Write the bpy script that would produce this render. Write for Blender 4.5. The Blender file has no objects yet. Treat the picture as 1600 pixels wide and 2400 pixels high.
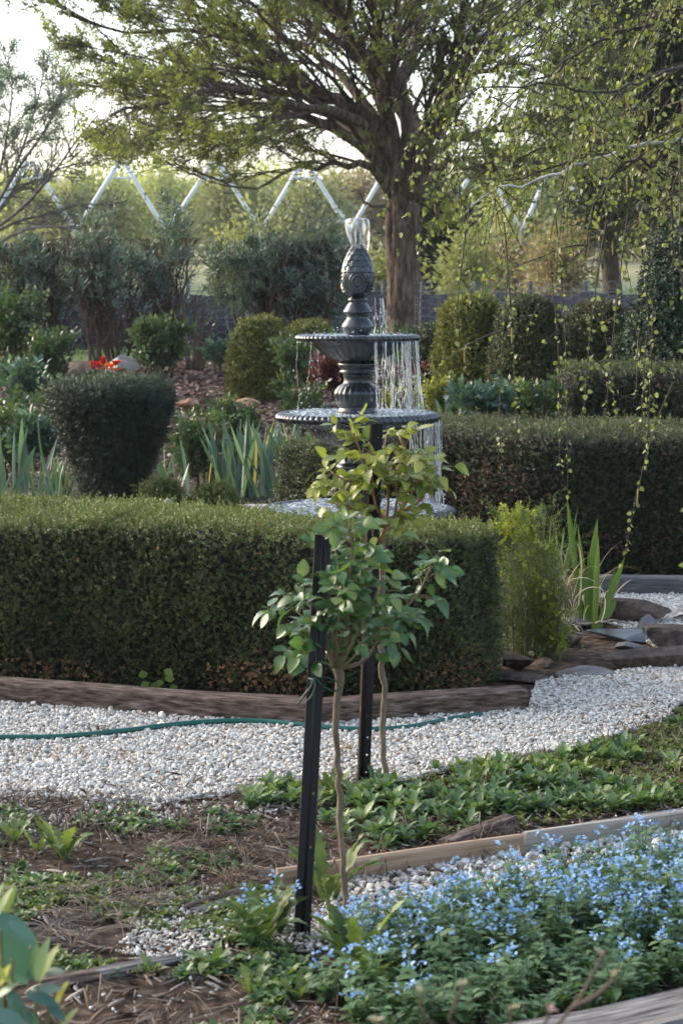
import bpy, math, random
import numpy as np

# ---------------------------------------------------------------- camera, sky, sun, exposure
S = bpy.context.scene
COL = S.collection
EYE, PITCH, FPX = 1.5, math.radians(6.36), 4666.7      # eye height, downward pitch, focal length in photo pixels
cam_d = bpy.data.cameras.new('camera')
cam_d.sensor_fit = 'VERTICAL'
cam_d.sensor_height = 36.0
cam_d.lens = 70.0
cam_d.clip_start = 0.1
cam_d.clip_end = 3000.0
cam_d.dof.use_dof = True
cam_d.dof.focus_distance = 7.4
cam_d.dof.aperture_fstop = 9.0
cam = bpy.data.objects.new('camera', cam_d)
cam.location = (0, 0, EYE)
cam.rotation_euler = (math.pi / 2 - PITCH, 0, 0)
COL.objects.link(cam)
S.camera = cam

SUN_EL, SUN_AZ = math.radians(24), math.radians(-62)    # azimuth from +Y (away from the camera) towards +X
world = bpy.data.worlds.new('World')
S.world = world
world.use_nodes = True
wn = world.node_tree.nodes
wl = world.node_tree.links
bg = wn['Background']
sky = wn.new('ShaderNodeTexSky')
sky.sky_type = 'NISHITA'
sky.sun_disc = False
sky.sun_elevation = SUN_EL
sky.sun_rotation = SUN_AZ
sky.air_density = 1.0
sky.dust_density = 3.0
sky.ozone_density = 1.0
hs = wn.new('ShaderNodeHueSaturation')                   # thin high cloud: the blue is paler
hs.inputs['Saturation'].default_value = 0.8
wl.new(sky.outputs[0], hs.inputs['Color'])
wl.new(hs.outputs[0], bg.inputs['Color'])
bg.inputs['Strength'].default_value = 0.15
sun_d = bpy.data.lights.new('sun', 'SUN')
sun_d.energy = 0.5
sun_d.angle = math.radians(35)
sun_d.color = (1.0, 0.94, 0.86)
sun = bpy.data.objects.new('sun', sun_d)
sun.rotation_euler = (math.pi / 2 - SUN_EL, 0, math.pi - SUN_AZ)
COL.objects.link(sun)
S.view_settings.view_transform = 'Standard'
S.view_settings.look = 'None'
S.view_settings.exposure = 1.77
S.view_settings.gamma = 1.0
S.view_settings.use_curve_mapping = False
S.render.engine = 'CYCLES'
cy = S.cycles
cy.max_bounces = 6
cy.diffuse_bounces = 3
cy.glossy_bounces = 3
cy.transmission_bounces = 6
cy.transparent_max_bounces = 10
cy.caustics_reflective = False
cy.caustics_refractive = False
cy.use_denoising = True

# ---------------------------------------------------------------- numbers and places
rng = np.random.default_rng(7)
random.seed(7)
CP, SP = math.cos(PITCH), math.sin(PITCH)


def ray(x, y):
    """direction of the photo pixel (x, y), in the 1600 x 2400 photograph"""
    dx, dy = (x - 800) / FPX, -(y - 1200) / FPX
    return np.array([dx, CP + dy * SP, -SP + dy * CP])


def P(x, y, D):
    """the point of the place at distance D (along the ground) seen at (x, y)"""
    d = ray(x, y)
    return np.array([0, 0, EYE]) + d * (D / d[1])


def G(x, y, z=0.0):
    """the point of the level z seen at (x, y)"""
    d = ray(x, y)
    return np.array([0, 0, EYE]) + d * ((z - EYE) / d[2])


def PL(pts, D):
    if np.isscalar(D):
        D = [D] * len(pts)
    return np.array([P(p[0], p[1], d) for p, d in zip(pts, D)])


def unit(v):
    v = np.asarray(v, float)
    return v / np.maximum(np.linalg.norm(v, axis=-1, keepdims=True), 1e-9)


def hash3(i, j, k):
    h = (i * 374761393 + j * 668265263 + k * 2147483647 + 1013904223) & 0xFFFFFFFF
    h = ((h ^ (h >> 13)) * 1274126177) & 0xFFFFFFFF
    return ((h ^ (h >> 16)) & 0xFFFF) / 65535.0


def vnoise(p, s=1.0):
    """smooth value noise in -1..1 at points p (n,3), feature size s"""
    p = np.asarray(p, float) / s
    f = np.floor(p).astype(np.int64)
    t = p - f
    t = t * t * (3 - 2 * t)
    r = 0
    for a in (0, 1):
        for b in (0, 1):
            for c in (0, 1):
                w = (t[:, 0] if a else 1 - t[:, 0]) * (t[:, 1] if b else 1 - t[:, 1]) * (t[:, 2] if c else 1 - t[:, 2])
                r = r + w * hash3(f[:, 0] + a, f[:, 1] + b, f[:, 2] + c)
    return r * 2 - 1


def fbm(p, s=1.0, o=3):
    r, a = 0, 1.0
    for k in range(o):
        r = r + a * vnoise(np.asarray(p) + 17.3 * k, s)
        s, a = s * 0.5, a * 0.5
    return r


def smooth(a, b, x):
    t = np.clip((np.asarray(x, float) - a) / (b - a), 0, 1)
    return t * t * (3 - 2 * t)


HY = np.array([-50, 10.6, 12.5, 15.8, 16.6, 18, 21, 26, 32, 60, 100, 200, 420, 900, 1500])
HZ = np.array([0, 0, .10, .20, .42, .52, .66, .74, .82, 1.75, 3.0, 6.5, 13.0, 26.0, 40.0])


def height(x, y):
    x, y = np.asarray(x, float), np.asarray(y, float)
    z = np.interp(y + 0.35 * np.sin(x * 1.3 + 1) * smooth(12, 16, y), HY, HZ)
    z = z + smooth(11, 20, y) * 0.05 * np.sin(x * 1.1 + y * .7) * (1 - smooth(40, 80, y))
    return z


def in_poly(x, y, poly):
    poly = np.asarray(poly)[:, :2]
    x, y = np.asarray(x), np.asarray(y)
    c = np.zeros(x.shape, bool)
    n = len(poly)
    for i in range(n):
        x1, y1 = poly[i]
        x2, y2 = poly[(i + 1) % n]
        k = ((y1 > y) != (y2 > y)) & (x < (x2 - x1) * (y - y1) / (y2 - y1 + 1e-12) + x1)
        c ^= k
    return c


def poly_points(poly, n):
    poly = np.asarray(poly)[:, :2]
    lo, hi = poly.min(0), poly.max(0)
    out = np.zeros((0, 2))
    while len(out) < n:
        q = rng.uniform(lo, hi, (n * 2, 2))
        out = np.vstack([out, q[in_poly(q[:, 0], q[:, 1], poly)]])
    return out[:n]


# ---------------------------------------------------------------- mesh collecting
class Geo:
    def __init__(self):
        self.v, self.f, self.m, self.n, self.t = [], [], [], 0, []

    def add(self, v, f, m=0, tint=None):
        v = np.asarray(v, float).reshape(-1, 3)
        if not isinstance(f, (list, tuple)) or (len(f) and np.isscalar(f[0])):
            f = [f]
        if isinstance(f, list) and len(f) and not isinstance(f[0], np.ndarray):
            tri = [q for q in f if len(q) == 3]
            quad = [q for q in f if len(q) == 4]
            f = [np.array(q) for q in (tri, quad) if len(q)]
        for a in f:
            a = np.asarray(a, np.int64)
            if len(a):
                self.f.append(a + self.n)
                self.m.append(np.full(len(a), m, np.int32))
        self.v.append(v)
        t = np.zeros(len(v)) if tint is None else np.broadcast_to(np.asarray(tint, float), (len(v),))
        self.t.append(t)
        self.n += len(v)
        return self

    def mesh(self, name, mats, smooth_=True):
        me = bpy.data.meshes.new(name)
        v = np.vstack(self.v) if self.v else np.zeros((0, 3))
        me.vertices.add(len(v))
        me.vertices.foreach_set('co', v.astype(np.float32).ravel())
        if self.f:
            tot = np.concatenate([np.full(len(a), a.shape[1], np.int32) for a in self.f])
            loops = np.concatenate([a.ravel() for a in self.f]).astype(np.int32)
            start = np.concatenate([[0], np.cumsum(tot)[:-1]]).astype(np.int32)
            me.loops.add(len(loops))
            me.loops.foreach_set('vertex_index', loops)
            me.polygons.add(len(tot))
            me.polygons.foreach_set('loop_start', start)
            me.polygons.foreach_set('material_index', np.concatenate(self.m))
            me.polygons.foreach_set('use_smooth', np.full(len(tot), bool(smooth_)))
        t = np.concatenate(self.t) if self.t else np.zeros(0)
        if len(t) and np.any(t):
            me.attributes.new('tint', 'FLOAT', 'POINT').data.foreach_set('value', t.astype(np.float32))
        for m in (mats if isinstance(mats, (list, tuple)) else [mats]):
            me.materials.append(m)
        me.update(calc_edges=True)
        me.validate()
        return me

    def build(self, name, mats, parent=None, smooth_=True, **tags):
        o = link(name, self.mesh(name, mats, smooth_), parent)
        tag(o, **tags)
        return o


def link(name, data, parent=None, loc=None):
    o = bpy.data.objects.new(name, data)
    COL.objects.link(o)
    if parent is not None:
        o.parent = parent
        o.matrix_parent_inverse = parent.matrix_basis.inverted()
    if loc is not None:
        o.location = loc
    return o


def tag(o, label=None, category=None, group=None, kind=None, tint=None):
    for k, q in (('label', label), ('category', category), ('group', group), ('kind', kind), ('tint', tint)):
        if q is not None:
            o[k] = q
    return o


def thing(name, label, category, loc=(0, 0, 0), group=None):
    o = bpy.data.objects.new(name, None)
    o.empty_display_size = 0.1
    o.location = tuple(float(q) for q in loc)
    COL.objects.link(o)
    return tag(o, label, category, group)


def mat4(o, M):
    from mathutils import Matrix
    o.matrix_basis = Matrix([list(map(float, r)) for r in M])


def frame(d, up=(0, 0, 1), spin=0.0):
    """3x3 with y along d and z near up"""
    y = unit(d)
    up = np.asarray(up, float)
    if abs(np.dot(y, unit(up))) > 0.98:
        up = np.array([0.31, 0.9, 0.2])
    x = unit(np.cross(y, up))
    z = np.cross(x, y)
    c, s = math.cos(spin), math.sin(spin)
    return np.stack([c * x + s * z, y, -s * x + c * z], 1)


def M4(R, t, s=1.0):
    M = np.eye(4)
    M[:3, :3] = R * s
    M[:3, 3] = t
    return M


def apply(M, v):
    return np.asarray(v) @ M[:3, :3].T + M[:3, 3]


# ---------------------------------------------------------------- shapes
def tubes(Pn, R, sides=6, cap=True):
    """n polylines (n,m,3) with radii (n,m) -> verts, quads"""
    Pn = np.asarray(Pn, float)
    if Pn.ndim == 2:
        Pn = Pn[None]
    n, m = Pn.shape[:2]
    R = np.broadcast_to(np.asarray(R, float), (n, m)) if np.ndim(R) < 3 else R
    T = unit(np.gradient(Pn, axis=1))
    ref = np.where(np.abs(T[:, :1, 2:3]) > .8, np.array([1.0, 0.13, 0]), np.array([0, 0.11, 1.0]))
    X = unit(np.cross(T, np.broadcast_to(ref, T.shape)))
    Y = np.cross(T, X)
    a = np.arange(sides) * 2 * np.pi / sides
    V = Pn[:, :, None] + R[:, :, None, None] * (np.cos(a)[None, None, :, None] * X[:, :, None] + np.sin(a)[None, None, :, None] * Y[:, :, None])
    V = V.reshape(-1, 3)
    b = (np.arange(n) * m * sides)[:, None, None]
    i = (np.arange(m - 1) * sides)[None, :, None]
    j = np.arange(sides)[None, None, :]
    k = (j + 1) % sides
    Q = np.stack([b + i + j, b + i + k, b + i + sides + k, b + i + sides + j], -1).reshape(-1, 4)
    F = [Q]
    if cap and sides in (3, 4):
        e = (b[:, :, 0] + (m - 1) * sides + np.arange(sides)[None])
        F.append(e)
    elif cap:
        e = b[:, 0, 0] + (m - 1) * sides
        F.append(np.stack([np.stack([e, e + q, e + q + 1], -1) for q in range(1, sides - 1)], 1).reshape(-1, 3))
        e = b[:, 0, 0]
        F.append(np.stack([np.stack([e, e + q + 1, e + q], -1) for q in range(1, sides - 1)], 1).reshape(-1, 3))
    return V, F


def curve(pts, n):
    """Catmull-Rom through pts, resampled to n points"""
    pts = np.asarray(pts, float)
    if len(pts) == 2:
        return pts[0] + (pts[1] - pts[0]) * np.linspace(0, 1, n)[:, None]
    q = np.vstack([2 * pts[0] - pts[1], pts, 2 * pts[-1] - pts[-2]])
    out = []
    for i in range(1, len(q) - 2):
        t = np.linspace(0, 1, 12, endpoint=False)[:, None]
        a, b, c, d = q[i - 1], q[i], q[i + 1], q[i + 2]
        out.append(.5 * (2 * b + (c - a) * t + (2 * a - 5 * b + 4 * c - d) * t ** 2 + (-a + 3 * b - 3 * c + d) * t ** 3))
    out = np.vstack(out + [pts[-1:]])
    s = np.concatenate([[0], np.cumsum(np.linalg.norm(np.diff(out, axis=0), axis=1))])
    u = np.linspace(0, s[-1], n)
    return np.stack([np.interp(u, s, out[:, k]) for k in range(3)], 1)


def leaf(L=1.0, W=.5, n=4, fold=.15, bend=.15, peak=.4, serr=0.0, lobes=0, twist=0.0, thick=0):
    """a leaf along +Y with its face to +Z"""
    t = np.linspace(0, 1, n + 1)
    k = math.log(.5) / math.log(peak)
    w = np.sin(np.pi * t ** k) ** .8 * W / 2
    w[0] = W * .03
    w[-1] = W * .01
    if serr:
        w = w * (1 + serr * np.where(np.arange(n + 1) % 2, 1, -1))
    z = -bend * L * t ** 2
    y = t * L * (1 - .25 * abs(bend) * t)
    a = twist * t
    V = np.stack([np.stack([-w * np.cos(a), y, z + fold * w - w * np.sin(a)], 1), np.stack([0 * w, y, z], 1),
                  np.stack([w * np.cos(a), y, z + fold * w + w * np.sin(a)], 1)], 1).reshape(-1, 3)
    F = []
    for i in range(n):
        b = 3 * i
        F += [[b, b + 1, b + 4, b + 3], [b + 1, b + 2, b + 5, b + 4]]
    return V, [np.array(F)]


def blade(L, W, n=6, bend=.3, fold=.2, power=2.0):
    """a sword leaf standing along +Z, leaning to +Y"""
    t = np.linspace(0, 1, n + 1)
    w = W / 2 * np.minimum(1, (1 - t) * 3.2) ** .8 * (.75 + .25 * np.minimum(1, t * 4))
    ang = bend * t ** power
    ds = L / n
    y = np.concatenate([[0], np.cumsum(np.sin((ang[1:] + ang[:-1]) / 2) * ds)])
    z = np.concatenate([[0], np.cumsum(np.cos((ang[1:] + ang[:-1]) / 2) * ds)])
    V = np.stack([np.stack([-w, y + fold * w, z], 1), np.stack([0 * w, y, z], 1), np.stack([w, y + fold * w, z], 1)], 1).reshape(-1, 3)
    F = []
    for i in range(n):
        b = 3 * i
        F += [[b, b + 1, b + 4, b + 3], [b + 1, b + 2, b + 5, b + 4]]
    return V, [np.array(F)]


def lathe(prof, n=64, mod=None, cx=0.0, cy_=0.0):
    """profile [(r, z)...] about the z axis; mod(theta, i, r, z) -> radius"""
    th = np.arange(n) * 2 * np.pi / n
    V = []
    for i, (r, z) in enumerate(prof):
        rr = np.full(n, float(r)) if mod is None else mod(th, i, r, z)
        V.append(np.stack([cx + rr * np.cos(th), cy_ + rr * np.sin(th), np.full(n, float(z))], 1))
    V = np.vstack(V)
    m = len(prof)
    i = (np.arange(m - 1) * n)[:, None]
    j = np.arange(n)[None]
    k = (j + 1) % n
    return V, [np.stack([i + j, i + k, i + n + k, i + n + j], -1).reshape(-1, 4)]


def boxv(lo, hi):
    a, b = lo, hi
    V = np.array([[x, y, z] for z in (a[2], b[2]) for y in (a[1], b[1]) for x in (a[0], b[0])])
    F = [[0, 2, 3, 1], [4, 5, 7, 6], [0, 1, 5, 4], [2, 6, 7, 3], [0, 4, 6, 2], [1, 3, 7, 5]]
    return V, [np.array(F)]


_ico = {}


def ico(sub):
    if sub not in _ico:
        import bmesh
        bm = bmesh.new()
        bmesh.ops.create_icosphere(bm, subdivisions=sub, radius=1.0)
        V = np.array([q.co[:] for q in bm.verts])
        bm.verts.index_update()
        F = np.array([[q.index for q in f.verts] for f in bm.faces])
        bm.free()
        _ico[sub] = (V, F)
    return _ico[sub]


def rock_geo(size, sub=3, rough=.25, seed=0, cuts=9):
    V, F = ico(sub)
    r = np.random.default_rng(seed)
    V = np.sign(V) * np.abs(V) ** .7
    for _ in range(cuts):
        n = unit(r.normal(size=3))
        d = r.uniform(.32, .72)
        k = np.maximum(0, V @ n - d)
        V = V - k[:, None] * n * .97
    V = V * (1 + rough * .22 * fbm(V + seed * 3.1, .4, 3)[:, None])
    V /= np.abs(V).max(0)
    return V * np.asarray(size) / 2, [F]


def sample(V, F, n):
    """n random points and normals on the faces"""
    tri = []
    for a in F:
        a = np.asarray(a)
        tri.append(a[:, :3])
        if a.shape[1] == 4:
            tri.append(a[:, [0, 2, 3]])
    tri = np.vstack(tri)
    A, B, C = V[tri[:, 0]], V[tri[:, 1]], V[tri[:, 2]]
    nn = np.cross(B - A, C - A)
    ar = np.linalg.norm(nn, axis=1)
    k = rng.choice(len(tri), n, p=ar / ar.sum())
    u, v = rng.random((2, n))
    f = u + v > 1
    u[f], v[f] = 1 - u[f], 1 - v[f]
    p = A[k] + u[:, None] * (B[k] - A[k]) + v[:, None] * (C[k] - A[k])
    return p, unit(nn[k])


# ---------------------------------------------------------------- scattering masses nobody could count
_groups = {}


def scatter_group(variants):
    key = tuple(o.name for o in variants)
    if key in _groups:
        return _groups[key]
    g = bpy.data.node_groups.new('scatter_' + variants[0].name, 'GeometryNodeTree')
    g.interface.new_socket('Geometry', in_out='INPUT', socket_type='NodeSocketGeometry')
    g.interface.new_socket('Geometry', in_out='OUTPUT', socket_type='NodeSocketGeometry')
    N, L = g.nodes, g.links
    gi, go = N.new('NodeGroupInput'), N.new('NodeGroupOutput')
    iop = N.new('GeometryNodeInstanceOnPoints')
    jn = N.new('GeometryNodeJoinGeometry')
    for o in variants:
        oi = N.new('GeometryNodeObjectInfo')
        oi.inputs['Object'].default_value = o
        oi.inputs['As Instance'].default_value = True
        L.new(oi.outputs['Geometry'], jn.inputs[0])

    def attr(nm, ty):
        a = N.new('GeometryNodeInputNamedAttribute')
        a.data_type = ty
        a.inputs['Name'].default_value = nm
        return a.outputs['Attribute']
    e2r = N.new('FunctionNodeEulerToRotation')
    L.new(attr('rot', 'FLOAT_VECTOR'), e2r.inputs[0])
    L.new(gi.outputs[0], iop.inputs['Points'])
    L.new(jn.outputs[0], iop.inputs['Instance'])
    iop.inputs['Pick Instance'].default_value = True
    L.new(attr('idx', 'INT'), iop.inputs['Instance Index'])
    L.new(e2r.outputs[0], iop.inputs['Rotation'])
    L.new(attr('scl', 'FLOAT_VECTOR'), iop.inputs['Scale'])
    L.new(iop.outputs[0], go.inputs[0])
    _groups[key] = g
    return g


def euler_from(R):
    ey = -np.arcsin(np.clip(R[:, 2, 0], -1, 1))
    ex = np.arctan2(R[:, 2, 1], R[:, 2, 2])
    ez = np.arctan2(R[:, 1, 0], R[:, 0, 0])
    return np.stack([ex, ey, ez], 1)


def rot_z_to(nrm, spin=None):
    """eulers that turn +Z to nrm with a random spin about it"""
    nrm = unit(nrm)
    n = len(nrm)
    ref = np.where(np.abs(nrm[:, 2:3]) > .9, np.array([1.0, 0, 0]), np.array([0, 0, 1.0]))
    x = unit(np.cross(ref, nrm))
    y = np.cross(nrm, x)
    a = rng.uniform(0, 2 * np.pi, n) if spin is None else np.broadcast_to(spin, (n,))
    c, s = np.cos(a)[:, None], np.sin(a)[:, None]
    return euler_from(np.stack([c * x + s * y, -s * x + c * y, nrm], 2))


def scatter(name, pts, rot, scl, variants, parent=None, tint=None, **tags):
    n = len(pts)
    me = bpy.data.meshes.new(name)
    me.vertices.add(n)
    me.vertices.foreach_set('co', np.asarray(pts, np.float32).ravel())
    scl = np.asarray(scl, float)
    if scl.ndim == 1:
        scl = np.repeat(scl[:, None], 3, 1)
    me.attributes.new('rot', 'FLOAT_VECTOR', 'POINT').data.foreach_set('vector', np.asarray(rot, np.float32).ravel())
    me.attributes.new('scl', 'FLOAT_VECTOR', 'POINT').data.foreach_set('vector', scl.astype(np.float32).ravel())
    me.attributes.new('idx', 'INT', 'POINT').data.foreach_set('value', rng.integers(0, len(variants), n).astype(np.int32))
    t = rng.random(n) * .8 if tint is None else tint
    me.attributes.new('tint', 'FLOAT', 'POINT').data.foreach_set('value', np.asarray(t, np.float32))
    o = link(name, me, parent)
    md = o.modifiers.new('scatter', 'NODES')
    md.node_group = scatter_group(variants)
    tags.setdefault('kind', 'stuff')
    tag(o, **tags)
    return o


def variant(name, geo, mats, smooth_=True):
    """a source for scattering; it stays out of the scene"""
    return bpy.data.objects.new(name, geo.mesh(name, mats, smooth_))


# ---------------------------------------------------------------- materials
def nodes_of(name):
    m = bpy.data.materials.new(name)
    m.use_nodes = True
    N = m.node_tree.nodes
    return m, N, m.node_tree.links, N['Principled BSDF'], N['Material Output']


def ramp(N, stops):
    r = N.new('ShaderNodeValToRGB')
    e = r.color_ramp.elements
    while len(e) < len(stops):
        e.new(.5)
    for q, (p, c) in zip(e, stops):
        q.position = p
        q.color = (*c, 1)
    return r


GAIN = 1.3


def leaf_mat(name, stops, rough=.5, trans=.3, spec=.35, tcol=(1.25, 1.35, .55), tex=0.0):
    """tint 0-0.8 runs through the living greens; above 0.85 dry leaves"""
    m, N, L, b, out = nodes_of(name)
    if trans:
        stops = [(p, tuple(min(.85, q * GAIN) for q in c)) for p, c in stops]
    a1 = N.new('ShaderNodeAttribute')
    a1.attribute_type = 'GEOMETRY'
    a1.attribute_name = 'tint'
    a2 = N.new('ShaderNodeAttribute')
    a2.attribute_type = 'INSTANCER'
    a2.attribute_name = 'tint'
    ad = N.new('ShaderNodeMath')
    L.new(a1.outputs['Fac'], ad.inputs[0])
    L.new(a2.outputs['Fac'], ad.inputs[1])
    fac = ad.outputs[0]
    if tex:
        tc = N.new('ShaderNodeTexCoord')
        nz = N.new('ShaderNodeTexNoise')
        nz.inputs['Scale'].default_value = tex
        L.new(tc.outputs['Object'], nz.inputs['Vector'])
        mr = N.new('ShaderNodeMath')
        mr.operation = 'MULTIPLY_ADD'
        mr.inputs[1].default_value = .5
        mr.inputs[2].default_value = -.25
        L.new(nz.outputs['Fac'], mr.inputs[0])
        a3 = N.new('ShaderNodeMath')
        L.new(fac, a3.inputs[0])
        L.new(mr.outputs[0], a3.inputs[1])
        fac = a3.outputs[0]
    r = ramp(N, stops)
    L.new(fac, r.inputs['Fac'])
    L.new(r.outputs['Color'], b.inputs['Base Color'])
    b.inputs['Roughness'].default_value = rough
    b.inputs['Specular IOR Level'].default_value = spec
    if trans:
        tr = N.new('ShaderNodeBsdfTranslucent')
        mx = N.new('ShaderNodeMix')
        mx.data_type = 'RGBA'
        mx.blend_type = 'MULTIPLY'
        mx.inputs['Factor'].default_value = 1
        mx.inputs['B'].default_value = (*tcol, 1)
        L.new(r.outputs['Color'], mx.inputs['A'])
        L.new(mx.outputs['Result'], tr.inputs['Color'])
        ms = N.new('ShaderNodeMixShader')
        ms.inputs[0].default_value = trans
        L.new(b.outputs[0], ms.inputs[1])
        L.new(tr.outputs[0], ms.inputs[2])
        L.new(ms.outputs[0], out.inputs['Surface'])
    return m


def rough_mat(name, stops, scale=8.0, rough=.8, bump=.4, stretch=(1, 1, 1), detail=6, spec=.3, dist=.02, metal=0.0, voro=0):
    """noise-coloured solid (stone, bark, timber, soil); stretch scales the object axes"""
    m, N, L, b, out = nodes_of(name)
    tc = N.new('ShaderNodeTexCoord')
    mp = N.new('ShaderNodeMapping')
    mp.inputs['Scale'].default_value = stretch
    L.new(tc.outputs['Object'], mp.inputs['Vector'])
    nz = N.new('ShaderNodeTexNoise')
    nz.inputs['Scale'].default_value = scale
    nz.inputs['Detail'].default_value = detail
    nz.inputs['Roughness'].default_value = .65
    L.new(mp.outputs[0], nz.inputs['Vector'])
    r = ramp(N, stops)
    L.new(nz.outputs['Fac'], r.inputs['Fac'])
    L.new(r.outputs[0], b.inputs['Base Color'])
    b.inputs['Roughness'].default_value = rough
    b.inputs['Specular IOR Level'].default_value = spec
    b.inputs['Metallic'].default_value = metal
    if bump:
        bp = N.new('ShaderNodeBump')
        bp.inputs['Strength'].default_value = bump
        bp.inputs['Distance'].default_value = dist
        L.new(nz.outputs['Fac'], bp.inputs['Height'])
        L.new(bp.outputs[0], b.inputs['Normal'])
    return m


def plain(name, col, rough=.5, metal=0.0, spec=.4):
    m, N, L, b, out = nodes_of(name)
    b.inputs['Base Color'].default_value = (*col, 1)
    b.inputs['Roughness'].default_value = rough
    b.inputs['Metallic'].default_value = metal
    b.inputs['Specular IOR Level'].default_value = spec
    return m

# ================================================================ materials of the place
M_soil = rough_mat('soil', [(.3, (.022, .015, .011)), (.5, (.06, .04, .028)), (.62, (.11, .075, .05)), (.75, (.17, .13, .095))], 22, .95, .8, dist=.012)
M_pebble_bed = rough_mat('pebble_bed', [(.32, (.10, .07, .05)), (.45, (.22, .19, .16)), (.6, (.45, .43, .40))], 70, .9, .8, dist=.01)
M_pebble = leaf_mat('pebble', [(0, (.44, .40, .35)), (.45, (.57, .55, .505)), (.7, (.66, .645, .605)), (.85, (.46, .35, .25)), (1, (.30, .21, .14))], .75, 0, .3)
M_litter = leaf_mat('litter', [(0, (.022, .015, .012)), (.3, (.065, .042, .031)), (.5, (.12, .075, .052)), (.68, (.20, .15, .11)), (.85, (.26, .23, .20)), (1, (.18, .165, .15))], .85, 0, .2)
M_bark_chip = leaf_mat('bark_chip', [(0, (.035, .022, .018)), (.4, (.12, .075, .058)), (.7, (.22, .15, .12)), (1, (.34, .27, .23))], .85, 0, .2)
M_oldwood = rough_mat('weathered_timber', [(.36, (.018, .011, .008)), (.46, (.075, .05, .038)), (.56, (.15, .105, .085)), (.68, (.25, .205, .185))], 6, .85, 1.0, (2.0, 12, 12), dist=.012)
M_greywood = rough_mat('silvered_timber', [(.36, (.04, .036, .033)), (.5, (.17, .155, .145)), (.68, (.30, .285, .27))], 6, .85, 1.0, (.9, 14, 14), dist=.006)
M_darkwood = rough_mat('dark_timber', [(.3, (.03, .03, .032)), (.5, (.085, .085, .09)), (.7, (.16, .16, .17))], 7, .8, .8, (1.2, 24, 24), dist=.005)
M_newwood = rough_mat('pale_pine_board', [(.3, (.24, .15, .095)), (.5, (.38, .26, .17)), (.7, (.48, .35, .25))], 5, .75, .4, (.8, 16, 16), dist=.003)
M_paleboard = rough_mat('pale_grey_board', [(.3, (.20, .165, .13)), (.5, (.31, .275, .23)), (.7, (.40, .365, .32))], 5, .8, .4, (.8, 16, 16), dist=.003)
M_rock = rough_mat('brown_rock', [(.3, (.018, .012, .009)), (.48, (.055, .037, .028)), (.62, (.10, .07, .054)), (.78, (.17, .135, .115))], 20, .8, .9, dist=.03)
M_slate = rough_mat('grey_slate', [(.3, (.035, .035, .04)), (.55, (.085, .085, .09)), (.75, (.16, .155, .155))], 12, .6, .6, dist=.02, spec=.5)
M_wetslate = rough_mat('wet_slate', [(.3, (.02, .024, .03)), (.6, (.05, .06, .07)), (.8, (.09, .10, .11))], 9, .3, .35, dist=.012, spec=.6)
M_redrock = rough_mat('rust_rock', [(.3, (.10, .05, .03)), (.5, (.24, .13, .08)), (.7, (.36, .22, .15))], 6, .85, .6, dist=.03)
M_palerock = rough_mat('pale_rock', [(.3, (.22, .19, .17)), (.6, (.42, .39, .37)), (.8, (.55, .53, .52))], 8, .8, .5, dist=.02)

# ---------------------------------------------------------------- ground
def ground_mat():
    m, N, L, b, out = nodes_of('garden_ground')
    tc = N.new('ShaderNodeTexCoord')
    sep = N.new('ShaderNodeSeparateXYZ')
    L.new(tc.outputs['Object'], sep.inputs[0])

    def nz(scale, detail=6):
        n = N.new('ShaderNodeTexNoise')
        n.inputs['Scale'].default_value = scale
        n.inputs['Detail'].default_value = detail
        L.new(tc.outputs['Object'], n.inputs['Vector'])
        return n.outputs['Fac']
    fine, mid, big = nz(26), nz(5), nz(.06)
    soil = ramp(N, [(.3, (.022, .015, .011)), (.5, (.06, .04, .028)), (.64, (.11, .078, .054)), (.8, (.18, .14, .10))])
    L.new(fine, soil.inputs[0])
    mulch = ramp(N, [(.3, (.05, .032, .025)), (.5, (.13, .085, .068)), (.7, (.22, .16, .135))])
    L.new(fine, mulch.inputs[0])
    lawn = ramp(N, [(.3, (.055, .085, .035)), (.55, (.10, .14, .06)), (.75, (.17, .18, .09))])
    L.new(mid, lawn.inputs[0])
    field = ramp(N, [(.3, (.16, .16, .07)), (.5, (.27, .25, .13)), (.7, (.38, .33, .22))])
    L.new(big, field.inputs[0])
    cur = soil.outputs[0]
    for col, y0, y1 in ((mulch.outputs[0], 15.6, 16.4), (lawn.outputs[0], 22.2, 23.2), (field.outputs[0], 50, 75)):
        mr = N.new('ShaderNodeMapRange')
        mr.inputs['From Min'].default_value = y0
        mr.inputs['From Max'].default_value = y1
        L.new(sep.outputs['Y'], mr.inputs[0])
        mx = N.new('ShaderNodeMix')
        mx.data_type = 'RGBA'
        L.new(mr.outputs[0], mx.inputs['Factor'])
        L.new(cur, mx.inputs['A'])
        L.new(col, mx.inputs['B'])
        cur = mx.outputs['Result']
    L.new(cur, b.inputs['Base Color'])
    b.inputs['Roughness'].default_value = .95
    b.inputs['Specular IOR Level'].default_value = .15
    bp = N.new('ShaderNodeBump')
    bp.inputs['Strength'].default_value = .7
    bp.inputs['Distance'].default_value = .015
    L.new(fine, bp.inputs['Height'])
    L.new(bp.outputs[0], b.inputs['Normal'])
    return m


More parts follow.
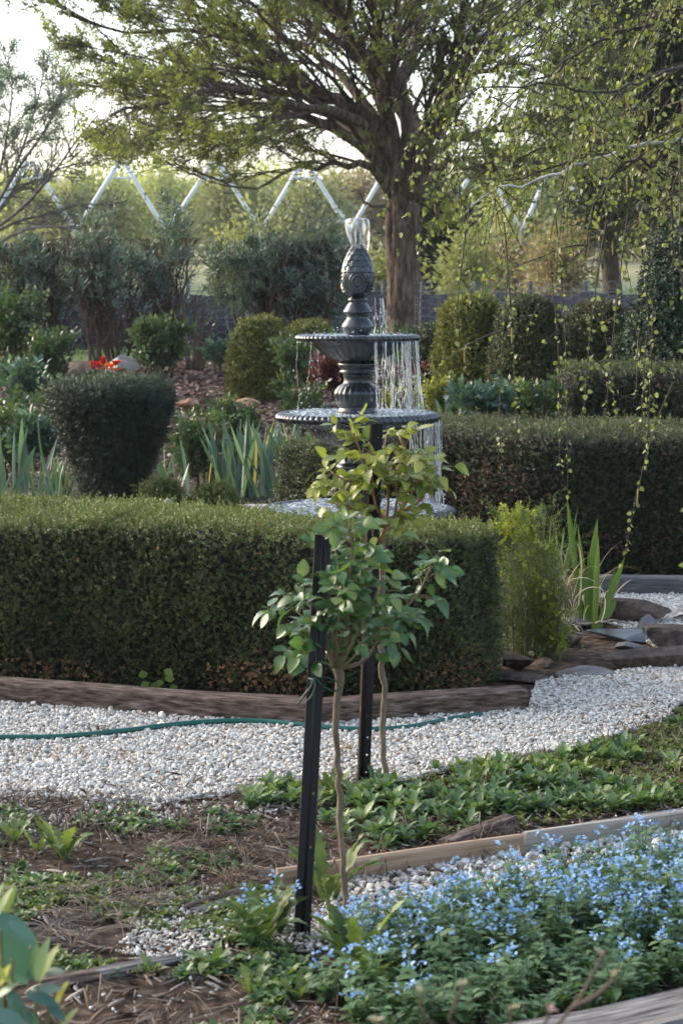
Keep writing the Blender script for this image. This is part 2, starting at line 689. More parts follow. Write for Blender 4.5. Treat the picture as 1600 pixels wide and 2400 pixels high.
ys = np.unique(np.concatenate([np.linspace(-40, 2, 16), np.linspace(2, 26, 121), np.linspace(26, 60, 35), np.geomspace(60, 1500, 36)]))
us = np.concatenate([-np.geomspace(1.0, .02, 26), [0], np.geomspace(.02, 1.0, 26)])
gx = us[None, :] * (30 + np.maximum(ys, 0)[:, None] * .9)
gy = np.broadcast_to(ys[:, None], gx.shape)
gz = height(gx, gy)
g = Geo()
nr, nc = gx.shape
ii = np.arange(nr - 1)[:, None] * nc + np.arange(nc - 1)[None]
g.add(np.stack([gx, gy, gz], -1).reshape(-1, 3), [np.stack([ii, ii + 1, ii + nc + 1, ii + nc], -1).reshape(-1, 4)])
g.build('ground', ground_mat(), kind='structure', label='brown garden soil, mulch and lawn under the whole garden')


# ---------------------------------------------------------------- the white pebble path
def GP(pts, z=0.0):
    return np.array([G(x, y, z)[:2] for x, y in pts])


PATH = GP([(-700, 1625), (0, 1652), (735, 1690), (1240, 1660), (1258, 1600), (1440, 1580), (1600, 1545), (2000, 1470), (2000, 1590),
           (1700, 1640), (1590, 1655), (1570, 1690), (1350, 1762), (1120, 1795), (930, 1845), (700, 1845), (380, 1888), (0, 1872), (-700, 1850)])
PATH2 = GP([(1350, 1402), (1470, 1392), (1600, 1396), (2000, 1420), (2000, 1560), (1600, 1560), (1480, 1490), (1400, 1450)])


def flat_sheet(name, poly, z, mat, label):
    import bmesh
    bm = bmesh.new()
    f = bm.faces.new([bm.verts.new((float(x), float(y), z)) for x, y in poly])
    bmesh.ops.triangulate(bm, faces=[f])
    for q in bm.faces:
        if q.normal.z < 0:
            q.normal_flip()
    me = bpy.data.meshes.new(name)
    bm.to_mesh(me)
    bm.free()
    me.materials.append(mat)
    return tag(link(name, me), label, kind='structure')


flat_sheet('gravel_path', PATH, .006, M_pebble_bed, 'white pebble path between the box hedge and the weedy bank')
flat_sheet('gravel_path', PATH2, .006, M_pebble_bed, 'white pebble path beyond the pond rocks')

def thin(scale, thr, seed=0):
    return lambda q: fbm(np.c_[q, np.full(len(q), seed * 3.7)], scale, 3) > thr


PEB = []
for k in range(6):
    V, F = rock_geo((1, 1, .75), 2, .12, 40 + k, 11)
    PEB.append(variant('pebble', Geo().add(V, F), M_pebble))


def pebbles(name, poly, n, size=(.008, .018), z=.008, mask=None, tb=(0, .78), **tags):
    q = poly_points(poly, n)
    if mask is not None:
        q = q[mask(q)]
    n = len(q)
    s = rng.uniform(*size, n) * np.where(rng.random(n) < .08, 1.6, 1)
    lump = fbm(np.c_[q, np.zeros(n)], .5, 2) * .004
    p = np.c_[q, height(q[:, 0], q[:, 1]) + z + rng.uniform(-.002, .011, n) + lump]
    rot = np.c_[rng.normal(0, .5, (n, 2)), rng.uniform(0, 6.3, n)]
    t = rng.uniform(*tb, n)
    dirt = fbm(np.c_[q * np.array([1, 1]), np.zeros(n)], .35, 2) > .55
    t = np.where((rng.random(n) < .03) | (dirt & (rng.random(n) < .2)), rng.uniform(.85, 1, n), t)
    sc = np.c_[s * rng.uniform(.8, 1.3, n), s * rng.uniform(.7, 1.1, n), s * rng.uniform(.7, 1.1, n)]
    return scatter(name, p, rot, sc, PEB, tint=t, **tags)


pebbles('gravel', PATH, 62000, kind='stuff', label='loose white pebbles covering the path', category='gravel')
pebbles('gravel', PATH2, 22000, kind='stuff', label='loose white pebbles of the upper path behind the rocks', category='gravel')


# chips, straws and twigs
def chip(L, W, seed, curl=.15, thick=.25):
    r = np.random.default_rng(seed)
    m = 4
    p = np.stack([r.normal(0, L * (.02 if thick < .5 else .05), m), np.linspace(-L / 2, L / 2, m), r.normal(0, L * curl * (.1 if thick < .5 else .25), m)], 1)
    V, F = tubes(p, W / 2 * np.array([.5, 1, .9, .35]), 4)
    V = V * np.array([1, 1, .3 if thick < .5 else .9])
    return V, F


CHIPS = [variant('chip', Geo().add(*chip(1, w, 60 + k, .3)), M_litter) for k, w in enumerate((.26, .2, .16, .12, .08, .045, .03, .05))]
STRAW = [variant('straw', Geo().add(*chip(1, w, 80 + k, .8, .7)), M_litter) for k, w in enumerate((.03, .022, .035, .018))]
BARKS = [variant('bark_piece', Geo().add(*chip(1, w, 90 + k, .25)), M_bark_chip) for k, w in enumerate((.5, .35, .25, .6))]


def litter(name, poly, n, size, vs, z=.004, tilt=.25, mask=None, tr=(0, 1), **tags):
    q = poly_points(poly, n)
    if mask is not None:
        q = q[mask(q)]
        n = len(q)
    p = np.c_[q, height(q[:, 0], q[:, 1]) + z + rng.uniform(0, .008, n)]
    rot = np.c_[rng.normal(0, tilt, (n, 2)), rng.uniform(0, 6.3, n)]
    return scatter(name, p, rot, rng.uniform(*size, n), vs, tint=rng.uniform(*tr, n), **tags)


BANK = GP([(-500, 1855), (0, 1862), (380, 1880), (700, 1840), (930, 1845), (1120, 1795), (1350, 1762), (1560, 1690), (2000, 1640), (2000, 2520), (-500, 2520)])
litter('leaf_litter', PATH, 2300, (.012, .05), CHIPS, .016, mask=thin(.3, -.05, 1), tr=(0, .75), label='brown leaf scraps strewn over the white pebbles', category='leaf litter')
FRINGE = GP([(-500, 1845), (380, 1870), (700, 1835), (930, 1835), (960, 1880), (700, 1900), (400, 1960), (0, 1960), (-500, 1950)])
pebbles('gravel', FRINGE, 2600, (.007, .017), .006, mask=thin(.2, .05, 3), label='pebbles spilling off the path on to the mulch', category='gravel')
litter('leaf_litter', FRINGE, 3000, (.012, .05), CHIPS + STRAW, .014, mask=thin(.25, -.2, 13), label='bark scraps and needles lying over the edge of the pebbles', category='leaf litter')
litter('mulch', BANK, 15000, (.015, .065), CHIPS, label='brown bark and twig mulch on the near bank', category='mulch')
litter('dry_straw', BANK, 5000, (.04, .13), STRAW, .006, .12, mask=thin(.35, -.15, 2), tr=(.2, .8), label='thin dry straws and needles on the near bank', category='straw')
MOUND = np.array([(-6.5, 15.9), (6, 15.9), (7, 22.5), (-8, 22.5)])
litter('bark_mulch', MOUND, 26000, (.03, .11), BARKS, .012, .35, label='purplish bark mulch on the rise behind the topiary', category='mulch')
MID = np.array([(-3.0, 8.7), (4, 11.2), (5.5, 16.2), (-5.5, 16.2)])
litter('bark_mulch', MID, 5000, (.03, .1), BARKS, .01, .3, label='brown bark scraps under the flower beds round the fountain', category='mulch')
STONY = GP([(330, 2110), (520, 2080), (780, 2110), (860, 2200), (640, 2260), (430, 2270), (250, 2240)])
pebbles('gravel', STONY, 3600, (.005, .013), .003, mask=thin(.2, -.1, 4), label='white pebbles strewn on the weedy ground by the stake', category='gravel')
pebbles('gravel', BANK, 1500, (.005, .013), .004, label='single pebbles lost in the mulch of the near bank', category='gravel')
FRONT = GP([(780, 2050), (1180, 1985), (1620, 1900), (2000, 1850), (2000, 2100), (1500, 2080), (760, 2230)])
pebbles('gravel', FRONT, 5200, (.010, .026), .006, label='white pebbles between the pale board and the blue flowers', category='gravel')


# ---------------------------------------------------------------- timber edging
def beam(name, p0, p1, w, h, mat, label, category='timber edging', group=None, seed=0, rough_=.004, sink=.0, seg=26, roll=0.0):
    """a sawn timber from p0 to p1 (top front edge on the given points), grain along its own x"""
    r = np.random.default_rng(seed)
    p0, p1 = np.asarray(p0, float), np.asarray(p1, float)
    L = np.linalg.norm(p1 - p0)
    x = (p1 - p0) / L
    y = unit(np.cross([0, 0, 1], x))
    z = np.cross(x, y)
    c = .006
    cs = np.array([(0, -h), (0, -h * .66), (0, -h * .33), (0, -c), (c, 0), (w * .33, 0), (w * .66, 0), (w - c, 0), (w, -c), (w, -h * .5), (w, -h), (w * .5, -h)])
    n = len(cs)
    X = np.linspace(0, L, seg)
    V = np.zeros((seg, n, 3))
    V[:, :, 0] = X[:, None]
    V[:, :, 1:] = cs[None]
    q = np.c_[np.repeat(X, n) * .8, np.tile(np.arange(n) * 3.1, seg), np.full(seg * n, seed * 5.0)]
    V[:, :, 1:] += (rough_ * np.stack([vnoise(q, .35), vnoise(q + 50, .35)], 1)).reshape(seg, n, 2)
    V[:, :, 2] += (rough_ * 1.6 * vnoise(np.c_[X * 1.0, X * 0 + seed, X * 0], .5))[:, None]
    V[0, :, 0] += r.normal(0, .004, n)
    V[-1, :, 0] += r.normal(0, .004, n)
    gg = Geo()
    i = (np.arange(seg - 1) * n)[:, None]
    j = np.arange(n)[None]
    k = (j + 1) % n
    gg.add(V.reshape(-1, 3), [np.stack([i + j, i + n + j, i + n + k, i + k], -1).reshape(-1, 4)])
    e = (seg - 1) * n
    ends = [[0, q_, q_ + 1] for q_ in range(1, n - 1)] + [[e, e + q_ + 1, e + q_] for q_ in range(1, n - 1)]
    gg.f.append(np.array(ends))
    gg.m.append(np.zeros(len(ends), np.int32))
    o = link(name, gg.mesh(name, mat, False))
    mat4(o, M4(np.stack([x, y, z], 1), p0))
    return tag(o, label, category, group)


SL = 'old timbers edging the beds'
beam('timber_edging', G(-420, 1570, .085), G(731, 1650, .085), .11, .12, M_oldwood, 'long weathered brown timber edging the box hedge left of the stakes', group=SL, seed=1)
beam('timber_edging', G(737, 1651, .082), G(1238, 1617, .088), .11, .12, M_oldwood, 'split brown timber edging the hedge corner behind the two stakes', group=SL, seed=2, rough_=.006)
beam('timber_edging', G(1405, 1352, .10), G(1990, 1362, .10), .12, .13, M_darkwood, 'dark grey timber edging the far hedge beyond the upper pebbles', group=SL, seed=3)
beam('timber_edging', G(1100, 2510, .10), G(1800, 2337, .10), .16, .14, M_greywood, 'silvered grey timber at the near edge of the blue flowers', group=SL, seed=4, rough_=.007)
beam('garden_board', G(655, 2037, .06), G(1228, 1957, .06), .025, .09, M_newwood, 'pale pine board edging the weed bed beside the rose stem', group='pale boards holding the weed bed', seed=5, rough_=.002)
beam('garden_board', G(1234, 1956, .06), G(1900, 1862, .06), .032, .09, M_paleboard, 'grey pale board continuing the edge behind the blue flowers', group='pale boards holding the weed bed', seed=6, rough_=.003)
GW = 'scraps of rotten wood on the near bank'


def scrap(pa, pb, w, h, mat, label, seed):
    return beam('wood_scrap', G(*pa, h * .8), G(*pb, h * .8), w, h, mat, label, 'rotten wood', GW, seed, .006, seg=14)


scrap((452, 2124), (604, 2078), .03, .028, M_oldwood, 'split brown wood scrap lying among the white pebbles', 11)
scrap((470, 2138), (600, 2094), .022, .018, M_greywood, 'thin grey wood scrap lying beside the split brown one', 12)
scrap((225, 2282), (440, 2240), .04, .022, M_greywood, 'long flat grey wood strip left of the dark weed', 13)
scrap((100, 2300), (240, 2278), .045, .03, M_oldwood, 'short brown wood strip beside the blurred leaves', 14)
scrap((440, 2288), (540, 2272), .03, .015, M_greywood, 'small pale wood chip in front of the dark weed', 15)
scrap((1062, 1975), (1215, 1912), .05, .05, M_oldwood, 'dark rotten log lying behind the pale board', 16)
scrap((560, 1962), (608, 1945), .015, .012, M_greywood, 'short grey twig lying on the dark mulch by the stake', 17)
scrap((450, 1938), (512, 1916), .015, .012, M_newwood, 'tan splinter of wood at the pebble edge', 18)
scrap((140, 2050), (178, 2080), .02, .014, M_greywood, 'grey wood chip on the rust brown mulch', 19)
scrap((620, 1985), (670, 1998), .014, .012, M_greywood, 'grey stick near the foot of the rear stake', 20)


# ---------------------------------------------------------------- rocks
def rock(name, c, size, mat, label, seed, rz=0.0, group=None, sub=4, rough=.22, cuts=16, tilt=(0, 0), category='rock'):
    V, F = rock_geo(size, sub, rough, seed, cuts)
    o = link(name, Geo().add(V, F).mesh(name, mat, False))
    o.location = tuple(float(q) for q in c)
    o.rotation_euler = (tilt[0], tilt[1], rz)
    return tag(o, label, category, group)


def rock_px(x0, x1, ytop, ybot, depth, mat, label, seed, rz=0.0, name='rock', group='rocks round the little pond', z0=0.0, **k):
    """a rock that fills x0..x1, ytop..ybot of the view and stands on level z0"""
    b = G((x0 + x1) / 2, ybot, z0)
    D = b[1]
    w = (x1 - x0) * D / FPX
    top = P((x0 + x1) / 2, ytop, D + depth * .7)
    h = max(.03, top[2] - z0)
    return rock(name, (b[0], D + depth * .5, z0 + h * .5 - .008), (w, depth, h + .016), mat, label, seed, rz, group, **k)


rock_px(1325, 1582, 1394, 1470, .30, M_rock, 'big brown block of rock behind the sword leaves', 1)
rock_px(1488, 1560, 1438, 1490, .16, M_slate, 'small tilted grey slate under the big brown block', 2, cuts=14)
rock_px(1515, 1690, 1458, 1528, .28, M_rock, 'rounded brown rock at the edge of the upper pebbles', 3)
rock_px(1308, 1720, 1512, 1572, .14, M_rock, 'long low brown rock along the near side of the pond', 4, cuts=5)
rock_px(1162, 1256, 1526, 1582, .20, M_rock, 'brown angular rock under the euphorbia', 5)
rock_px(1244, 1312, 1535, 1570, .18, M_rock, 'small brown rock right of the angular one', 6)
rock_px(1255, 1450, 1564, 1600, .22, M_slate, 'flat grey slate slab lying at the pebble edge', 7, cuts=14, rough=.1)
rock_px(1160, 1285, 1572, 1606, .16, M_rock, 'dark low rock wedged against the end of the timber', 8)
rock_px(1296, 1390, 1470, 1520, .2, M_rock, 'dark brown rock at the foot of the sword leaves', 12)
rock_px(1440, 1530, 1496, 1530, .18, M_slate, 'dark slate edge below the wet bluish slab', 13)
rock_px(1330, 1420, 1440, 1478, .2, M_slate, 'low dark slate behind the dry roots', 14)
rock_px(1570, 1680, 1430, 1470, .2, M_slate, 'grey slate at the right edge above the rounded rock', 15)
rock_px(1380, 1550, 1472, 1512, .24, M_wetslate, 'wet bluish slate slab shining beside the sword leaves', 9, cuts=14, rough=.06)
rock_px(1228, 1290, 1520, 1545, .16, M_wetslate, 'small wet slate under the yellow green euphorbia', 10, cuts=14, rough=.06)
for (x0, x1, y0, y1, m, lab, sd) in (
        (232, 330, 838, 884, M_palerock, 'pale boulder behind the red tulips', 21), (160, 240, 848, 886, M_rock, 'brown boulder left of the tulips', 22),
        (418, 480, 934, 962, M_redrock, 'rust coloured stone below the mulch beside the topiary', 23), (500, 560, 930, 954, M_redrock, 'orange brown stone edging the mulch, middle of three', 24),
        (556, 622, 934, 960, M_redrock, 'rust stone nearest to the fountain', 25), (430, 540, 952, 976, M_rock, 'dark stone under the rust coloured ones', 26),
        (100, 165, 845, 880, M_rock, 'dark boulder beside the left rose bush', 27)):
    D = 16.4 if y0 > 900 else 18.6
    c = P((x0 + x1) / 2, (y0 + y1) / 2, D)
    s = D / FPX
    rock('rock', c, ((x1 - x0) * s, .45, (y1 - y0) * s * 1.25), m, lab, sd, .3, 'stones edging the mulch rise')
c = P(392, 1186, 8.9)
rock('rock', c, (.09, .09, .075), M_palerock, 'small pale stone seen over the near hedge beside a box ball', 31, .4)
for k, (x, y) in enumerate(((1060, 1640), (640, 1990), (500, 2070), (300, 2100), (1490, 1815), (1200, 1880), (240, 1945))):
    pass

# ================================================================ clipped hedges and topiary
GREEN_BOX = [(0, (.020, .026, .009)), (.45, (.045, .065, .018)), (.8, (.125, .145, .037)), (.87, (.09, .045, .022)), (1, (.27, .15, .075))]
DARK_BOX = [(0, (.014, .020, .010)), (.45, (.028, .040, .017)), (.8, (.076, .086, .032)), (.87, (.07, .036, .028)), (1, (.16, .085, .065))]
YEW = [(0, (.010, .018, .012)), (.45, (.022, .036, .022)), (.8, (.055, .075, .040)), (.9, (.05, .04, .03)), (1, (.12, .09, .06))]
MOSSY = [(0, (.042, .048, .013)), (.45, (.115, .122, .030)), (.8, (.23, .22, .055)), (.9, (.10, .06, .03)), (1, (.2, .13, .07))]
M_box = leaf_mat('box_leaf', GREEN_BOX, .42, .22, .45)
M_darkbox = leaf_mat('dark_box_leaf', DARK_BOX, .42, .18, .4)
M_yew = leaf_mat('yew_needle', YEW, .45, .12, .4)
M_mossy = leaf_mat('golden_box_leaf', MOSSY, .5, .22, .35)
M_core = rough_mat('hedge_twigs', [(.3, (.008, .007, .005)), (.7, (.03, .024, .016))], 20, .95, .5)
M_twig = rough_mat('twig_bark', [(.3, (.05, .035, .025)), (.7, (.14, .10, .075))], 30, .85, .3)


def sprig(nl, L, W, h, seed, spread=.9, fold=.25, n=2):
    """a short shoot along +Z with paired leaves"""
    r = np.random.default_rng(seed)
    gg = Geo()
    for i in range(nl):
        t = (i + .5) / nl
        az = (i % 2) * math.pi + (i // 2) * 1.57 + r.normal(0, .35)
        el = spread * (1 - .75 * t) + r.normal(0, .15)
        d = np.array([math.cos(az) * math.sin(el + .25), math.sin(az) * math.sin(el + .25), math.cos(el + .25)])
        s = r.uniform(.75, 1.15) * (1 - .35 * t)
        V, F = leaf(L * s, W * s, n, fold, .15)
        R = frame(d, np.array([0, 0, 1.0]) if el > .2 else np.array([math.cos(az), math.sin(az), 0]), r.normal(0, .4))
        gg.add(apply(M4(R, (r.normal(0, h * .04), r.normal(0, h * .04), t * h)), V), F)
    return gg


SP_BOX = [variant('box_shoot', sprig(11, .0125, .0075, .026, 100 + k), M_box) for k in range(5)]
SP_DARK = [variant('dark_box_shoot', sprig(9, .014, .009, .03, 120 + k), M_darkbox) for k in range(5)]
SP_YEW = [variant('yew_shoot', sprig(16, .026, .0042, .042, 140 + k, 1.0, .05), M_yew) for k in range(5)]
SP_MOSS = [variant('golden_box_shoot', sprig(9, .022, .014, .05, 160 + k), M_mossy) for k in range(4)]


def shell_grid(fn, nu, nv, wrap=False):
    u = np.linspace(0, 1, nu, endpoint=not wrap)
    v = np.linspace(0, 1, nv)
    U, W = np.meshgrid(u, v, indexing='ij')
    Pn = fn(U.ravel(), W.ravel())
    i = np.arange(nu if wrap else nu - 1)[:, None]
    j = np.arange(nv - 1)[None]
    i2 = (i + 1) % nu
    return Pn, [np.stack([i * nv + j, i2 * nv + j, i2 * nv + j + 1, i * nv + j + 1], -1).reshape(-1, 4)]


def fix_normals(V, F, center_line):
    pass


def bush(name, label, category, V, F, n, sprigs, base, scale=(.8, 1.25), group=None, lump=(.02, .25), tint_fn=None, inset=.012, shag=.45, top_bias=.35, stray=.045, core_mat=None):
    """a clipped bush: dark twiggy core and a skin of leafy shoots; V,F is the clipped shape, faces outward"""
    V = np.asarray(V, float)
    p, nrm = sample(V, F, n)
    cen = V.mean(0)
    lum = fbm(p + 3.3, lump[1], 3)
    p = p + nrm * (lum * lump[0] + rng.normal(0, inset * .8, n))[:, None]
    far = rng.random(n) < stray
    p = p + nrm * (far * rng.uniform(.01, .045, n))[:, None]
    d = unit(nrm + rng.normal(0, shag, (n, 3)) + np.array([0, 0, top_bias]))
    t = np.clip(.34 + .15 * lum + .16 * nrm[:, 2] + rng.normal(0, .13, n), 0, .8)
    if tint_fn is not None:
        t = tint_fn(p, nrm, t)
    root = thing(name, label, category, base, group)
    nc = np.zeros_like(V)
    for a in F:
        a = np.asarray(a)
        fn = np.cross(V[a[:, 1]] - V[a[:, 0]], V[a[:, 2]] - V[a[:, 0]])
        for k in range(a.shape[1]):
            np.add.at(nc, a[:, k], fn)
    core = V - unit(nc) * (inset * 1.6) + unit(nc) * (fbm(V + 3.3, lump[1], 3) * lump[0])[:, None]
    Geo().add(core, F).build('branches', core_mat or M_core, root)
    scatter('foliage', p, rot_z_to(d), rng.uniform(*scale, n), sprigs, root, t)
    return root


def dead(p, n, t, spots, prob=.8):
    for (c, r) in spots:
        k = np.linalg.norm((p - np.asarray(c)) / np.asarray(r), axis=1)
        k = k + .35 * fbm(p * 1.0, .06, 2)
        t = np.where((k < 1) & (rng.random(len(t)) < prob), rng.uniform(.85, 1, len(t)), t)
    return t


def hedge_shape(front, back, ztop, z0=0.0, round_=.05, nseg=60, bulge=.03, ends=True):
    """a long clipped hedge between two ground lines; cross-section is a rounded box"""
    A = curve(np.c_[front, np.zeros(len(front))], nseg)
    B = curve(np.c_[back, np.zeros(len(back))], nseg)
    zt = np.interp(np.linspace(0, 1, nseg), np.linspace(0, 1, len(ztop)), ztop)
    cs = []                                               # (across 0..1, up 0..1, outward push)
    for t in np.linspace(0, 1, 12):
        cs.append((0, t * .93, -bulge * math.sin(math.pi * min(1, t * 1.0))))
    cs += [(.03, .985, 0), (.09, 1, 0)]
    for t in np.linspace(.18, .82, 8):
        cs.append((t, 1, 0))
    cs += [(.91, 1, 0), (.97, .985, 0)]
    for t in np.linspace(1, 0, 6):
        cs.append((1, t * .93, bulge))
    m = len(cs)
    V = []
    ac = unit(B - A)
    for i in range(nseg):
        w = B[i] - A[i]
        for (a, u, o) in cs:
            V.append(A[i] + w * a + ac[i] * o + np.array([0, 0, z0 + (zt[i] - z0) * u]))
    V = np.array(V).reshape(nseg, m, 3)
    if ends:                                              # close the two ends with rounded caps
        def cap(row, nxt):
            c = row.mean(0)
            d = unit(row.mean(0) - nxt.mean(0))
            rows = []
            for s, q in ((.97, .5), (.86, .9), (.55, 1.0), (.02, 1.0)):
                rr = c + (row - c) * np.array([s, s, 1]) + d * round_ * q
                rr[:, 2] = c[2] + (row[:, 2] - c[2]) * (1 if s > .5 else s + .3)
                rows.append(rr)
            return np.array(rows)
        V = np.concatenate([cap(V[0], V[1])[::-1], V, cap(V[-1], V[-2])])
    n = len(V)
    i = (np.arange(n - 1) * m)[:, None]
    j = np.arange(m - 1)[None]
    return V.reshape(-1, 3), [np.stack([i + j, i + m + j, i + m + j + 1, i + j + 1], -1).reshape(-1, 4)]


# near hedge: bends towards the camera behind the stakes and ends on the right
fr = [G(-330, 1572)[:2], G(0, 1592)[:2], G(380, 1612)[:2], G(740, 1640)[:2], G(900, 1636)[:2], G(1060, 1624)[:2], G(1128, 1606)[:2]]
bk = [np.array([P(x, 1200, D)[0], D]) for x, D in ((-330, 8.75), (0, 8.36), (350, 8.2), (620, 8.02), (720, 7.86), (960, 7.82), (1075, 7.85))]
V, F = hedge_shape(fr, bk, [.60, .605, .61, .618, .605, .59, .575], round_=.07)
DEADS = [(G(120, 1560, .03), (.32, .3, .09)), (G(240, 1520, .05), (.12, .3, .08)), (G(600, 1590, .05), (.18, .3, .11)), (G(690, 1600, .04), (.12, .3, .12)),
         (G(990, 1490, .17), (.07, .2, .07)), (G(1090, 1600, .06), (.16, .3, .10)), (G(540, 1190, .6), (.05, .08, .05))]


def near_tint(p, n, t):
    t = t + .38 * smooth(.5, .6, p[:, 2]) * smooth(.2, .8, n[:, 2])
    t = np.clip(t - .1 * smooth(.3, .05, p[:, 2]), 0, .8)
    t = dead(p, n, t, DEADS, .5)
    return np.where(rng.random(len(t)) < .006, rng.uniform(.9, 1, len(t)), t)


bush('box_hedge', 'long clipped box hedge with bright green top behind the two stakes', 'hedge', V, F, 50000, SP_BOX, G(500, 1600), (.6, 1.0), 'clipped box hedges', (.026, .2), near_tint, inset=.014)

# far hedge on the right, behind the fountain pool
fr = [P(930, 1290, 11.0)[:2], P(1100, 1290, 10.75)[:2], P(1300, 1300, 10.45)[:2], G(1600, 1352)[:2] + np.array([0, .05]), G(1990, 1368)[:2]]
bk = [q + np.array([.03, w]) for q, w in zip(fr, (.95, 1.0, 1.05, 1.1, 1.1))]
V, F = hedge_shape(fr, bk, [.735, .735, .735, .73, .73], nseg=50)
DEADF = [(P(1200, 1150, 10.6), (.26, .4, .17)), (P(1090, 1210, 10.7), (.2, .4, .2)), (P(1480, 1290, 10.2), (.5, .5, .09)), (P(1560, 1150, 10.1), (.05, .3, .2))]


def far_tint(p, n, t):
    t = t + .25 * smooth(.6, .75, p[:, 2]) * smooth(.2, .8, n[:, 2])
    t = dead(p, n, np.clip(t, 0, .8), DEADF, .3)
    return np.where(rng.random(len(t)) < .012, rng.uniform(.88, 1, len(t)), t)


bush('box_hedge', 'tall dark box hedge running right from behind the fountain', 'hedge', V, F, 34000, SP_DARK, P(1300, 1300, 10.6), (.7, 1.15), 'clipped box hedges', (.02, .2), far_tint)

# third hedge, upper right
fr = [P(1352, 960, 13.3)[:2], P(1480, 960, 13.2)[:2], P(1640, 960, 13.1)[:2], P(1800, 960, 13.0)[:2]]
bk = [q + np.array([.05, .9]) for q in fr]
V, F = hedge_shape(fr, bk, [.955, .96, .955, .95], z0=.1, nseg=24)
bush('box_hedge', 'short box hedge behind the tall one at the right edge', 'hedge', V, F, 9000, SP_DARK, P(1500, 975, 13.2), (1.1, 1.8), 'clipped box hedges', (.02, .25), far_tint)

# block beside the fountain
fr = [P(672, 1180, 11.3)[:2], P(740, 1180, 11.15)[:2], P(850, 1180, 11.0)[:2]]
bk = [q + np.array([.06, .45]) for q in fr]
V, F = hedge_shape(fr, bk, [.60, .615, .615], z0=.03, nseg=20, round_=.05)
bush('box_block', 'small square clipped box block behind the fountain column', 'box shrub', V, F, 7000, SP_BOX, P(760, 1180, 11.3), (.85, 1.3), 'clipped box hedges', (.015, .15), lambda p, n, t: np.clip(t - .05, 0, .8))


def revolve(prof, c, n=40, squash=1.0):
    V, F = lathe(prof, n)
    V[:, 1] *= squash
    return V + np.asarray(c), F


def dome(name, label, x0, x1, ytop, D, z0, sprigs, n, group, scale, category='topiary', belly=.55, mat=None, tint=None, top=.5, lump=(.03, .3), squash=1.0):
    s = D / FPX
    r = (x1 - x0) / 2 * s
    c = P((x0 + x1) / 2, 680, D)
    zt = P(0, ytop, D)[2]
    h = zt - z0
    prof = []
    for t in np.linspace(0, 1, 15):
        a = t * math.pi / 2
        k = math.cos(a) ** top if t < 1 else .02
        prof.append((max(.004, r * k * (1 - .12 * (1 - t) ** 2)), z0 + h * math.sin(a) ** (1 / .9)))
    V, F = revolve(prof, (c[0], D, 0), 36, squash)
    return bush(name, label, category, V, F, n, sprigs, (c[0], D, z0), scale, group, lump, tint)


TB = 'rounded box balls by the mulch'
dome('box_ball', 'large mossy green box ball left of the fountain basin', 542, 668, 760, 18.2, .52, SP_MOSS, 4500, TB, (1.0, 1.7))
dome('box_ball', 'second mossy box ball partly hidden by the top basin', 652, 790, 765, 19.2, .55, SP_MOSS, 4200, TB, (1.0, 1.7))
dome('box_ball', 'small round box ball at the foot of the dark topiary', 312, 432, 1128, 9.6, .26, SP_BOX, 3600, TB, (.8, 1.2), top=.6, tint=lambda p, n, t: np.clip(t + .3, 0, .82))
dome('box_ball', 'low flat box ball right of the pale stone', 432, 560, 1152, 9.5, .28, SP_BOX, 3000, TB, (.8, 1.2), top=.7, tint=lambda p, n, t: np.clip(t + .26, 0, .82))
TD = 'tall domed box topiaries behind the drooping birch'
dome('box_dome', 'golden green box dome nearest to the tree trunk', 1022, 1186, 706, 15.6, .25, SP_MOSS, 7500, TD, (.9, 1.5), top=.42)
dome('box_dome', 'dark box dome in the middle of the three', 1150, 1326, 706, 15.0, .22, SP_DARK, 9500, TD, (1.2, 1.9), top=.42, tint=lambda p, n, t: np.clip(t + .2, 0, .84))
dome('box_dome', 'dark box dome right of the middle one', 1314, 1492, 722, 15.4, .25, SP_DARK, 9500, TD, (1.2, 1.9), top=.42, tint=lambda p, n, t: np.clip(t + .24, 0, .84))
dome('box_dome', 'low dark box mound behind the water of the fountain', 965, 1040, 775, 17.5, .4, SP_DARK, 2500, TD, (1.6, 2.4), top=.45)
dome('box_dome', 'small dark box dome beside the glossy cone', 1440, 1540, 790, 14.6, .3, SP_DARK, 3000, TD, (1.6, 2.4), top=.45)

# glossy dark cone at the right edge
M_gloss = leaf_mat('glossy_leaf', [(0, (.006, .016, .009)), (.5, (.015, .036, .018)), (.8, (.04, .07, .03))], .5, .1, .3)
SP_GLOSS = [variant('glossy_shoot', sprig(8, .045, .026, .07, 180 + k, 1.1, .15), M_gloss) for k in range(4)]
c = P(1640, 680, 14.2)
prof = [(.50, .25), (.50, .5), (.485, .9), (.45, 1.25), (.39, 1.55), (.30, 1.82), (.2, 2.0), (.1, 2.12), (.01, 2.15)]
V, F = revolve(prof, (c[0], 14.2, 0), 36)
bush('topiary_cone', 'tall dark glossy topiary cone at the right edge', 'topiary', V, F, 15000, SP_GLOSS, (c[0], 14.2, .25), (.55, .85), None, (.03, .2), inset=.02)

# vase-shaped yew left
s = 9.9 / FPX
c = P(262, 1000, 9.9)
zz = lambda y: float(P(262, y, 9.9)[2])
prof = [(.07, 0.05), (.10, zz(1235)), (.10, zz(1200)), (.122, zz(1150)), (.168, zz(1085)), (.220, zz(1020)), (.260, zz(965)), (.281, zz(935)),
        (.276, zz(919)), (.253, zz(910)), (.19, zz(905)), (.1, zz(903)), (.01, zz(903))]
V, F = revolve(prof, (c[0], 9.9, 0), 56)
V, F = V, F


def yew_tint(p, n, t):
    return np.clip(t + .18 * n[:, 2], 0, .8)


bush('topiary_vase', 'dark yew topiary clipped to a vase with flat top', 'topiary', V, F, 15000, SP_YEW, (c[0], 9.9, .05), (.6, 1.0), None, (.014, .12), yew_tint, shag=.42, top_bias=.15)

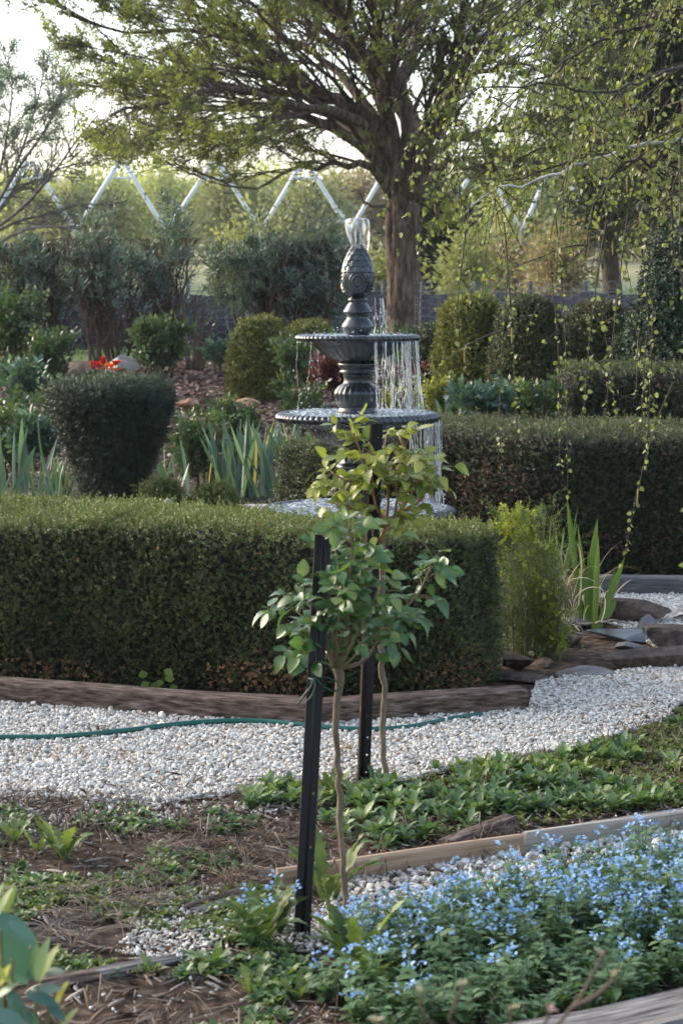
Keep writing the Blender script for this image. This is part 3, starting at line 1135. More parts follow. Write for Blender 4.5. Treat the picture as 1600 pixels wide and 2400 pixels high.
# ================================================================ the three-tier fountain
def iron_mat():
    m, N, L, b, out = nodes_of('grey_green_cast_iron')
    tc = N.new('ShaderNodeTexCoord')
    mp = N.new('ShaderNodeMapping')
    mp.inputs['Scale'].default_value = (1, 1, .35)
    L.new(tc.outputs['Object'], mp.inputs['Vector'])
    nz = N.new('ShaderNodeTexNoise')
    nz.inputs['Scale'].default_value = 18
    nz.inputs['Detail'].default_value = 7
    L.new(mp.outputs[0], nz.inputs['Vector'])
    r = ramp(N, [(.3, (.010, .012, .014)), (.52, (.024, .029, .033)), (.68, (.055, .068, .072)), (.85, (.12, .14, .14))])
    L.new(nz.outputs['Fac'], r.inputs[0])
    L.new(r.outputs[0], b.inputs['Base Color'])
    rr = ramp(N, [(.35, (.16, .16, .16)), (.7, (.42, .42, .42))])
    L.new(nz.outputs['Fac'], rr.inputs[0])
    L.new(rr.outputs[0], b.inputs['Roughness'])
    b.inputs['Specular IOR Level'].default_value = .6
    b.inputs['Metallic'].default_value = .15
    bp = N.new('ShaderNodeBump')
    bp.inputs['Strength'].default_value = .25
    bp.inputs['Distance'].default_value = .004
    L.new(nz.outputs['Fac'], bp.inputs['Height'])
    L.new(bp.outputs[0], b.inputs['Normal'])
    return m


def water_mat(name, scale, strength, foam):
    m, N, L, b, out = nodes_of(name)
    tc = N.new('ShaderNodeTexCoord')
    nz = N.new('ShaderNodeTexNoise')
    nz.inputs['Scale'].default_value = scale
    nz.inputs['Detail'].default_value = 4
    L.new(tc.outputs['Object'], nz.inputs['Vector'])
    r = ramp(N, [(.36, (.06, .09, .11)), (.5, (.25, .31, .35)), (.62, foam)])
    L.new(nz.outputs['Fac'], r.inputs[0])
    L.new(r.outputs[0], b.inputs['Base Color'])
    b.inputs['Roughness'].default_value = .12
    b.inputs['Specular IOR Level'].default_value = .9
    bp = N.new('ShaderNodeBump')
    bp.inputs['Strength'].default_value = strength
    bp.inputs['Distance'].default_value = .02
    L.new(nz.outputs['Fac'], bp.inputs['Height'])
    L.new(bp.outputs[0], b.inputs['Normal'])
    return m


def clear_water(name, tint, alpha, edge=.35):
    """thin moving water: mostly clear, bright where it is seen edge-on"""
    m, N, L, b, out = nodes_of(name)
    N.remove(b)
    tr = N.new('ShaderNodeBsdfTransparent')
    gl = N.new('ShaderNodeBsdfGlossy')
    gl.inputs['Roughness'].default_value = .08
    df = N.new('ShaderNodeBsdfTranslucent')
    df.inputs['Color'].default_value = (*tint, 1)
    d2 = N.new('ShaderNodeBsdfDiffuse')
    d2.inputs['Color'].default_value = (*tint, 1)
    a0 = N.new('ShaderNodeMixShader')
    L.new(df.outputs[0], a0.inputs[1])
    L.new(d2.outputs[0], a0.inputs[2])
    a1 = N.new('ShaderNodeMixShader')
    a1.inputs[0].default_value = .45
    L.new(a0.outputs[0], a1.inputs[1])
    L.new(gl.outputs[0], a1.inputs[2])
    tc = N.new('ShaderNodeTexCoord')
    mp = N.new('ShaderNodeMapping')
    mp.inputs['Scale'].default_value = (1, 1, .2)
    L.new(tc.outputs['Object'], mp.inputs['Vector'])
    nz = N.new('ShaderNodeTexNoise')
    nz.inputs['Scale'].default_value = 60
    L.new(mp.outputs[0], nz.inputs['Vector'])
    lw = N.new('ShaderNodeLayerWeight')
    lw.inputs['Blend'].default_value = edge
    ma = N.new('ShaderNodeMath')
    ma.operation = 'MULTIPLY_ADD'
    ma.inputs[1].default_value = alpha[1]
    ma.inputs[2].default_value = alpha[0]
    L.new(lw.outputs['Facing'], ma.inputs[0])
    mb = N.new('ShaderNodeMath')
    mb.operation = 'MULTIPLY_ADD'
    mb.inputs[1].default_value = 2.4
    mb.inputs[2].default_value = -1.25
    L.new(nz.outputs['Fac'], mb.inputs[0])
    mc = N.new('ShaderNodeMath')
    mc.use_clamp = True
    L.new(ma.outputs[0], mc.inputs[0])
    L.new(mb.outputs[0], mc.inputs[1])
    ms = N.new('ShaderNodeMixShader')
    L.new(mc.outputs[0], ms.inputs[0])
    L.new(tr.outputs[0], ms.inputs[1])
    L.new(a1.outputs[0], ms.inputs[2])
    L.new(ms.outputs[0], out.inputs['Surface'])
    return m


M_iron = iron_mat()
M_water = water_mat('choppy_basin_water', 46, 1.0, (.62, .68, .72))
M_stream = clear_water('falling_water', (.85, .92, .97), (.5, .3), .5)
M_bell = clear_water('water_bell', (.9, .93, .95), (.10, .6), .3)
M_pipe = plain('grey_pipe', (.06, .068, .075), .35, .3)
FD = 10.0
FX = float(P(838, 680, FD)[0])
FS = FD / FPX


def fz(y):
    return float(P(838, y, FD)[2])


def fr_(w):
    return w * FS / 1.0


def smooth_prof(pts, n):
    q = curve(np.array([(r, 0, z) for r, z in pts]), n)
    return [(max(.001, a), b) for a, _, b in q]


def P_(pts):
    """[(half width in photo px, photo y)] listed from the bottom up -> profile in metres"""
    return [(w * FS, fz(y)) for w, y in pts]


fount = thing('fountain', 'dark three tier fountain with pineapple top and water falling from its basins', 'fountain', (FX, FD, 0))


def fpart(name, prof, n=96, mod=None, mat=None, parent=None):
    V, F = lathe(prof, n, mod)
    V[:, 0] += FX
    V[:, 1] += FD
    return Geo().add(V, F).build(name, mat or M_iron, parent or fount)


def flutes(N, amp, pw=1.0, rng_=None):
    def f(th, i, r, z):
        a = amp
        if rng_ is not None:
            a = amp * float(smooth(rng_[0], rng_[1], z) * smooth(rng_[3], rng_[2], z))
        return r * (1 - a + a * np.abs(np.sin(th * N / 2)) ** pw)
    return f


# base and the lower pedestal
fpart('base', [(.30, 0), (.30, .05), (.27, .07), (.2, .09), (.18, .12), (.13, .2), (.12, .27), (.15, .30)], 64)


def basin(name, R, ybot, yrim0, yrim1, rneck, prof_mid, nl):
    """bowl with a rolled gadrooned lip; its water is a sub-part"""
    zb, z0, z1 = fz(ybot), fz(yrim1), fz(yrim0)
    zc, hr = (z0 + z1) / 2, (z1 - z0) / 2
    bowl = [(rneck, zb)] + [(a * R, zb + (z0 - zb) * b) for a, b in prof_mid]
    bp_ = smooth_prof(bowl, 22)
    b = fpart(name, bp_, 144, flutes(int(nl * .55), .035, .7, (zb + .01, zb + .03, z0 - .02, z0)))
    m = 16
    V = []
    n = nl * 8
    th = np.arange(n) * 2 * np.pi / n
    for k in range(m):
        a = -math.pi * .62 + k / (m - 1) * math.pi * 1.55
        lift = np.abs(np.sin((th + .10 * k / m) * nl / 2)) ** .7
        rr = hr * (.80 + .24 * lift)
        V.append(np.stack([(R - hr * 1.35 + rr * 1.35 * math.cos(a)) * np.cos(th) + FX, (R - hr * 1.35 + rr * 1.35 * math.cos(a)) * np.sin(th) + FD, zc + rr * math.sin(a)], 1))
    V = np.vstack(V)
    i = (np.arange(m - 1) * n)[:, None]
    j = np.arange(n)[None]
    k = (j + 1) % n
    Geo().add(V, [np.stack([i + j, i + k, i + n + k, i + n + j], -1).reshape(-1, 4)]).build('rim', M_iron, b)
    # water standing in the basin, with chop in its surface
    nr, nt = 26, 120
    rr = np.linspace(.03, R - hr * 1.2, nr)
    th = np.arange(nt) * 2 * np.pi / nt
    X = rr[:, None] * np.cos(th) + FX
    Y = rr[:, None] * np.sin(th) + FD
    q = np.c_[X.ravel(), Y.ravel(), np.zeros(X.size)]
    Z = z1 - .004 + .007 * fbm(q, .035, 3) * (1 if R > .35 else .6)
    i = (np.arange(nr - 1) * nt)[:, None]
    j = np.arange(nt)[None]
    k = (j + 1) % nt
    Geo().add(np.c_[q[:, :2], Z], [np.stack([i + j, i + nt + j, i + nt + k, i + k], -1).reshape(-1, 4)]).build('water_surface', M_water, b)
    return b


basin('lower_basin', 234 * FS, 1300, 1188, 1214, .15, [(.40, .12), (.66, .35), (.86, .7), (.93, 1.0)], 84)
fpart('lower_column', smooth_prof(P_([(40, 1200), (52, 1188), (60, 1165), (66, 1148), (62, 1130), (45, 1112), (50, 1098), (50, 1090), (41, 1082), (39, 1060), (42, 1040)]), 44), 96,
      flutes(24, .05, .7, (fz(1190), fz(1170), fz(1130), fz(1112))))
basin('middle_basin', 193 * FS, 1046, 966, 988, .075, [(.30, .03), (.45, .22), (.58, .55), (.66, .85), (.76, 1.0)], 76)
fpart('middle_column', smooth_prof(P_([(46, 972), (47, 962), (43, 955), (48, 949), (52, 942), (55, 930), (55, 918), (45, 905), (34, 897), (33, 885), (37, 876), (43, 872), (40, 866), (45, 860), (46, 852), (40, 846)]), 60), 120,
      flutes(22, .075, .6, (fz(944), fz(934), fz(910), fz(900))))
basin('top_basin', 146 * FS, 846, 784, 799, .085, [(.40, .06), (.54, .3), (.68, .68), (.78, 1.0)], 66)
fpart('upper_column', P_([(27, 790), (28, 781), (33, 778), (37, 770), (38, 765), (36, 760), (34, 757), (30, 751), (26, 747), (26, 738), (31, 735), (34, 733), (33.5, 729), (30, 724), (26, 716), (21, 710), (20, 708), (23, 706), (23, 701), (18, 698), (17, 695)]), 72)

# pineapple finial: round body with ringed medallions below and rows of pointed scales above
prof = smooth_prof(P_([(17, 697), (25, 692), (33, 686), (36, 675), (37, 660), (37.5, 645), (36.5, 638)]), 40)


def medal(th, i, r, z):
    zc = fz(662)
    out = np.zeros_like(th)
    for q in range(5):
        a0 = -math.pi / 2 + q * 2 * math.pi / 5
        dx = (np.mod(th - a0 + math.pi, 2 * math.pi) - math.pi) * r
        d = np.hypot(dx / 1.0, (z - zc) * .85)
        out = np.where(d < .05, .0035 * np.cos(d / .0115 * 2 * math.pi * .8) * smooth(.052, .04, d) + .003 * smooth(.052, .03, d), out)
    return r + out


fin = fpart('finial', prof, 200, medal)
lipp = P_([(36, 640), (38.5, 639), (39, 636), (36, 633)])
fpart('collar', lipp, 160, lambda th, i, r, z: r, parent=fin)
tipf = smooth_prof(P_([(36, 637), (34, 625), (29, 608), (22, 592), (15, 580), (9, 573), (5.5, 570)]), 20)
fpart('cone', tipf, 64, parent=fin)
tr_ = np.array(tipf)
for row, (y, num, w) in enumerate(((638, 11, 1.0), (624, 11, .98), (610, 10, .92), (597, 9, .82), (585, 7, .66))):
    z = fz(y)
    r = float(np.interp(z, tr_[:, 1], tr_[:, 0]))
    for q in range(num):
        a = (q + .5 * (row % 2)) * 2 * math.pi / num - math.pi / 2
        z2 = min(z + .052 * w, fz(572))
        r2 = float(np.interp(z2, tr_[:, 1], tr_[:, 0]))
        W = 2 * math.pi * r / num * .56
        t = np.linspace(0, 1, 5)
        ww = W * np.array([1.0, .98, .78, .42, .02])
        rows = []
        for tt, wv in zip(t, ww):
            rr, zz_ = r + (r2 - r) * tt, z + (z2 - z) * tt
            for sgn in (-1, -.6, 0, .6, 1):
                aa = a + sgn * wv / max(rr, .01)
                out_ = {1: .0005, .6: .006, 0: .0075}[abs(sgn)] * (1 - .3 * tt)
                rows.append([(rr + out_) * math.cos(aa) + FX, (rr + out_) * math.sin(aa) + FD, zz_])
        FF = [[5 * i + j, 5 * i + j + 1, 5 * i + j + 6, 5 * i + j + 5] for i in range(4) for j in range(4)]
        Geo().add(rows, [np.array(FF)]).build('scale', M_iron, fin)
fpart('jet_pipe', P_([(6, 576), (6, 571), (5.2, 570), (5.2, 513), (6, 512.5), (.2, 512)]), 20, mat=M_pipe)

# the bell of water over the pipe, pushed a little to the right by the breeze
bell = smooth_prof(P_([(12, 612), (17, 600), (22, 578), (27, 555), (29, 535), (28.5, 520), (25, 513.5), (14, 511), (2, 510.5)]), 40)
V, F = lathe(bell, 56)
k = smooth(fz(510), fz(612), V[:, 2])
V[:, 0] = V[:, 0] * (1 - .12 * (V[:, 0] < 0) * k) + FX - .004 + .022 * k
V[:, 1] += FD
V += .0018 * np.stack([vnoise(V * [1, 1, .3], .012), vnoise(V * [1, 1, .3] + 9, .012), 0 * V[:, 0]], 1)
Geo().add(V, F).build('water_bell', M_bell, fount)


# streams running off the lips, mostly on the right
def streams(R, ytop, zend, angs, rad, parent):
    z0 = fz(ytop)
    for a in angs:
        n = 14
        t = np.linspace(0, 1, n)
        x = FX + (R + .012 * t + rng.normal(0, .006)) * math.cos(a) + .012 * fbm(np.c_[t * 3, np.full(n, a * 40), t * 0], .4, 2) * t + rng.uniform(-.02, .02) * t * t
        y = FD + (R + .012 * t) * math.sin(a) + rng.normal(0, .004) * t
        e = zend + rng.uniform(-.01, .02) if rng.random() < .75 else z0 - (z0 - zend) * rng.uniform(.45, .85)
        z = z0 - (z0 - e) * (t * .55 + .45 * t * t)
        r = rng.uniform(*rad) * (.55 + .6 * (.5 + .5 * np.sin(t * 22 + rng.uniform(0, 6)) * t)) * (1 - .3 * t)
        Vv, Ff = tubes(np.c_[x, y, z], r[None], 5)
        Geo().add(Vv, Ff).build('water_stream', M_stream, parent)
        for _ in range(6):                                 # drops broken off the stream
            q = rng.integers(4, n)
            c = np.array([x[q] + rng.normal(0, .012), y[q], z[q] - rng.uniform(0, .03)])
            Vi, Fi = ico(1)
            drops.add(Vi * np.array([.003, .003, .006]) * rng.uniform(.5, 1.1) + c, [Fi])


drops = Geo()


def lip(n, lo):
    u = np.arccos(rng.uniform(lo, 1, n))
    return u * np.where(rng.random(n) < .6, -1, 1)


ang = np.concatenate([lip(26, .25), lip(16, .7)])
streams(143 * FS, 797, fz(968), ang, (.0018, .0042), fount)
streams(143 * FS, 799, fz(970), np.array([3.0, 3.9, 2.3]), (.0007, .0013), fount)
ang = np.concatenate([lip(18, .68), lip(14, .86)])
streams(190 * FS, 987, fz(1190), ang, (.0020, .0046), fount)
streams(60 * FS, 700, fz(786), np.array([-.4, -.2, 0, .2, .5, .8]), (.001, .002), fount)
for k in range(26):                                        # beads under the left lips and spray
    a = rng.uniform(2.4, 4.4)
    Vi, Fi = ico(1)
    drops.add(Vi * .0035 * rng.uniform(.5, 1.2) + np.array([FX + 190 * FS * math.cos(a), FD + 190 * FS * math.sin(a), fz(991) - rng.exponential(.012)]), [Fi])
for k in range(190):
    b_ = rng.integers(0, 3)
    R, zz_ = ((130, fz(782)), (175, fz(962)), (215, fz(1184)))[b_]
    a, rr = rng.uniform(0, 6.28), rng.uniform(.35, 1) ** .6 * R * FS
    Vi, Fi = ico(1)
    drops.add(Vi * .003 * rng.uniform(.4, 1.2) + np.array([FX + rr * math.cos(a), FD + rr * math.sin(a), zz_ + rng.exponential(.012)]), [Fi])
drops.build('water_drops', M_stream, fount, kind='stuff')

# slab coping of the pool edge
V, F = boxv((-.34, -.16, 0), (.34, .16, .05))
o = link('coping_slab', Geo().add(V, F).mesh('coping_slab', M_palerock, False))
bv = o.modifiers.new('edge', 'BEVEL')
bv.width = .008
c = P(640, 1188, 10.9)
o.location = (float(c[0]), 10.9, float(c[2]) - .05)
tag(o, 'pale grey coping slab left of the lowest fountain basin', 'slab')

# ================================================================ trees
def interp_poly(Pn, R, t):
    n, m = Pn.shape[:2]
    u = t * (m - 1)
    i = np.minimum(u.astype(int), m - 2)
    f = (u - i)[:, None]
    k = np.arange(n)
    return Pn[k, i] * (1 - f) + Pn[k, i + 1] * f, unit(Pn[k, i + 1] - Pn[k, i]), R[k, i] * (1 - f[:, 0]) + R[k, i + 1] * f[:, 0]


def children(Pn, R, k, t0=.25, ang=.7, ratio=.5, m=5, up=.1, wob=.2, sag=0.0, rr=.55, lmin=.0, flat=1.0, tip=.35, t1=1.0):
    """k side branches on each of the n parents"""
    n, mm = Pn.shape[:2]
    idx = np.repeat(np.arange(n), k)
    t = t0 + (t1 - t0) * (np.tile(np.arange(k), n) + rng.random(n * k)) / k
    p, d, r = interp_poly(Pn[idx], R[idx], t)
    plen = np.linalg.norm(np.diff(Pn, axis=1), axis=2).sum(1)[idx]
    L = np.maximum(lmin, plen * ratio * (1.15 - .65 * t) * rng.uniform(.6, 1.25, n * k))
    q = unit(np.cross(d, rng.normal(size=d.shape)))
    a = ang * rng.uniform(.6, 1.35, n * k)[:, None]
    d0 = unit(d * np.cos(a) + q * np.sin(a) * np.array([1, 1, flat]) + np.array([0, 0, up]))
    C = np.zeros((n * k, m, 3))
    C[:, 0] = p
    dd = d0
    for j in range(1, m):
        dd = unit(dd + rng.normal(0, wob, d0.shape) + np.array([0, 0, -sag]))
        C[:, j] = C[:, j - 1] + dd * (L / (m - 1))[:, None]
    r0 = np.minimum(r * rr, r * .9)
    return C, r0[:, None] * np.linspace(1, tip, m)[None]


def resample(pts, m):
    return curve(pts, m)


def along(Pn, R, n, t0=.2):
    idx = rng.integers(0, len(Pn), n)
    return interp_poly(Pn[idx], R[idx], rng.uniform(t0, 1, n))


ELM = [(0, (.055, .064, .026)), (.4, (.115, .132, .048)), (.8, (.22, .24, .085)), (1, (.2, .15, .06))]
M_elm = leaf_mat('elm_leaf', ELM, .55, .5, .25)
M_bark = rough_mat('furrowed_bark', [(.34, (.030, .021, .016)), (.46, (.105, .073, .055)), (.57, (.19, .14, .107)), (.7, (.29, .22, .18))], 3.2, .9, 1.0, (5, 5, 1.0), dist=.05)
M_darkbark = rough_mat('dark_limb_bark', [(.3, (.030, .022, .017)), (.55, (.085, .063, .049)), (.75, (.15, .115, .09))], 6, .9, .7, (2, 2, 1), dist=.03)


def spray(nl, L, W, ln, seed, flat=.35, n=2, droop=.2):
    """a leafy twig along +Z with leaves to both sides"""
    r = np.random.default_rng(seed)
    gg = Geo()
    for i in range(nl):
        t = (i + .6) / nl
        sd = 1 if i % 2 else -1
        d = unit(np.array([sd * 1.0, r.normal(0, flat), .55 + r.normal(0, .25)]))
        s = r.uniform(.7, 1.2)
        V, F = leaf(L * s, W * s, n, .15, droop)
        gg.add(apply(M4(frame(d, (0, 1, 0), r.normal(0, .5)), (r.normal(0, ln * .03), r.normal(0, ln * .06), t * ln)), V), F)
    return gg


SP_ELM = [variant('elm_spray', spray(9, .052, .030, .15, 200 + k), M_elm) for k in range(5)]

# ---- the big spreading tree
TDp = 28.0
TS = TDp / FPX
elm = thing('elm_tree', 'big spreading tree with furrowed trunk and many dark arching limbs behind the fountain', 'tree', P(948, 795, TDp))
ax = PL([(950, 850), (948, 795), (947, 740), (946, 680), (946, 620), (944, 560), (944, 510), (944, 470), (946, 435), (950, 405), (955, 385)], TDp)
hw = np.array([58, 46, 40, 37, 36, 36, 37, 39, 36, 22, 2]) * TS
ax = curve(ax, 120)
hwv = np.interp(np.linspace(0, 1, 120), np.linspace(0, 1, 11), hw)
V, F = tubes(ax, hwv[None], 120)
cc_ = np.repeat(ax, 120, 0)
rad = unit((V[:len(cc_)] - cc_) * np.array([1, 1, 0]))
az = np.arctan2(rad[:, 1], rad[:, 0])
q = np.c_[np.cos(az) * 2.2, np.sin(az) * 2.2, V[:len(cc_), 2] * .55]
ridge = 1 - np.abs(vnoise(q + .5 * np.c_[fbm(q * 2, .6, 2), 0 * az, 0 * az], .22)) * 2
V[:len(cc_)] += rad * (.035 * fbm(q, 1.1, 2) + .020 * ridge + .012 * fbm(np.c_[q[:, :2], q[:, 2] * 5], .12, 2))[:, None]
Geo().add(V, F).build('trunk', M_bark, elm)

LIMBS = [   # photo pixels, then depth offset at the tip, start half-width px, end half-width px
    ([(930, 480), (900, 425), (860, 392), (800, 392), (720, 402), (653, 408), (600, 423), (560, 440)], -2.0, 17, 3),
    ([(932, 470), (895, 400), (845, 352), (795, 330), (690, 286), (612, 301), (510, 315), (408, 352), (330, 368), (286, 376)], -3.0, 24, 3),
    ([(935, 460), (905, 375), (860, 320), (800, 290), (689, 265), (560, 268), (485, 278), (434, 303), (316, 352)], 1.5, 22, 3),
    ([(935, 460), (900, 350), (850, 270), (790, 240), (680, 215), (551, 199), (408, 173), (306, 163), (194, 117)], -1.0, 24, 3),
    ([(938, 455), (910, 330), (860, 240), (765, 200), (638, 133), (510, 92), (400, 88), (280, 79), (128, 20)], -3.5, 24, 3),
    ([(940, 450), (915, 310), (870, 190), (800, 105), (700, 50), (600, 10), (480, -60)], 1.0, 24, 4),
    ([(940, 450), (925, 320), (905, 190), (880, 80), (850, -40), (820, -160)], -2.0, 28, 8),
    ([(945, 450), (950, 330), (960, 200), (985, 80), (994, 20), (1010, -120)], 1.0, 30, 9),
    ([(960, 460), (990, 395), (1012, 330), (1030, 260), (1045, 199), (1050, 110), (1080, 0), (1100, -130)], -2.0, 36, 9),
    ([(1018, 320), (1050, 240), (1100, 190), (1170, 165), (1260, 150), (1360, 160)], -1.5, 20, 3),
    ([(1000, 370), (1050, 330), (1110, 305), (1190, 290), (1280, 300), (1350, 330)], 2.0, 18, 3),
    ([(1035, 240), (1090, 130), (1160, 60), (1260, 0), (1340, -60)], 1.5, 22, 4),
    ([(985, 400), (1030, 380), (1080, 372), (1150, 380), (1220, 410)], -3, 12, 2),
    ([(905, 380), (850, 330), (780, 310), (700, 320), (640, 345), (560, 350), (480, 385)], 4.0, 16, 3),
    ([(900, 330), (840, 240), (760, 150), (660, 90), (560, 60), (430, 30), (300, 0)], 4.0, 18, 3),
    ([(915, 300), (870, 150), (790, 30), (700, -50), (600, -120)], -5.0, 20, 5),
    ([(905, 490), (880, 482), (855, 470), (838, 452), (825, 448)], -1.0, 5, 1.5),
    ([(990, 440), (1000, 425), (1020, 420), (1040, 430), (1065, 428)], -.6, 5, 1.5),
    ([(1000, 350), (960, 250), (930, 150), (935, 40), (915, -80)], 5.0, 20, 6),
    ([(930, 400), (860, 300), (790, 255), (720, 240), (600, 240), (470, 235), (330, 250), (240, 285)], -6.0, 18, 3),
]
LP, LR = [], []
for pts, dz, w0, w1 in LIMBS:
    n = len(pts)
    dep = TDp + dz * np.linspace(0, 1, n) ** 1.2
    LP.append(resample(PL(pts, dep), 14))
    LR.append((w1 + (w0 - w1) * (1 - np.linspace(0, 1, 14)) ** 2.2) * TS * .92)
LP, LR = np.array(LP), np.array(LR)
LP[:, 1:] += rng.normal(0, .022, LP[:, 1:].shape)
for i_ in range(len(LP)):
    w_ = np.linspace(0, 1, 14)[:, None]
    LP[i_] += .16 * np.minimum(1, 3 * w_) * np.stack([fbm(np.c_[w_ * 5, 0 * w_ + i_ * 7.3, 0 * w_ + k_ * 5], 1, 2) for k_ in range(3)], 1)
for a, r in zip(LP, LR):
    V, F = tubes(a, r[None], 9)
    Geo().add(V, F).build('limb', M_bark, elm)
SEL = [i for i in range(len(LIMBS)) if i not in (16, 17)]
B1, R1 = children(LP[SEL], LR[SEL], 17, .2, .42, .42, 9, .0, .07, -.012, .55, 1.0, .55, .3, 1.0)
B2, R2 = children(B1, R1, 9, .12, .5, .46, 6, .04, .12, .015, .6, .35, .6, .35)
B3, R3 = children(B2, R2, 4, .1, .6, .55, 4, .04, .22, .02, .7, .2, .7, .4)
R1, R2, R3 = np.maximum(R1 * .8, .008), np.maximum(R2 * .8, .005), np.maximum(R3, .003)


def in_crown(q):
    """inside the outline of the crown on its open left side and below"""
    d = q - np.array([0, 0, EYE])
    x, y = 800 + FPX * d[:, 0] / d[:, 1], 680 - FPX * d[:, 2] / d[:, 1]
    e = 60 * fbm(q, .6, 3) + 30
    return (x + e > np.interp(y, [-200, 0, 60, 150, 260, 380, 440], [40, 60, 110, 190, 225, 240, 300])) & (y + e < np.interp(x, [0, 250, 500, 700, 820, 900], [405, 410, 440, 440, 410, 380]) + 400 * (x > 1000))


def trim(B, R):
    k = in_crown(B[:, -1])
    return B[k], R[k]


B1, R1 = trim(B1, R1)
B2, R2 = trim(B2, R2)
B3, R3 = trim(B3, R3)
gg = Geo()
gg.add(*tubes(B1, R1, 5))
gg.add(*tubes(B2, R2, 3))
gg.add(*tubes(B3, R3, 3, False))
gg.build('twigs', M_darkbark, elm, kind='stuff')
p3_, d3_, _ = along(B3, R3, 42000, .1)
p2_, d2_, _ = along(B2, R2, 9000, .3)
pp, dd = np.vstack([p3_, p2_]), np.vstack([d3_, d2_])
# leaves thin out near the trunk, where the twigs stay bare
core = np.hypot(pp[:, 0] - P(960, 300, 28)[0], (pp[:, 2] - P(960, 250, 28)[2]) * .9)
d_ = pp - np.array([0, 0, EYE])
low_ = smooth(440, 325, 680 - FPX * d_[:, 2] / d_[:, 1] + 25 * fbm(pp, .5, 2)) + smooth(640, 760, 800 + FPX * d_[:, 0] / d_[:, 1])
keep = in_crown(pp) & (rng.random(len(pp)) < .10 + low_) & (rng.random(len(pp)) < np.clip(.34 + .55 * smooth(.7, 3.0, core) + .35 * fbm(pp, .9, 2), .04, 1) * smooth(-.45, .5, fbm(pp, .36, 2)))
pp, dd = pp[keep], dd[keep]
dd = unit(dd + rng.normal(0, .35, dd.shape) + np.array([0, 0, .15]))
scatter('leaves', pp, rot_z_to(dd), rng.uniform(.65, 1.15, len(pp)), SP_ELM, elm, np.clip(.42 + .3 * fbm(pp, .5, 2) + rng.normal(0, .14, len(pp)), 0, .8))


# ---- generic distant trees
def clump_variant(name, nl, L, W, rad, seed, mat):
    r = np.random.default_rng(seed)
    gg = Geo()
    for i in range(nl):
        q = r.normal(size=3) * rad * .5
        V, F = leaf(L * r.uniform(.7, 1.3), W * r.uniform(.7, 1.2), 2, .15, .2)
        gg.add(apply(M4(frame(unit(q + r.normal(0, rad * .4, 3)), unit(r.normal(size=3))), q), V), F)
    return variant(name, gg, mat)


def crown_tree(name, label, x, ybase, ytop, width, D, mat, vs, n, group='trees in the field beyond the fence', scale=(.7, 1.3), trunk=.05, seed=0, shape=1.0, bare=.12, limbs=9, tb=.4, bark=None, low=.0):
    """trunk, forking limbs and a ragged crown of leaf clumps"""
    s = D / FPX
    base = P(x, ybase, D)
    z0 = float(height(base[0], D)) - .1
    base = np.array([base[0], D, z0])
    H = P(x, ytop, D)[2] - z0
    W = width * s / 2
    root = thing(name, label, 'tree', base, group)
    st = np.random.default_rng(seed)
    ax = np.array([base, base + [st.normal(0, .02) * H, 0, H * .3], base + [st.normal(0, .04) * H, st.normal(0, .03) * H, H * .62], base + [st.normal(0, .05) * H, 0, H * .85]])
    A = curve(ax, 12)[None]
    RR = np.linspace(H * trunk, H * trunk * .25, 12)[None]
    V, F = tubes(A, RR, 8)
    Geo().add(V, F).build('trunk', bark or M_darkbark, root)
    L1, Q1 = children(A, RR, limbs, max(.12, bare), .9, .1, 6, .15, .12, 0, .55, W * .75, .6)
    L2, Q2 = children(L1, Q1, 5, .25, .7, .55, 4, .08, .2, 0, .6)
    gg = Geo()
    gg.add(*tubes(L1, Q1, 5))
    gg.add(*tubes(L2, Q2, 3))
    gg.build('limbs', bark or M_darkbark, root, kind='stuff')
    u = unit(rng.normal(size=(n, 3)))
    rr = rng.random(n) ** .45
    q = u * rr[:, None] * np.array([W, W * .9, H * (1 - bare) / 2])
    q[:, :2] *= (1 - (shape - 1) * .5 * (q[:, 2:3] / (H * .5)))
    q += np.array([base[0], D, z0 + H * (bare + (1 - bare) / 2)])
    lum = fbm(q + seed * 7.7, W * .55, 3)
    edge = smooth(.55, 1.0, rr)
    k = rng.random(n) < np.clip(.75 + .9 * lum - .5 * edge, .02, 1)
    q = q[k]
    q2, _, _ = along(L2, Q2, max(50, n // 5), .3)
    q = np.vstack([q, q2])
    scatter('crown', q, rng.uniform(0, 6.28, (len(q), 3)), rng.uniform(*scale, len(q)), vs, root, np.clip(tb + .2 * fbm(q, W * .5, 2) + rng.normal(0, .1, len(q)), 0, .8))
    return root


M_spring = leaf_mat('spring_leaf', [(0, (.22, .23, .12)), (.4, (.33, .34, .19)), (.8, (.46, .455, .29))], .6, .45, .2)
M_olive = leaf_mat('olive_drab_leaf', [(0, (.13, .14, .07)), (.4, (.23, .235, .125)), (.8, (.35, .34, .2))], .6, .35, .2)
M_rust = leaf_mat('rust_leaf', [(0, (.13, .10, .07)), (.4, (.23, .185, .13)), (.8, (.34, .28, .20))], .6, .35, .2)
M_pinen = leaf_mat('dark_conifer_leaf', [(0, (.010, .016, .010)), (.4, (.024, .034, .020)), (.8, (.055, .066, .038))], .6, .15, .2)
M_greygr = leaf_mat('grey_green_leaf', [(0, (.06, .085, .075)), (.4, (.11, .145, .125)), (.8, (.2, .24, .21))], .6, .3, .25)
CL_SPRING = [clump_variant('spring_clump', 26, .17, .09, .55, 300 + k, M_spring) for k in range(4)]
CL_OLIVE = [clump_variant('olive_clump', 26, .15, .08, .5, 310 + k, M_olive) for k in range(4)]
CL_RUST = [clump_variant('rust_clump', 26, .15, .08, .5, 320 + k, M_rust) for k in range(4)]
CL_PINE = [clump_variant('conifer_clump', 34, .16, .03, .4, 330 + k, M_pinen) for k in range(4)]

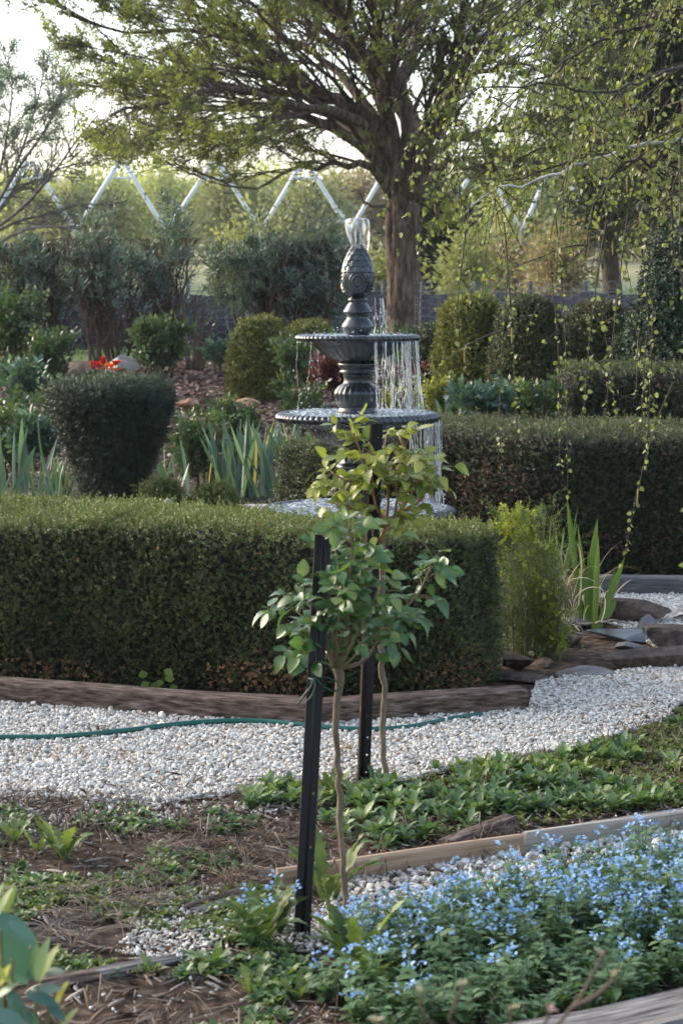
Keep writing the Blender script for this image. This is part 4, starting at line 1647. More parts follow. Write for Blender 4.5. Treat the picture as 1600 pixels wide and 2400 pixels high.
# far slope behind the field: low rise of hills, then trees one by one
far = [   # label, x, ybase, ytop, width, D, clumps, n
    ('pale spring green tree with round crown behind the second white gable', 245, 600, 432, 190, 92, CL_SPRING),
    ('tall pale green tree left of the gap between the gables', 395, 598, 415, 170, 98, CL_SPRING),
    ('olive green tree beyond the middle white gables', 560, 600, 440, 180, 90, CL_OLIVE),
    ('rust tinted tree behind the fountain top', 830, 600, 425, 170, 96, CL_RUST),
    ('olive bush tree just left of the big trunk', 720, 605, 450, 170, 88, CL_OLIVE),
    ('spring green tree between big trunk and white gable', 1050, 600, 405, 170, 100, CL_SPRING),
    ('broad yellow green tree behind the drooping birch', 1230, 600, 380, 230, 92, CL_SPRING),
    ('rust brown tree far right behind the birch twigs', 1400, 600, 420, 180, 97, CL_RUST),
    ('olive tree at the far right edge of the field', 1560, 600, 400, 200, 94, CL_OLIVE),
    ('pale tree at the far left edge of the field', 60, 600, 455, 200, 95, CL_SPRING),
    ('small grey olive tree behind the left gable post', 160, 600, 470, 120, 90, CL_OLIVE),
    ('yellow green tree in the middle distance behind the basin jet', 640, 600, 425, 150, 104, CL_SPRING),
]
for k, (lab, x, yb, yt, w, D, vs) in enumerate(far):
    crown_tree('field_tree', lab, x, yb, yt, w, D, None, vs, 420, scale=(1.3, 2.4), trunk=.03, seed=k + 1, bare=.08)

# dark conifers behind the birch on the right, and mid shrubs
for k, (lab, x, yb, yt, w, D, vs, n) in enumerate((
        ('tall dark conifer behind the birch at the right edge', 1590, 690, -260, 330, 36, CL_PINE, 2600),
        ('dark conifer half hidden by birch twigs, left of the tall one', 1440, 680, -120, 230, 40, CL_PINE, 1500),
        ('dark spreading conifer low behind the big trunk', 1010, 680, 430, 150, 44, CL_PINE, 420))):
    crown_tree('conifer', lab, x, yb, yt, w, D, None, vs, n, 'conifers behind the birch', (.9, 1.8), .03, 40 + k, 1.3, .1 if k == 2 else .2, 14)
for k, (lab, x, yb, yt, w, D, vs) in enumerate((
        ('young olive green shrub above the middle screen bush', 585, 690, 500, 110, 34, CL_OLIVE),
        ('green shrub right of the big trunk behind the fence', 1090, 690, 545, 130, 33, CL_OLIVE),
        ('leafy green shrub just left of the big trunk', 880, 690, 585, 70, 32, CL_OLIVE),
        ('reddish brown shrub behind the fence under the birch', 1300, 690, 545, 150, 38, CL_RUST),
        ('low rust shrub beyond the fence right of the small conifer', 1180, 690, 570, 120, 42, CL_RUST))):
    crown_tree('field_shrub', lab, x, yb, yt, w, D, None, vs, 150, 'shrubs beyond the fence', (.45, .85), .03, 60 + k, 1.0, .05, 10)

M_greybark = rough_mat('grey_twig_bark', [(.3, (.09, .08, .078)), (.7, (.20, .18, .175))], 12, .9, .3)
# the bluish half-bare tree at the left edge
root = thing('bare_tree', 'half bare bluish grey tree at the left edge with thin arching twigs', 'tree', P(-40, 690, 30))
st = np.array([P(-60, 720, 30), P(-50, 640, 30), P(-40, 560, 30), P(-30, 500, 30)])
A = curve(st, 10)[None]
RR = np.linspace(.11, .07, 10)[None]
Geo().add(*tubes(A, RR, 8)).build('trunk', M_darkbark, root)
LB = [([(-40, 540), (20, 430), (60, 330), (90, 230), (105, 160)], 1), ([(-40, 540), (0, 400), (20, 300), (30, 200), (20, 140)], -1), ([(-40, 560), (60, 480), (130, 400), (180, 330), (230, 270)], -1.2),
      ([(-40, 560), (40, 520), (120, 500), (190, 480), (250, 480)], 1), ([(-45, 600), (40, 545), (120, 530), (200, 540), (260, 560)], -1), ([(-40, 540), (-20, 380), (-30, 250), (-40, 150)], .6),
      ([(-40, 560), (30, 450), (100, 420), (150, 390), (215, 380)], .8), ([(-45, 610), (20, 580), (90, 575), (170, 590)], 1.5), ([(-40, 540), (40, 400), (110, 300), (140, 230), (150, 190)], 1.5)]
LPb = np.array([resample(PL(p, 30 + d * np.linspace(0, 1, len(p))), 9) for p, d in LB])
LRb = np.repeat(np.linspace(.030, .009, 9)[None], len(LB), 0)
B1b, R1b = children(LPb, LRb, 13, .2, .6, .30, 6, .08, .16, 0, .5)
B2b, R2b = children(B1b, R1b, 6, .1, .6, .55, 5, .08, .2, 0, .6)
B3b, R3b = children(B2b, R2b, 3, .1, .6, .6, 3, .1, .2, 0, .7)
gg = Geo()
gg.add(*tubes(LPb, LRb, 6)).add(*tubes(B1b, np.maximum(R1b, .008), 4)).add(*tubes(B2b, np.maximum(R2b, .006), 3)).add(*tubes(B3b, np.maximum(R3b, .0045), 3, False))
gg.build('twigs', M_greybark, root, kind='stuff')
SP_GREY = [variant('grey_spray', spray(8, .045, .018, .18, 240 + k, .5), M_greygr) for k in range(3)]
pq, dq, _ = along(B3b, R3b, 4200, .2)
k = rng.random(len(pq)) < np.clip(.15 + .75 * smooth(P(0, 420, 30)[2], P(0, 250, 30)[2], pq[:, 2]) * (1.15 - .5 * smooth(P(120, 0, 30)[0], P(240, 0, 30)[0], pq[:, 0])), 0, 1)
scatter('leaves', pq[k], rot_z_to(unit(dq[k] + rng.normal(0, .4, dq[k].shape))), rng.uniform(.7, 1.2, k.sum()), SP_GREY, root)

# hills along the horizon
hx = np.linspace(-260, 260, 80)
g = Geo()
rows = []
for t, D in ((0, 300), (.35, 330), (.75, 370), (1.0, 420), (.8, 480)):
    top = np.interp(hx, [-260, -80, -40, 0, 40, 90, 260], [30, 26, 25, 23, 27, 30, 34]) + 1.6 * fbm(np.c_[hx, 0 * hx, 0 * hx], 60, 3)
    rows.append(np.c_[hx * D / 360, np.full(80, float(D)), height(hx, np.full(80, D)) - 1 + (top - 12) * t])
V = np.vstack(rows)
i = np.arange(4)[:, None] * 80 + np.arange(79)[None]
g.add(V, [np.stack([i, i + 1, i + 81, i + 80], -1).reshape(-1, 4)])
M_hill = rough_mat('far_hillside', [(.3, (.15, .145, .11)), (.5, (.22, .20, .155)), (.7, (.28, .24, .20))], .05, .95, .3)
g.build('hills', M_hill, kind='structure', label='low hazy hills on the horizon')

# ================================================================ fence, gable frames, screen bushes
M_shade = rough_mat('dark_shade_cloth', [(.3, (.05, .048, .058)), (.7, (.10, .095, .115))], 14, .9, .4)
M_wire = plain('galvanised_wire', (.30, .33, .36), .5, .6)
M_white = rough_mat('white_painted_pipe', [(.3, (.62, .66, .70)), (.7, (.80, .81, .82))], 2, .5, .1)
M_rail = rough_mat('rusty_rail', [(.3, (.12, .055, .04)), (.7, (.24, .12, .09))], 6, .8, .4)


def fence(label, x0, x1, D0, D1, zt, nposts, post_mat, gap=.0):
    a, b = P(x0, 680, D0), P(x1, 680, D1)
    a[2] = b[2] = 0
    root = thing('wire_fence', label, 'fence', (a + b) / 2 + np.array([0, 0, float(height((a[0] + b[0]) / 2, (D0 + D1) / 2))]), 'fences behind the garden')
    L = np.linalg.norm(b - a)
    x = unit(b - a)
    nx = np.array([-x[1], x[0], 0])
    n = 60
    V = []
    for t in np.linspace(0, 1, n):                       # cloth: two skins 4 mm apart, sagging a little between posts
        p = a + (b - a) * t
        z0 = float(height(p[0], p[1])) + .02
        top = zt - .035 * abs(math.sin(t * math.pi * nposts * .5)) - .01 * math.sin(t * 31)
        w = nx * .02 * math.sin(t * 40)
        V += [p + w + [0, 0, z0], p + w + [0, 0, top], p + w + nx * .004 + [0, 0, top], p + w + nx * .004 + [0, 0, z0]]
    i = np.arange(n - 1)[:, None] * 4
    j = np.arange(4)[None]
    k = (j + 1) % 4
    Geo().add(np.array(V), [np.stack([i + j, i + 4 + j, i + 4 + k, i + k], -1).reshape(-1, 4)]).build('shade_cloth', M_shade, root)
    # hexagon wire in front
    s = .075
    rowsn = int((zt + .12 - .6) / (s * .866)) + 1
    colsn = int(L / (1.5 * s)) + 1
    seg = []
    for r in range(rowsn):
        for c in range(colsn):
            X, Z = c * 1.5 * s, r * s * 1.2 + (s * .6 if c % 2 else 0)
            seg += [((X, Z), (X + s * .5, Z + s * .6)), ((X, Z), (X + s * .5, Z - s * .6)), ((X - s, Z), (X, Z))]
    seg = np.array(seg)
    mid = seg.mean(1)
    pz = np.array([float(q) for q in height(a[0] + x[0] * mid[:, 0], a[1] + x[1] * mid[:, 0])])
    keep = (mid[:, 0] < L) & (mid[:, 1] + pz < zt + .1)
    seg, pz = seg[keep], pz[keep]
    W = a + x * seg[..., 0:1] + np.array([0, 0, 1.0]) * (seg[..., 1:2] + pz[:, None, None] + .04) - nx * .03
    V, F = tubes(W, np.full((len(W), 2), .0028), 3, False)
    Geo().add(V, F).build('wire_mesh', M_wire, root, kind='stuff')
    for t in np.linspace(0, 1, nposts):
        p = a + (b - a) * t - nx * .0
        z0 = float(height(p[0], p[1])) - .2
        V, F = tubes(np.array([[p[0], p[1], z0], [p[0], p[1], (z0 + zt) / 2], [p[0] + .01, p[1], zt + .14]]) + nx * .06, np.array([[.03, .03, .028]]), 8)
        Geo().add(V, F).build('post', post_mat, root)
    for dz in (.02, -.3):
        tt = np.linspace(0, 1, 30)
        V, F = tubes(a + (b - a) * tt[:, None] + np.array([0, 0, 1.0]) * (zt + dz - .012 * np.abs(np.sin(tt * math.pi * (nposts - 1))))[:, None] - nx * .035, np.full((1, 30), .004), 4)
        Geo().add(V, F).build('strand_wire', M_wire, root)


fence('dark shade cloth fence under chicken wire behind the left screen bushes', 120, 900, 24.2, 25.4, 1.47, 6, M_darkwood)
fence('dark shade cloth fence right of the big trunk behind the box domes', 985, 1500, 25.4, 24.6, 1.47, 5, M_darkwood)
# rail fence of the field
root = thing('rail_fence', 'long rust red rail on low posts along the pale field', 'fence', P(1000, 640, 46))
zr = P(0, 596, 46)[2]
a, b = P(850, 596, 46), P(1330, 598, 46)
Geo().add(*tubes(np.linspace(a, b, 12), np.full((1, 12), .045), 6)).build('rail', M_rail, root)
for t in np.linspace(0, 1, 5):
    q = a + (b - a) * t
    Geo().add(*tubes(np.array([[q[0], q[1] + .1, float(height(q[0], q[1])) - .1], [q[0], q[1] + .1, q[2] + .05]]), np.full((1, 2), .06), 6)).build('post', M_rail, root)

# white zigzag of gable frames: a row of linked gables, posts in the valleys
GD = 55.0
root = thing('gable_frame', 'row of white pipe gables standing in the field beyond the fence', 'shade frame', P(700, 640, GD))
apex = [70, 285, 505, 713, 920, 1123, 1300]
val = [-40, 178, 390, 612, 820, 1028, 1222, 1400]
yA, yV = 378, 542
for k, ax_ in enumerate(apex):
    for vx in (val[k], val[k + 1]):
        pts = np.array([P(ax_ + (4 if vx > ax_ else -4), yA, GD), P(vx, yV, GD)])
        V, F = tubes(np.linspace(pts[0], pts[1], 4), np.full((1, 4), .062), 8)
        Geo().add(V, F).build('rafter', M_white, root)
    f = .24
    l, r = P(ax_ + (val[k] - ax_) * f, yA + (yV - yA) * f, GD), P(ax_ + (val[k + 1] - ax_) * f, yA + (yV - yA) * f, GD)
    Geo().add(*tubes(np.linspace(l, r, 3), np.full((1, 3), .032), 6)).build('collar_tie', M_white, root)
for vx in val:
    q = P(vx, yV, GD)
    Geo().add(*tubes(np.array([[q[0], GD, float(height(q[0], GD)) - .2], [q[0], GD, q[2] + .05]]), np.full((1, 2), .06), 8)).build('post', M_greywood, root)

# screen bushes: many bare stems below, a flat-topped leafy head above
SCREEN = [(0, (.020, .032, .027)), (.45, (.070, .102, .086)), (.8, (.16, .205, .17)), (.9, (.14, .09, .05)), (1, (.22, .13, .07))]
M_screen = leaf_mat('grey_green_screen_leaf', SCREEN, .45, .25, .4)
M_stem = rough_mat('screen_bush_stem', [(.3, (.05, .034, .026)), (.7, (.125, .085, .062))], 14, .9, .5)
M_orange = rough_mat('orange_brown_stem', [(.3, (.14, .065, .028)), (.7, (.28, .14, .06))], 14, .8, .4)
SP_SCREEN = [variant('screen_spray', sprig(9, .085, .020, .12, 260 + k, .75, .1), M_screen) for k in range(5)]


def screen_bush(label, x0, x1, ytop, ybase, D, seed, nst=16, leaves=3600, orange=(), bare=.45, tops=()):
    s = D / FPX
    c = P((x0 + x1) / 2, ybase, D)
    z0 = float(height(c[0], D)) - .05
    W = (x1 - x0) / 2 * s
    zt = P(0, ytop, D)[2]
    H = zt - z0
    root = thing('screen_bush', label, 'bush', (c[0], D, z0), 'clipped screen bushes along the fence')
    SPn = []
    for k in range(nst):
        bx = rng.uniform(-.62, .62) * W
        by = rng.uniform(-.25, .25)
        tx = np.clip(bx * 1.45 + rng.normal(0, .25) * W, -.96 * W, .96 * W)
        ty = rng.uniform(-.45, .45)
        SPn.append(curve(np.array([[c[0] + bx, D + by, z0], [c[0] + bx + (tx - bx) * .3, D + by + (ty - by) * .3, z0 + H * .35], [c[0] + bx + (tx - bx) * .75, D + ty * .8, z0 + H * .7], [c[0] + tx, D + ty, z0 + H * .95]]), 9))
    SPn = np.array(SPn)
    SPn[:, 1:-1, :2] += rng.normal(0, .018, SPn[:, 1:-1, :2].shape)
    SR = rng.uniform(.014, .026, nst)[:, None] * np.linspace(1, .4, 9)[None]
    for k in range(nst):
        V, F = tubes(SPn[k], SR[k:k + 1], 6)
        ox = any(a < (SPn[k, 3, 0] / s * 1.0 + 800) < b for a, b in orange)
        Geo().add(V, F).build('stem', M_orange if ox else M_stem, root)
    b1, r1 = children(SPn, SR, 10, .22, .55, .34, 5, .25, .12, 0, .55)
    b2, r2 = children(b1, r1, 5, .15, .55, .6, 4, .2, .16, 0, .65)
    for b_ in (b1, b2):
        b_[..., 2] = np.minimum(b_[..., 2], zt - .02 + .03 * rng.random(b_.shape[:2]))
    gg = Geo()
    gg.add(*tubes(b1, np.maximum(r1, .0045), 4)).add(*tubes(b2, np.maximum(r2, .003), 3, False))
    gg.build('twigs', M_stem, root, kind='stuff')
    p, d, _ = along(b2, r2, leaves * 2, .25)
    q = np.c_[rng.uniform(-W, W, leaves), rng.uniform(-.55, .55, leaves), rng.beta(2.6, 1.1, leaves) * H] + np.array([c[0], D, z0])
    d2 = unit(rng.normal(0, .5, q.shape) + np.array([0, 0, 1.0]))
    p, d = np.vstack([p, q]), np.vstack([unit(d + np.array([0, 0, .5])), d2])
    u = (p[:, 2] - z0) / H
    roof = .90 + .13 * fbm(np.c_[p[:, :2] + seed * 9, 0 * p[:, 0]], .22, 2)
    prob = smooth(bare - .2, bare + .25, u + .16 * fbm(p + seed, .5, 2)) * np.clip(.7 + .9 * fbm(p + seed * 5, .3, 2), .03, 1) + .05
    k = (rng.random(len(p)) < prob) & (u < roof) & (np.abs(p[:, 0] - c[0]) < W * (1.03 - .06 * rng.random(len(p))))
    p, d = p[k], d[k]
    for (tx, ty, r_) in tops:                           # untrimmed shoots above the clip line
        m = 70
        cc = P(tx, ty, D)
        e = cc + rng.normal(0, 1, (m, 3)) * np.array([r_, r_, r_ * 1.6])
        p, d = np.vstack([p, e]), np.vstack([d, unit(rng.normal(0, .35, (m, 3)) + np.array([0, 0, 1.0]))])
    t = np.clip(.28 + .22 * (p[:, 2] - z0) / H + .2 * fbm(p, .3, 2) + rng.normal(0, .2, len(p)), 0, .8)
    t = np.where(rng.random(len(p)) < .02, .95, t)
    scatter('leaves', p, rot_z_to(d), rng.uniform(.7, 1.2, len(p)), SP_SCREEN, root, t)


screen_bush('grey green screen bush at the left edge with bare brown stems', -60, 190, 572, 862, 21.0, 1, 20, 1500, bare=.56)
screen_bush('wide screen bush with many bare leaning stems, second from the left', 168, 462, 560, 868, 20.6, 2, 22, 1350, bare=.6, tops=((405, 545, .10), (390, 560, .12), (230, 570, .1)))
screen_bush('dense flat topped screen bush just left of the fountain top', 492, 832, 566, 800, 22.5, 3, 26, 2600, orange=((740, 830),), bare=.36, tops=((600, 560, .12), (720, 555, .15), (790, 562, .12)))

# separate bare-stemmed shrub between them
root = thing('stem_cluster', 'low cluster of thick bare stems between two screen bushes', 'bush', P(470, 868, 20.2))
for k, (xb, xt, yt) in enumerate(((440, 430, 700), (452, 460, 690), (462, 505, 735), (445, 415, 740), (470, 512, 750), (456, 480, 710))):
    pts = PL([(xb, 868), ((xb * 2 + xt) / 3 + 4, 820), ((xb + 2 * xt) / 3, 775), (xt, yt)], 20.2 + .1 * k)
    Geo().add(*tubes(curve(pts, 8), np.linspace(.032, .012, 8)[None], 6)).build('stem', M_stem, root)

# ================================================================ flower-bed plants in the middle distance
IRIS = [(0, (.032, .062, .054)), (.4, (.062, .106, .088)), (.8, (.14, .20, .155)), (.92, (.24, .22, .10)), (1, (.34, .26, .13))]
M_iris = leaf_mat('iris_blade', IRIS, .42, .3, .35)
M_sword = leaf_mat('green_sword_blade', [(0, (.035, .065, .018)), (.4, (.075, .125, .030)), (.8, (.14, .20, .055)), (.9, (.28, .22, .12)), (1, (.42, .36, .28))], .42, .3, .35)
M_reed = leaf_mat('dry_reed', [(0, (.16, .11, .06)), (.4, (.34, .27, .19)), (.8, (.52, .47, .40)), (1, (.3, .2, .1))], .7, .2, .2)
BL = {}


def blade_mesh(nm, mat, k, L=1.0, W=.06):
    key = (nm, k)
    if key not in BL:
        bend = (.05, .2, .45, .8, 1.5, .3)[k]
        BL[key] = Geo().add(*blade(L, W, 8, bend, .25, 1.6)).mesh('leaf_blade', mat)
    return BL[key]


def iris_clump(name, label, c, n, h, mat, width=.034, spread=.12, category='iris', group=None, lean=.25, bends=(0, 1, 0, 1, 2, 0, 5), part='leaf'):
    """fans of sword leaves, each its own piece"""
    root = thing(name, label, category, c, group)
    for k in range(n):
        a = rng.uniform(0, 2 * math.pi)
        b = np.array(c) + np.array([rng.normal(0, spread), rng.normal(0, spread * .6), 0])
        H = h * rng.uniform(.62, 1.08)
        d = unit(np.array([rng.normal(0, lean), rng.normal(0, lean * .6), 1.0]))
        R = frame(np.array([math.cos(a), math.sin(a), 0]), d)
        # columns: x, y(lean direction), z(up)
        z = d
        y = unit(np.array([math.cos(a), math.sin(a), 0]) - z * np.dot(z, [math.cos(a), math.sin(a), 0]))
        x = np.cross(y, z)
        w = width * rng.uniform(.75, 1.2)
        o = link(part, blade_mesh(name, mat, int(rng.choice(bends))), root)
        M = np.eye(4)
        M[:3, 0], M[:3, 1], M[:3, 2], M[:3, 3] = x * (w / .06), y * H, z * H, b
        mat4(o, M)
        o['tint'] = float(np.clip(rng.normal(.4, .17), 0, .8)) if rng.random() > .04 else .93
    return root


IG = 'iris clumps round the fountain'
for (x, yb, D, n, hpx, lab) in (
        (600, 1168, 12.2, 58, 200, 'tall blue green iris clump left of the small box block'), (545, 1165, 13.2, 34, 185, 'iris clump with bent outer leaves left of the tall one'),
        (670, 1090, 14.2, 18, 115, 'iris clump half hidden behind the middle fountain basin'), (645, 1165, 11.8, 24, 180, 'iris fan right beside the small box block'),
        (385, 1165, 10.6, 9, 125, 'small iris fan leaning right beside the dark topiary'), (470, 1120, 13.6, 14, 95, 'short iris clump in front of the rust stones'),
        (15, 1165, 11.0, 24, 185, 'tall iris clump at the left edge of the bed'), (225, 1010, 15.0, 9, 60, 'iris tips just behind the dark topiary'),
        (1045, 985, 13.4, 10, 55, 'short blue green iris clump behind the tall hedge right of the fountain'), (1130, 985, 13.0, 9, 45, 'low iris leaves behind the tall hedge'),
        (1020, 1205, 10.9, 3, 60, 'few narrow leaves in front of the dark hedge right of the basin'), (55, 1020, 14.5, 10, 85, 'iris clump behind the left rose bush')):
    c = P(x, yb, D)
    iris_clump('iris', lab, (c[0], D, max(c[2], float(height(c[0], D)) - .02)), n, hpx * D / FPX, M_iris, .029, .09 if n < 10 else .14, group=IG)
c = P(130, 1170, 10.4)
iris_clump('daffodil_clump', 'clump of narrow upright daffodil leaves left of the dark topiary', c, 46, 110 * 10.4 / FPX, M_iris, .013, .11, 'daffodils', None, .3, (0, 1, 2, 2, 3, 5))
c = P(1085, 965, 14.4)
M_tallgrass = leaf_mat('tall_grass_blade', [(0, (.03, .06, .02)), (.4, (.07, .125, .04)), (.8, (.15, .21, .075))], .5, .3, .3)
GRASSV = []
for k in range(4):
    gg = Geo()
    r = np.random.default_rng(500 + k)
    for q in range(16):
        V, F = blade(r.uniform(.5, 1.0), .028, 5, r.uniform(.2, 1.1), .1, 1.8)
        a = r.uniform(0, 6.28)
        Rz = np.array([[math.cos(a), -math.sin(a), 0], [math.sin(a), math.cos(a), 0], [0, 0, 1]])
        gg.add(V @ Rz.T + [r.normal(0, .04), r.normal(0, .04), 0], F, 0, r.uniform(0, .25))
    GRASSV.append(variant('grass_tuft', gg, M_tallgrass))


def tufts(name, label, cat, cx, cy_, rx, ry, n, h, vs=None, tr=(0, .6)):
    q = rng.normal(0, 1, (n, 2)) * [rx, ry] + [cx, cy_]
    p = np.c_[q, height(q[:, 0], q[:, 1]) - .005]
    return scatter(name, p, np.c_[rng.normal(0, .12, (n, 2)), rng.uniform(0, 6.28, n)], h * rng.uniform(.6, 1.15, n), vs or GRASSV, tint=rng.uniform(*tr, n), label=label, category=cat)


c = P(1075, 965, 14.0)
tufts('tall_grass', 'tall green grass in front of the golden box dome', 'grass', c[0], 14.0, .16, .25, 42, .42)
c = P(1200, 965, 13.8)
tufts('tall_grass', 'grass along the foot of the box domes behind the hedge', 'grass', c[0], 13.8, .35, .2, 60, .26)
c = P(860, 770, 24)
tufts('tall_grass', 'pale bluish grass left of the big trunk', 'grass', c[0], 23.2, .25, .3, 30, .55)
LAWN = np.array([(-5, 19.0), (4.5, 19.0), (5.5, 30), (-6, 30)])
q = poly_points(LAWN, 5200)
q = q[fbm(np.c_[q, np.zeros(len(q))], 1.2, 2) + (q[:, 1] - 22) * .35 > .0]
scatter('lawn_grass', np.c_[q, height(q[:, 0], q[:, 1])], np.c_[np.zeros((len(q), 2)), rng.uniform(0, 6.28, len(q))], rng.uniform(.06, .14, len(q)), GRASSV, tint=rng.uniform(.2, .8, len(q)), label='short lawn grass behind the mulch rise', category='grass')

# leafy bushes: compound leaves on thin stems
M_rose_mid = leaf_mat('bush_rose_leaf', [(0, (.016, .032, .018)), (.4, (.036, .062, .030)), (.7, (.075, .10, .040)), (.85, (.15, .15, .05)), (1, (.25, .12, .05))], .38, .3, .45)
M_yellowbush = leaf_mat('yellow_green_leaf', [(0, (.07, .08, .02)), (.5, (.16, .165, .045)), (.8, (.27, .255, .07))], .5, .35, .3)
M_purple = leaf_mat('purple_leaf', [(0, (.03, .010, .012)), (.5, (.075, .020, .025)), (.8, (.14, .05, .05))], .45, .3, .35)
M_bluegr = leaf_mat('blue_green_leaf', [(0, (.02, .042, .034)), (.5, (.045, .085, .068)), (.8, (.10, .15, .12))], .4, .3, .4)


def comp_leaf(L, W, seed, pairs=2):
    r = np.random.default_rng(seed)
    gg = Geo()
    ln = L * (pairs + .8)
    for i in range(pairs):
        for sd in (-1, 1):
            V, F = leaf(L * r.uniform(.8, 1.1), W, 3, .12, .2, .45)
            gg.add(apply(M4(frame((sd * .9, r.normal(0, .15), .45), (0, 1, 0), r.normal(0, .3)), (0, 0, ln * (i + .7) / (pairs + .7))), V), F)
    V, F = leaf(L * 1.15, W * 1.1, 3, .12, .2, .45)
    gg.add(apply(M4(frame((0, r.normal(0, .2), 1), (0, 1, 0)), (0, 0, ln * .85)), V), F)
    return gg


def lv(nm, mat, L, W, sd, pairs=2):
    return [variant(nm, comp_leaf(L, W, sd + k, pairs), mat) for k in range(4)]


LV_ROSE = lv('compound_leaf', M_rose_mid, .042, .028, 400)
LV_YEL = lv('yellow_leaf', M_yellowbush, .03, .018, 410)
LV_PUR = lv('purple_leaf', M_purple, .045, .032, 420, 1)
LV_BLUE = lv('blue_leaf', M_bluegr, .05, .03, 430, 1)


def leafy(name, label, cat, x0, x1, ytop, ybase, D, vs, n, nst=9, tint=None, group=None, depth=None, stem_mat=None, scale=(.7, 1.2), low=.15, foot=.25):
    s = D / FPX
    c = P((x0 + x1) / 2, ybase, D)
    z0 = max(float(height(c[0], D)), c[2]) - .03
    W = (x1 - x0) / 2 * s
    H = P(0, ytop, D)[2] - z0
    dp = depth or min(W, .5)
    root = thing(name, label, cat, (c[0], D, z0), group)
    A = []
    for k in range(nst):
        e = np.array([rng.uniform(-.9, .9) * W, rng.uniform(-.9, .9) * dp, H * (rng.uniform(.72, 1.0) if foot < .5 else rng.uniform(.35, 1.02) ** .8)])
        b = np.array([e[0] * foot, e[1] * foot, 0])
        A.append(curve(np.array([b, b + (e - b) * [.25, .25, .45], b + (e - b) * [.6, .6, .78], e]) + [c[0], D, z0], 8))
    A = np.array(A)
    AR = np.repeat(np.linspace(.006, .002, 8)[None], nst, 0) * (.7 + H) * (.45 if foot > .5 else 1)
    b1, r1 = children(A, AR, 7, .2, .7, .42, 5, .12, .15, 0, .7)
    gg = Geo()
    gg.add(*tubes(A, AR, 5)).add(*tubes(b1, r1, 3))
    gg.build('stems', stem_mat or M_twig, root, kind='stuff')
    allP = np.concatenate([A[:, ::2][:, :4], b1[:, :4]])
    p, d, _ = along(b1, r1, n, low)
    p0, d0, _ = along(A, AR, n // 4 if foot < .5 else n, .3 if foot < .5 else .04)
    p, d = np.vstack([p, p0]), np.vstack([d, d0])
    d = unit(d * .5 + rng.normal(0, .55, d.shape) + np.array([0, 0, .35]))
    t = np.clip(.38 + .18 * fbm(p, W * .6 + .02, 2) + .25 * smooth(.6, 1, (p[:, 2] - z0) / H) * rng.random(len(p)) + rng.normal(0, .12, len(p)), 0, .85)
    scatter('leaves', p, rot_z_to(d), rng.uniform(*scale, len(p)), vs, root, t)
    return root


RG = 'rose bushes in the beds behind the near hedge'
for (x0, x1, yt, yb, D, n, lab) in (
        (405, 545, 985, 1150, 13.0, 420, 'dark leafy rose bush right of the dark topiary'), (500, 640, 955, 1080, 14.6, 360, 'rose bush below the rust stones'),
        (625, 760, 912, 1040, 15.0, 420, 'yellowish rose bush left of the middle basin'), 
        (-40, 110, 940, 1130, 13.4, 460, 'bushy rose with pale young leaves at the left edge'), (85, 165, 930, 1060, 14.2, 240, 'rose shoots just left of the dark topiary'),
        (905, 985, 900, 970, 14.8, 200, 'small rose bush behind the falling water'), (1190, 1340, 915, 985, 13.2, 300, 'low rose bush behind the tall hedge')):
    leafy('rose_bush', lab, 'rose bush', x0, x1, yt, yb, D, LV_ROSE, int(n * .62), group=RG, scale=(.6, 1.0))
leafy('rose_bush', 'upright rose bush with fresh green top at the far left', 'rose bush', -40, 105, 712, 880, 17.0, LV_ROSE, 560, 11, group=RG, low=.25)
leafy('rose_bush', 'straggling rose bush left of the pale boulder', 'rose bush', 60, 160, 800, 930, 16.4, LV_ROSE, 300, group=RG)
leafy('leafy_shrub', 'rounded green shrub on the mulch left of the bare stems', 'shrub', 318, 440, 775, 884, 18.6, LV_ROSE, 620, 12, scale=(.9, 1.5))
leafy('leafy_shrub', 'thin leaved shrub in front of the mossy box balls', 'shrub', 650, 790, 812, 895, 17.6, LV_ROSE, 240, 8, scale=(.8, 1.3))
leafy('leafy_shrub', 'small dark shrub beside the bare stems', 'shrub', 478, 540, 812, 868, 19.6, LV_BLUE, 120, 6)
leafy('purple_shrub', 'dark purple leaved shrub behind the falling water', 'shrub', 955, 1020, 860, 950, 15.8, LV_PUR, 260)
leafy('purple_shrub', 'purple leaved plant low behind the fountain column', 'shrub', 750, 820, 850, 930, 16.0, LV_PUR, 220)
leafy('yellow_shrub', 'small yellow green shrub behind the middle basin', 'shrub', 905, 975, 925, 975, 13.8, LV_YEL, 200, 7)
leafy('yellow_shrub', 'yellow green shrub beside the low iris leaves', 'shrub', 980, 1060, 905, 975, 14.2, LV_YEL, 180, 7)
leafy('bluish_perennial', 'blue green leafy perennial behind the tall hedge', 'perennial', 1060, 1230, 925, 985, 13.0, LV_BLUE, 240, 9)
leafy('bluish_perennial', 'blue green leaves beside the tulips on the left', 'perennial', 0, 130, 860, 960, 15.5, LV_BLUE, 220, 8)
leafy('bluish_perennial', 'pale green leafy patch between iris and daffodils', 'perennial', 30, 150, 1000, 1090, 12.8, LV_BLUE, 320, 9)

# tulips
M_red = leaf_mat('red_petal', [(0, (.42, .03, .02)), (.5, (.62, .06, .03)), (1, (.75, .16, .04))], .45, .35, .3, (1.2, .8, .5))
M_orangep = leaf_mat('orange_petal', [(0, (.62, .12, .02)), (.5, (.78, .22, .03)), (1, (.85, .34, .05))], .45, .35, .3, (1.2, .9, .5))


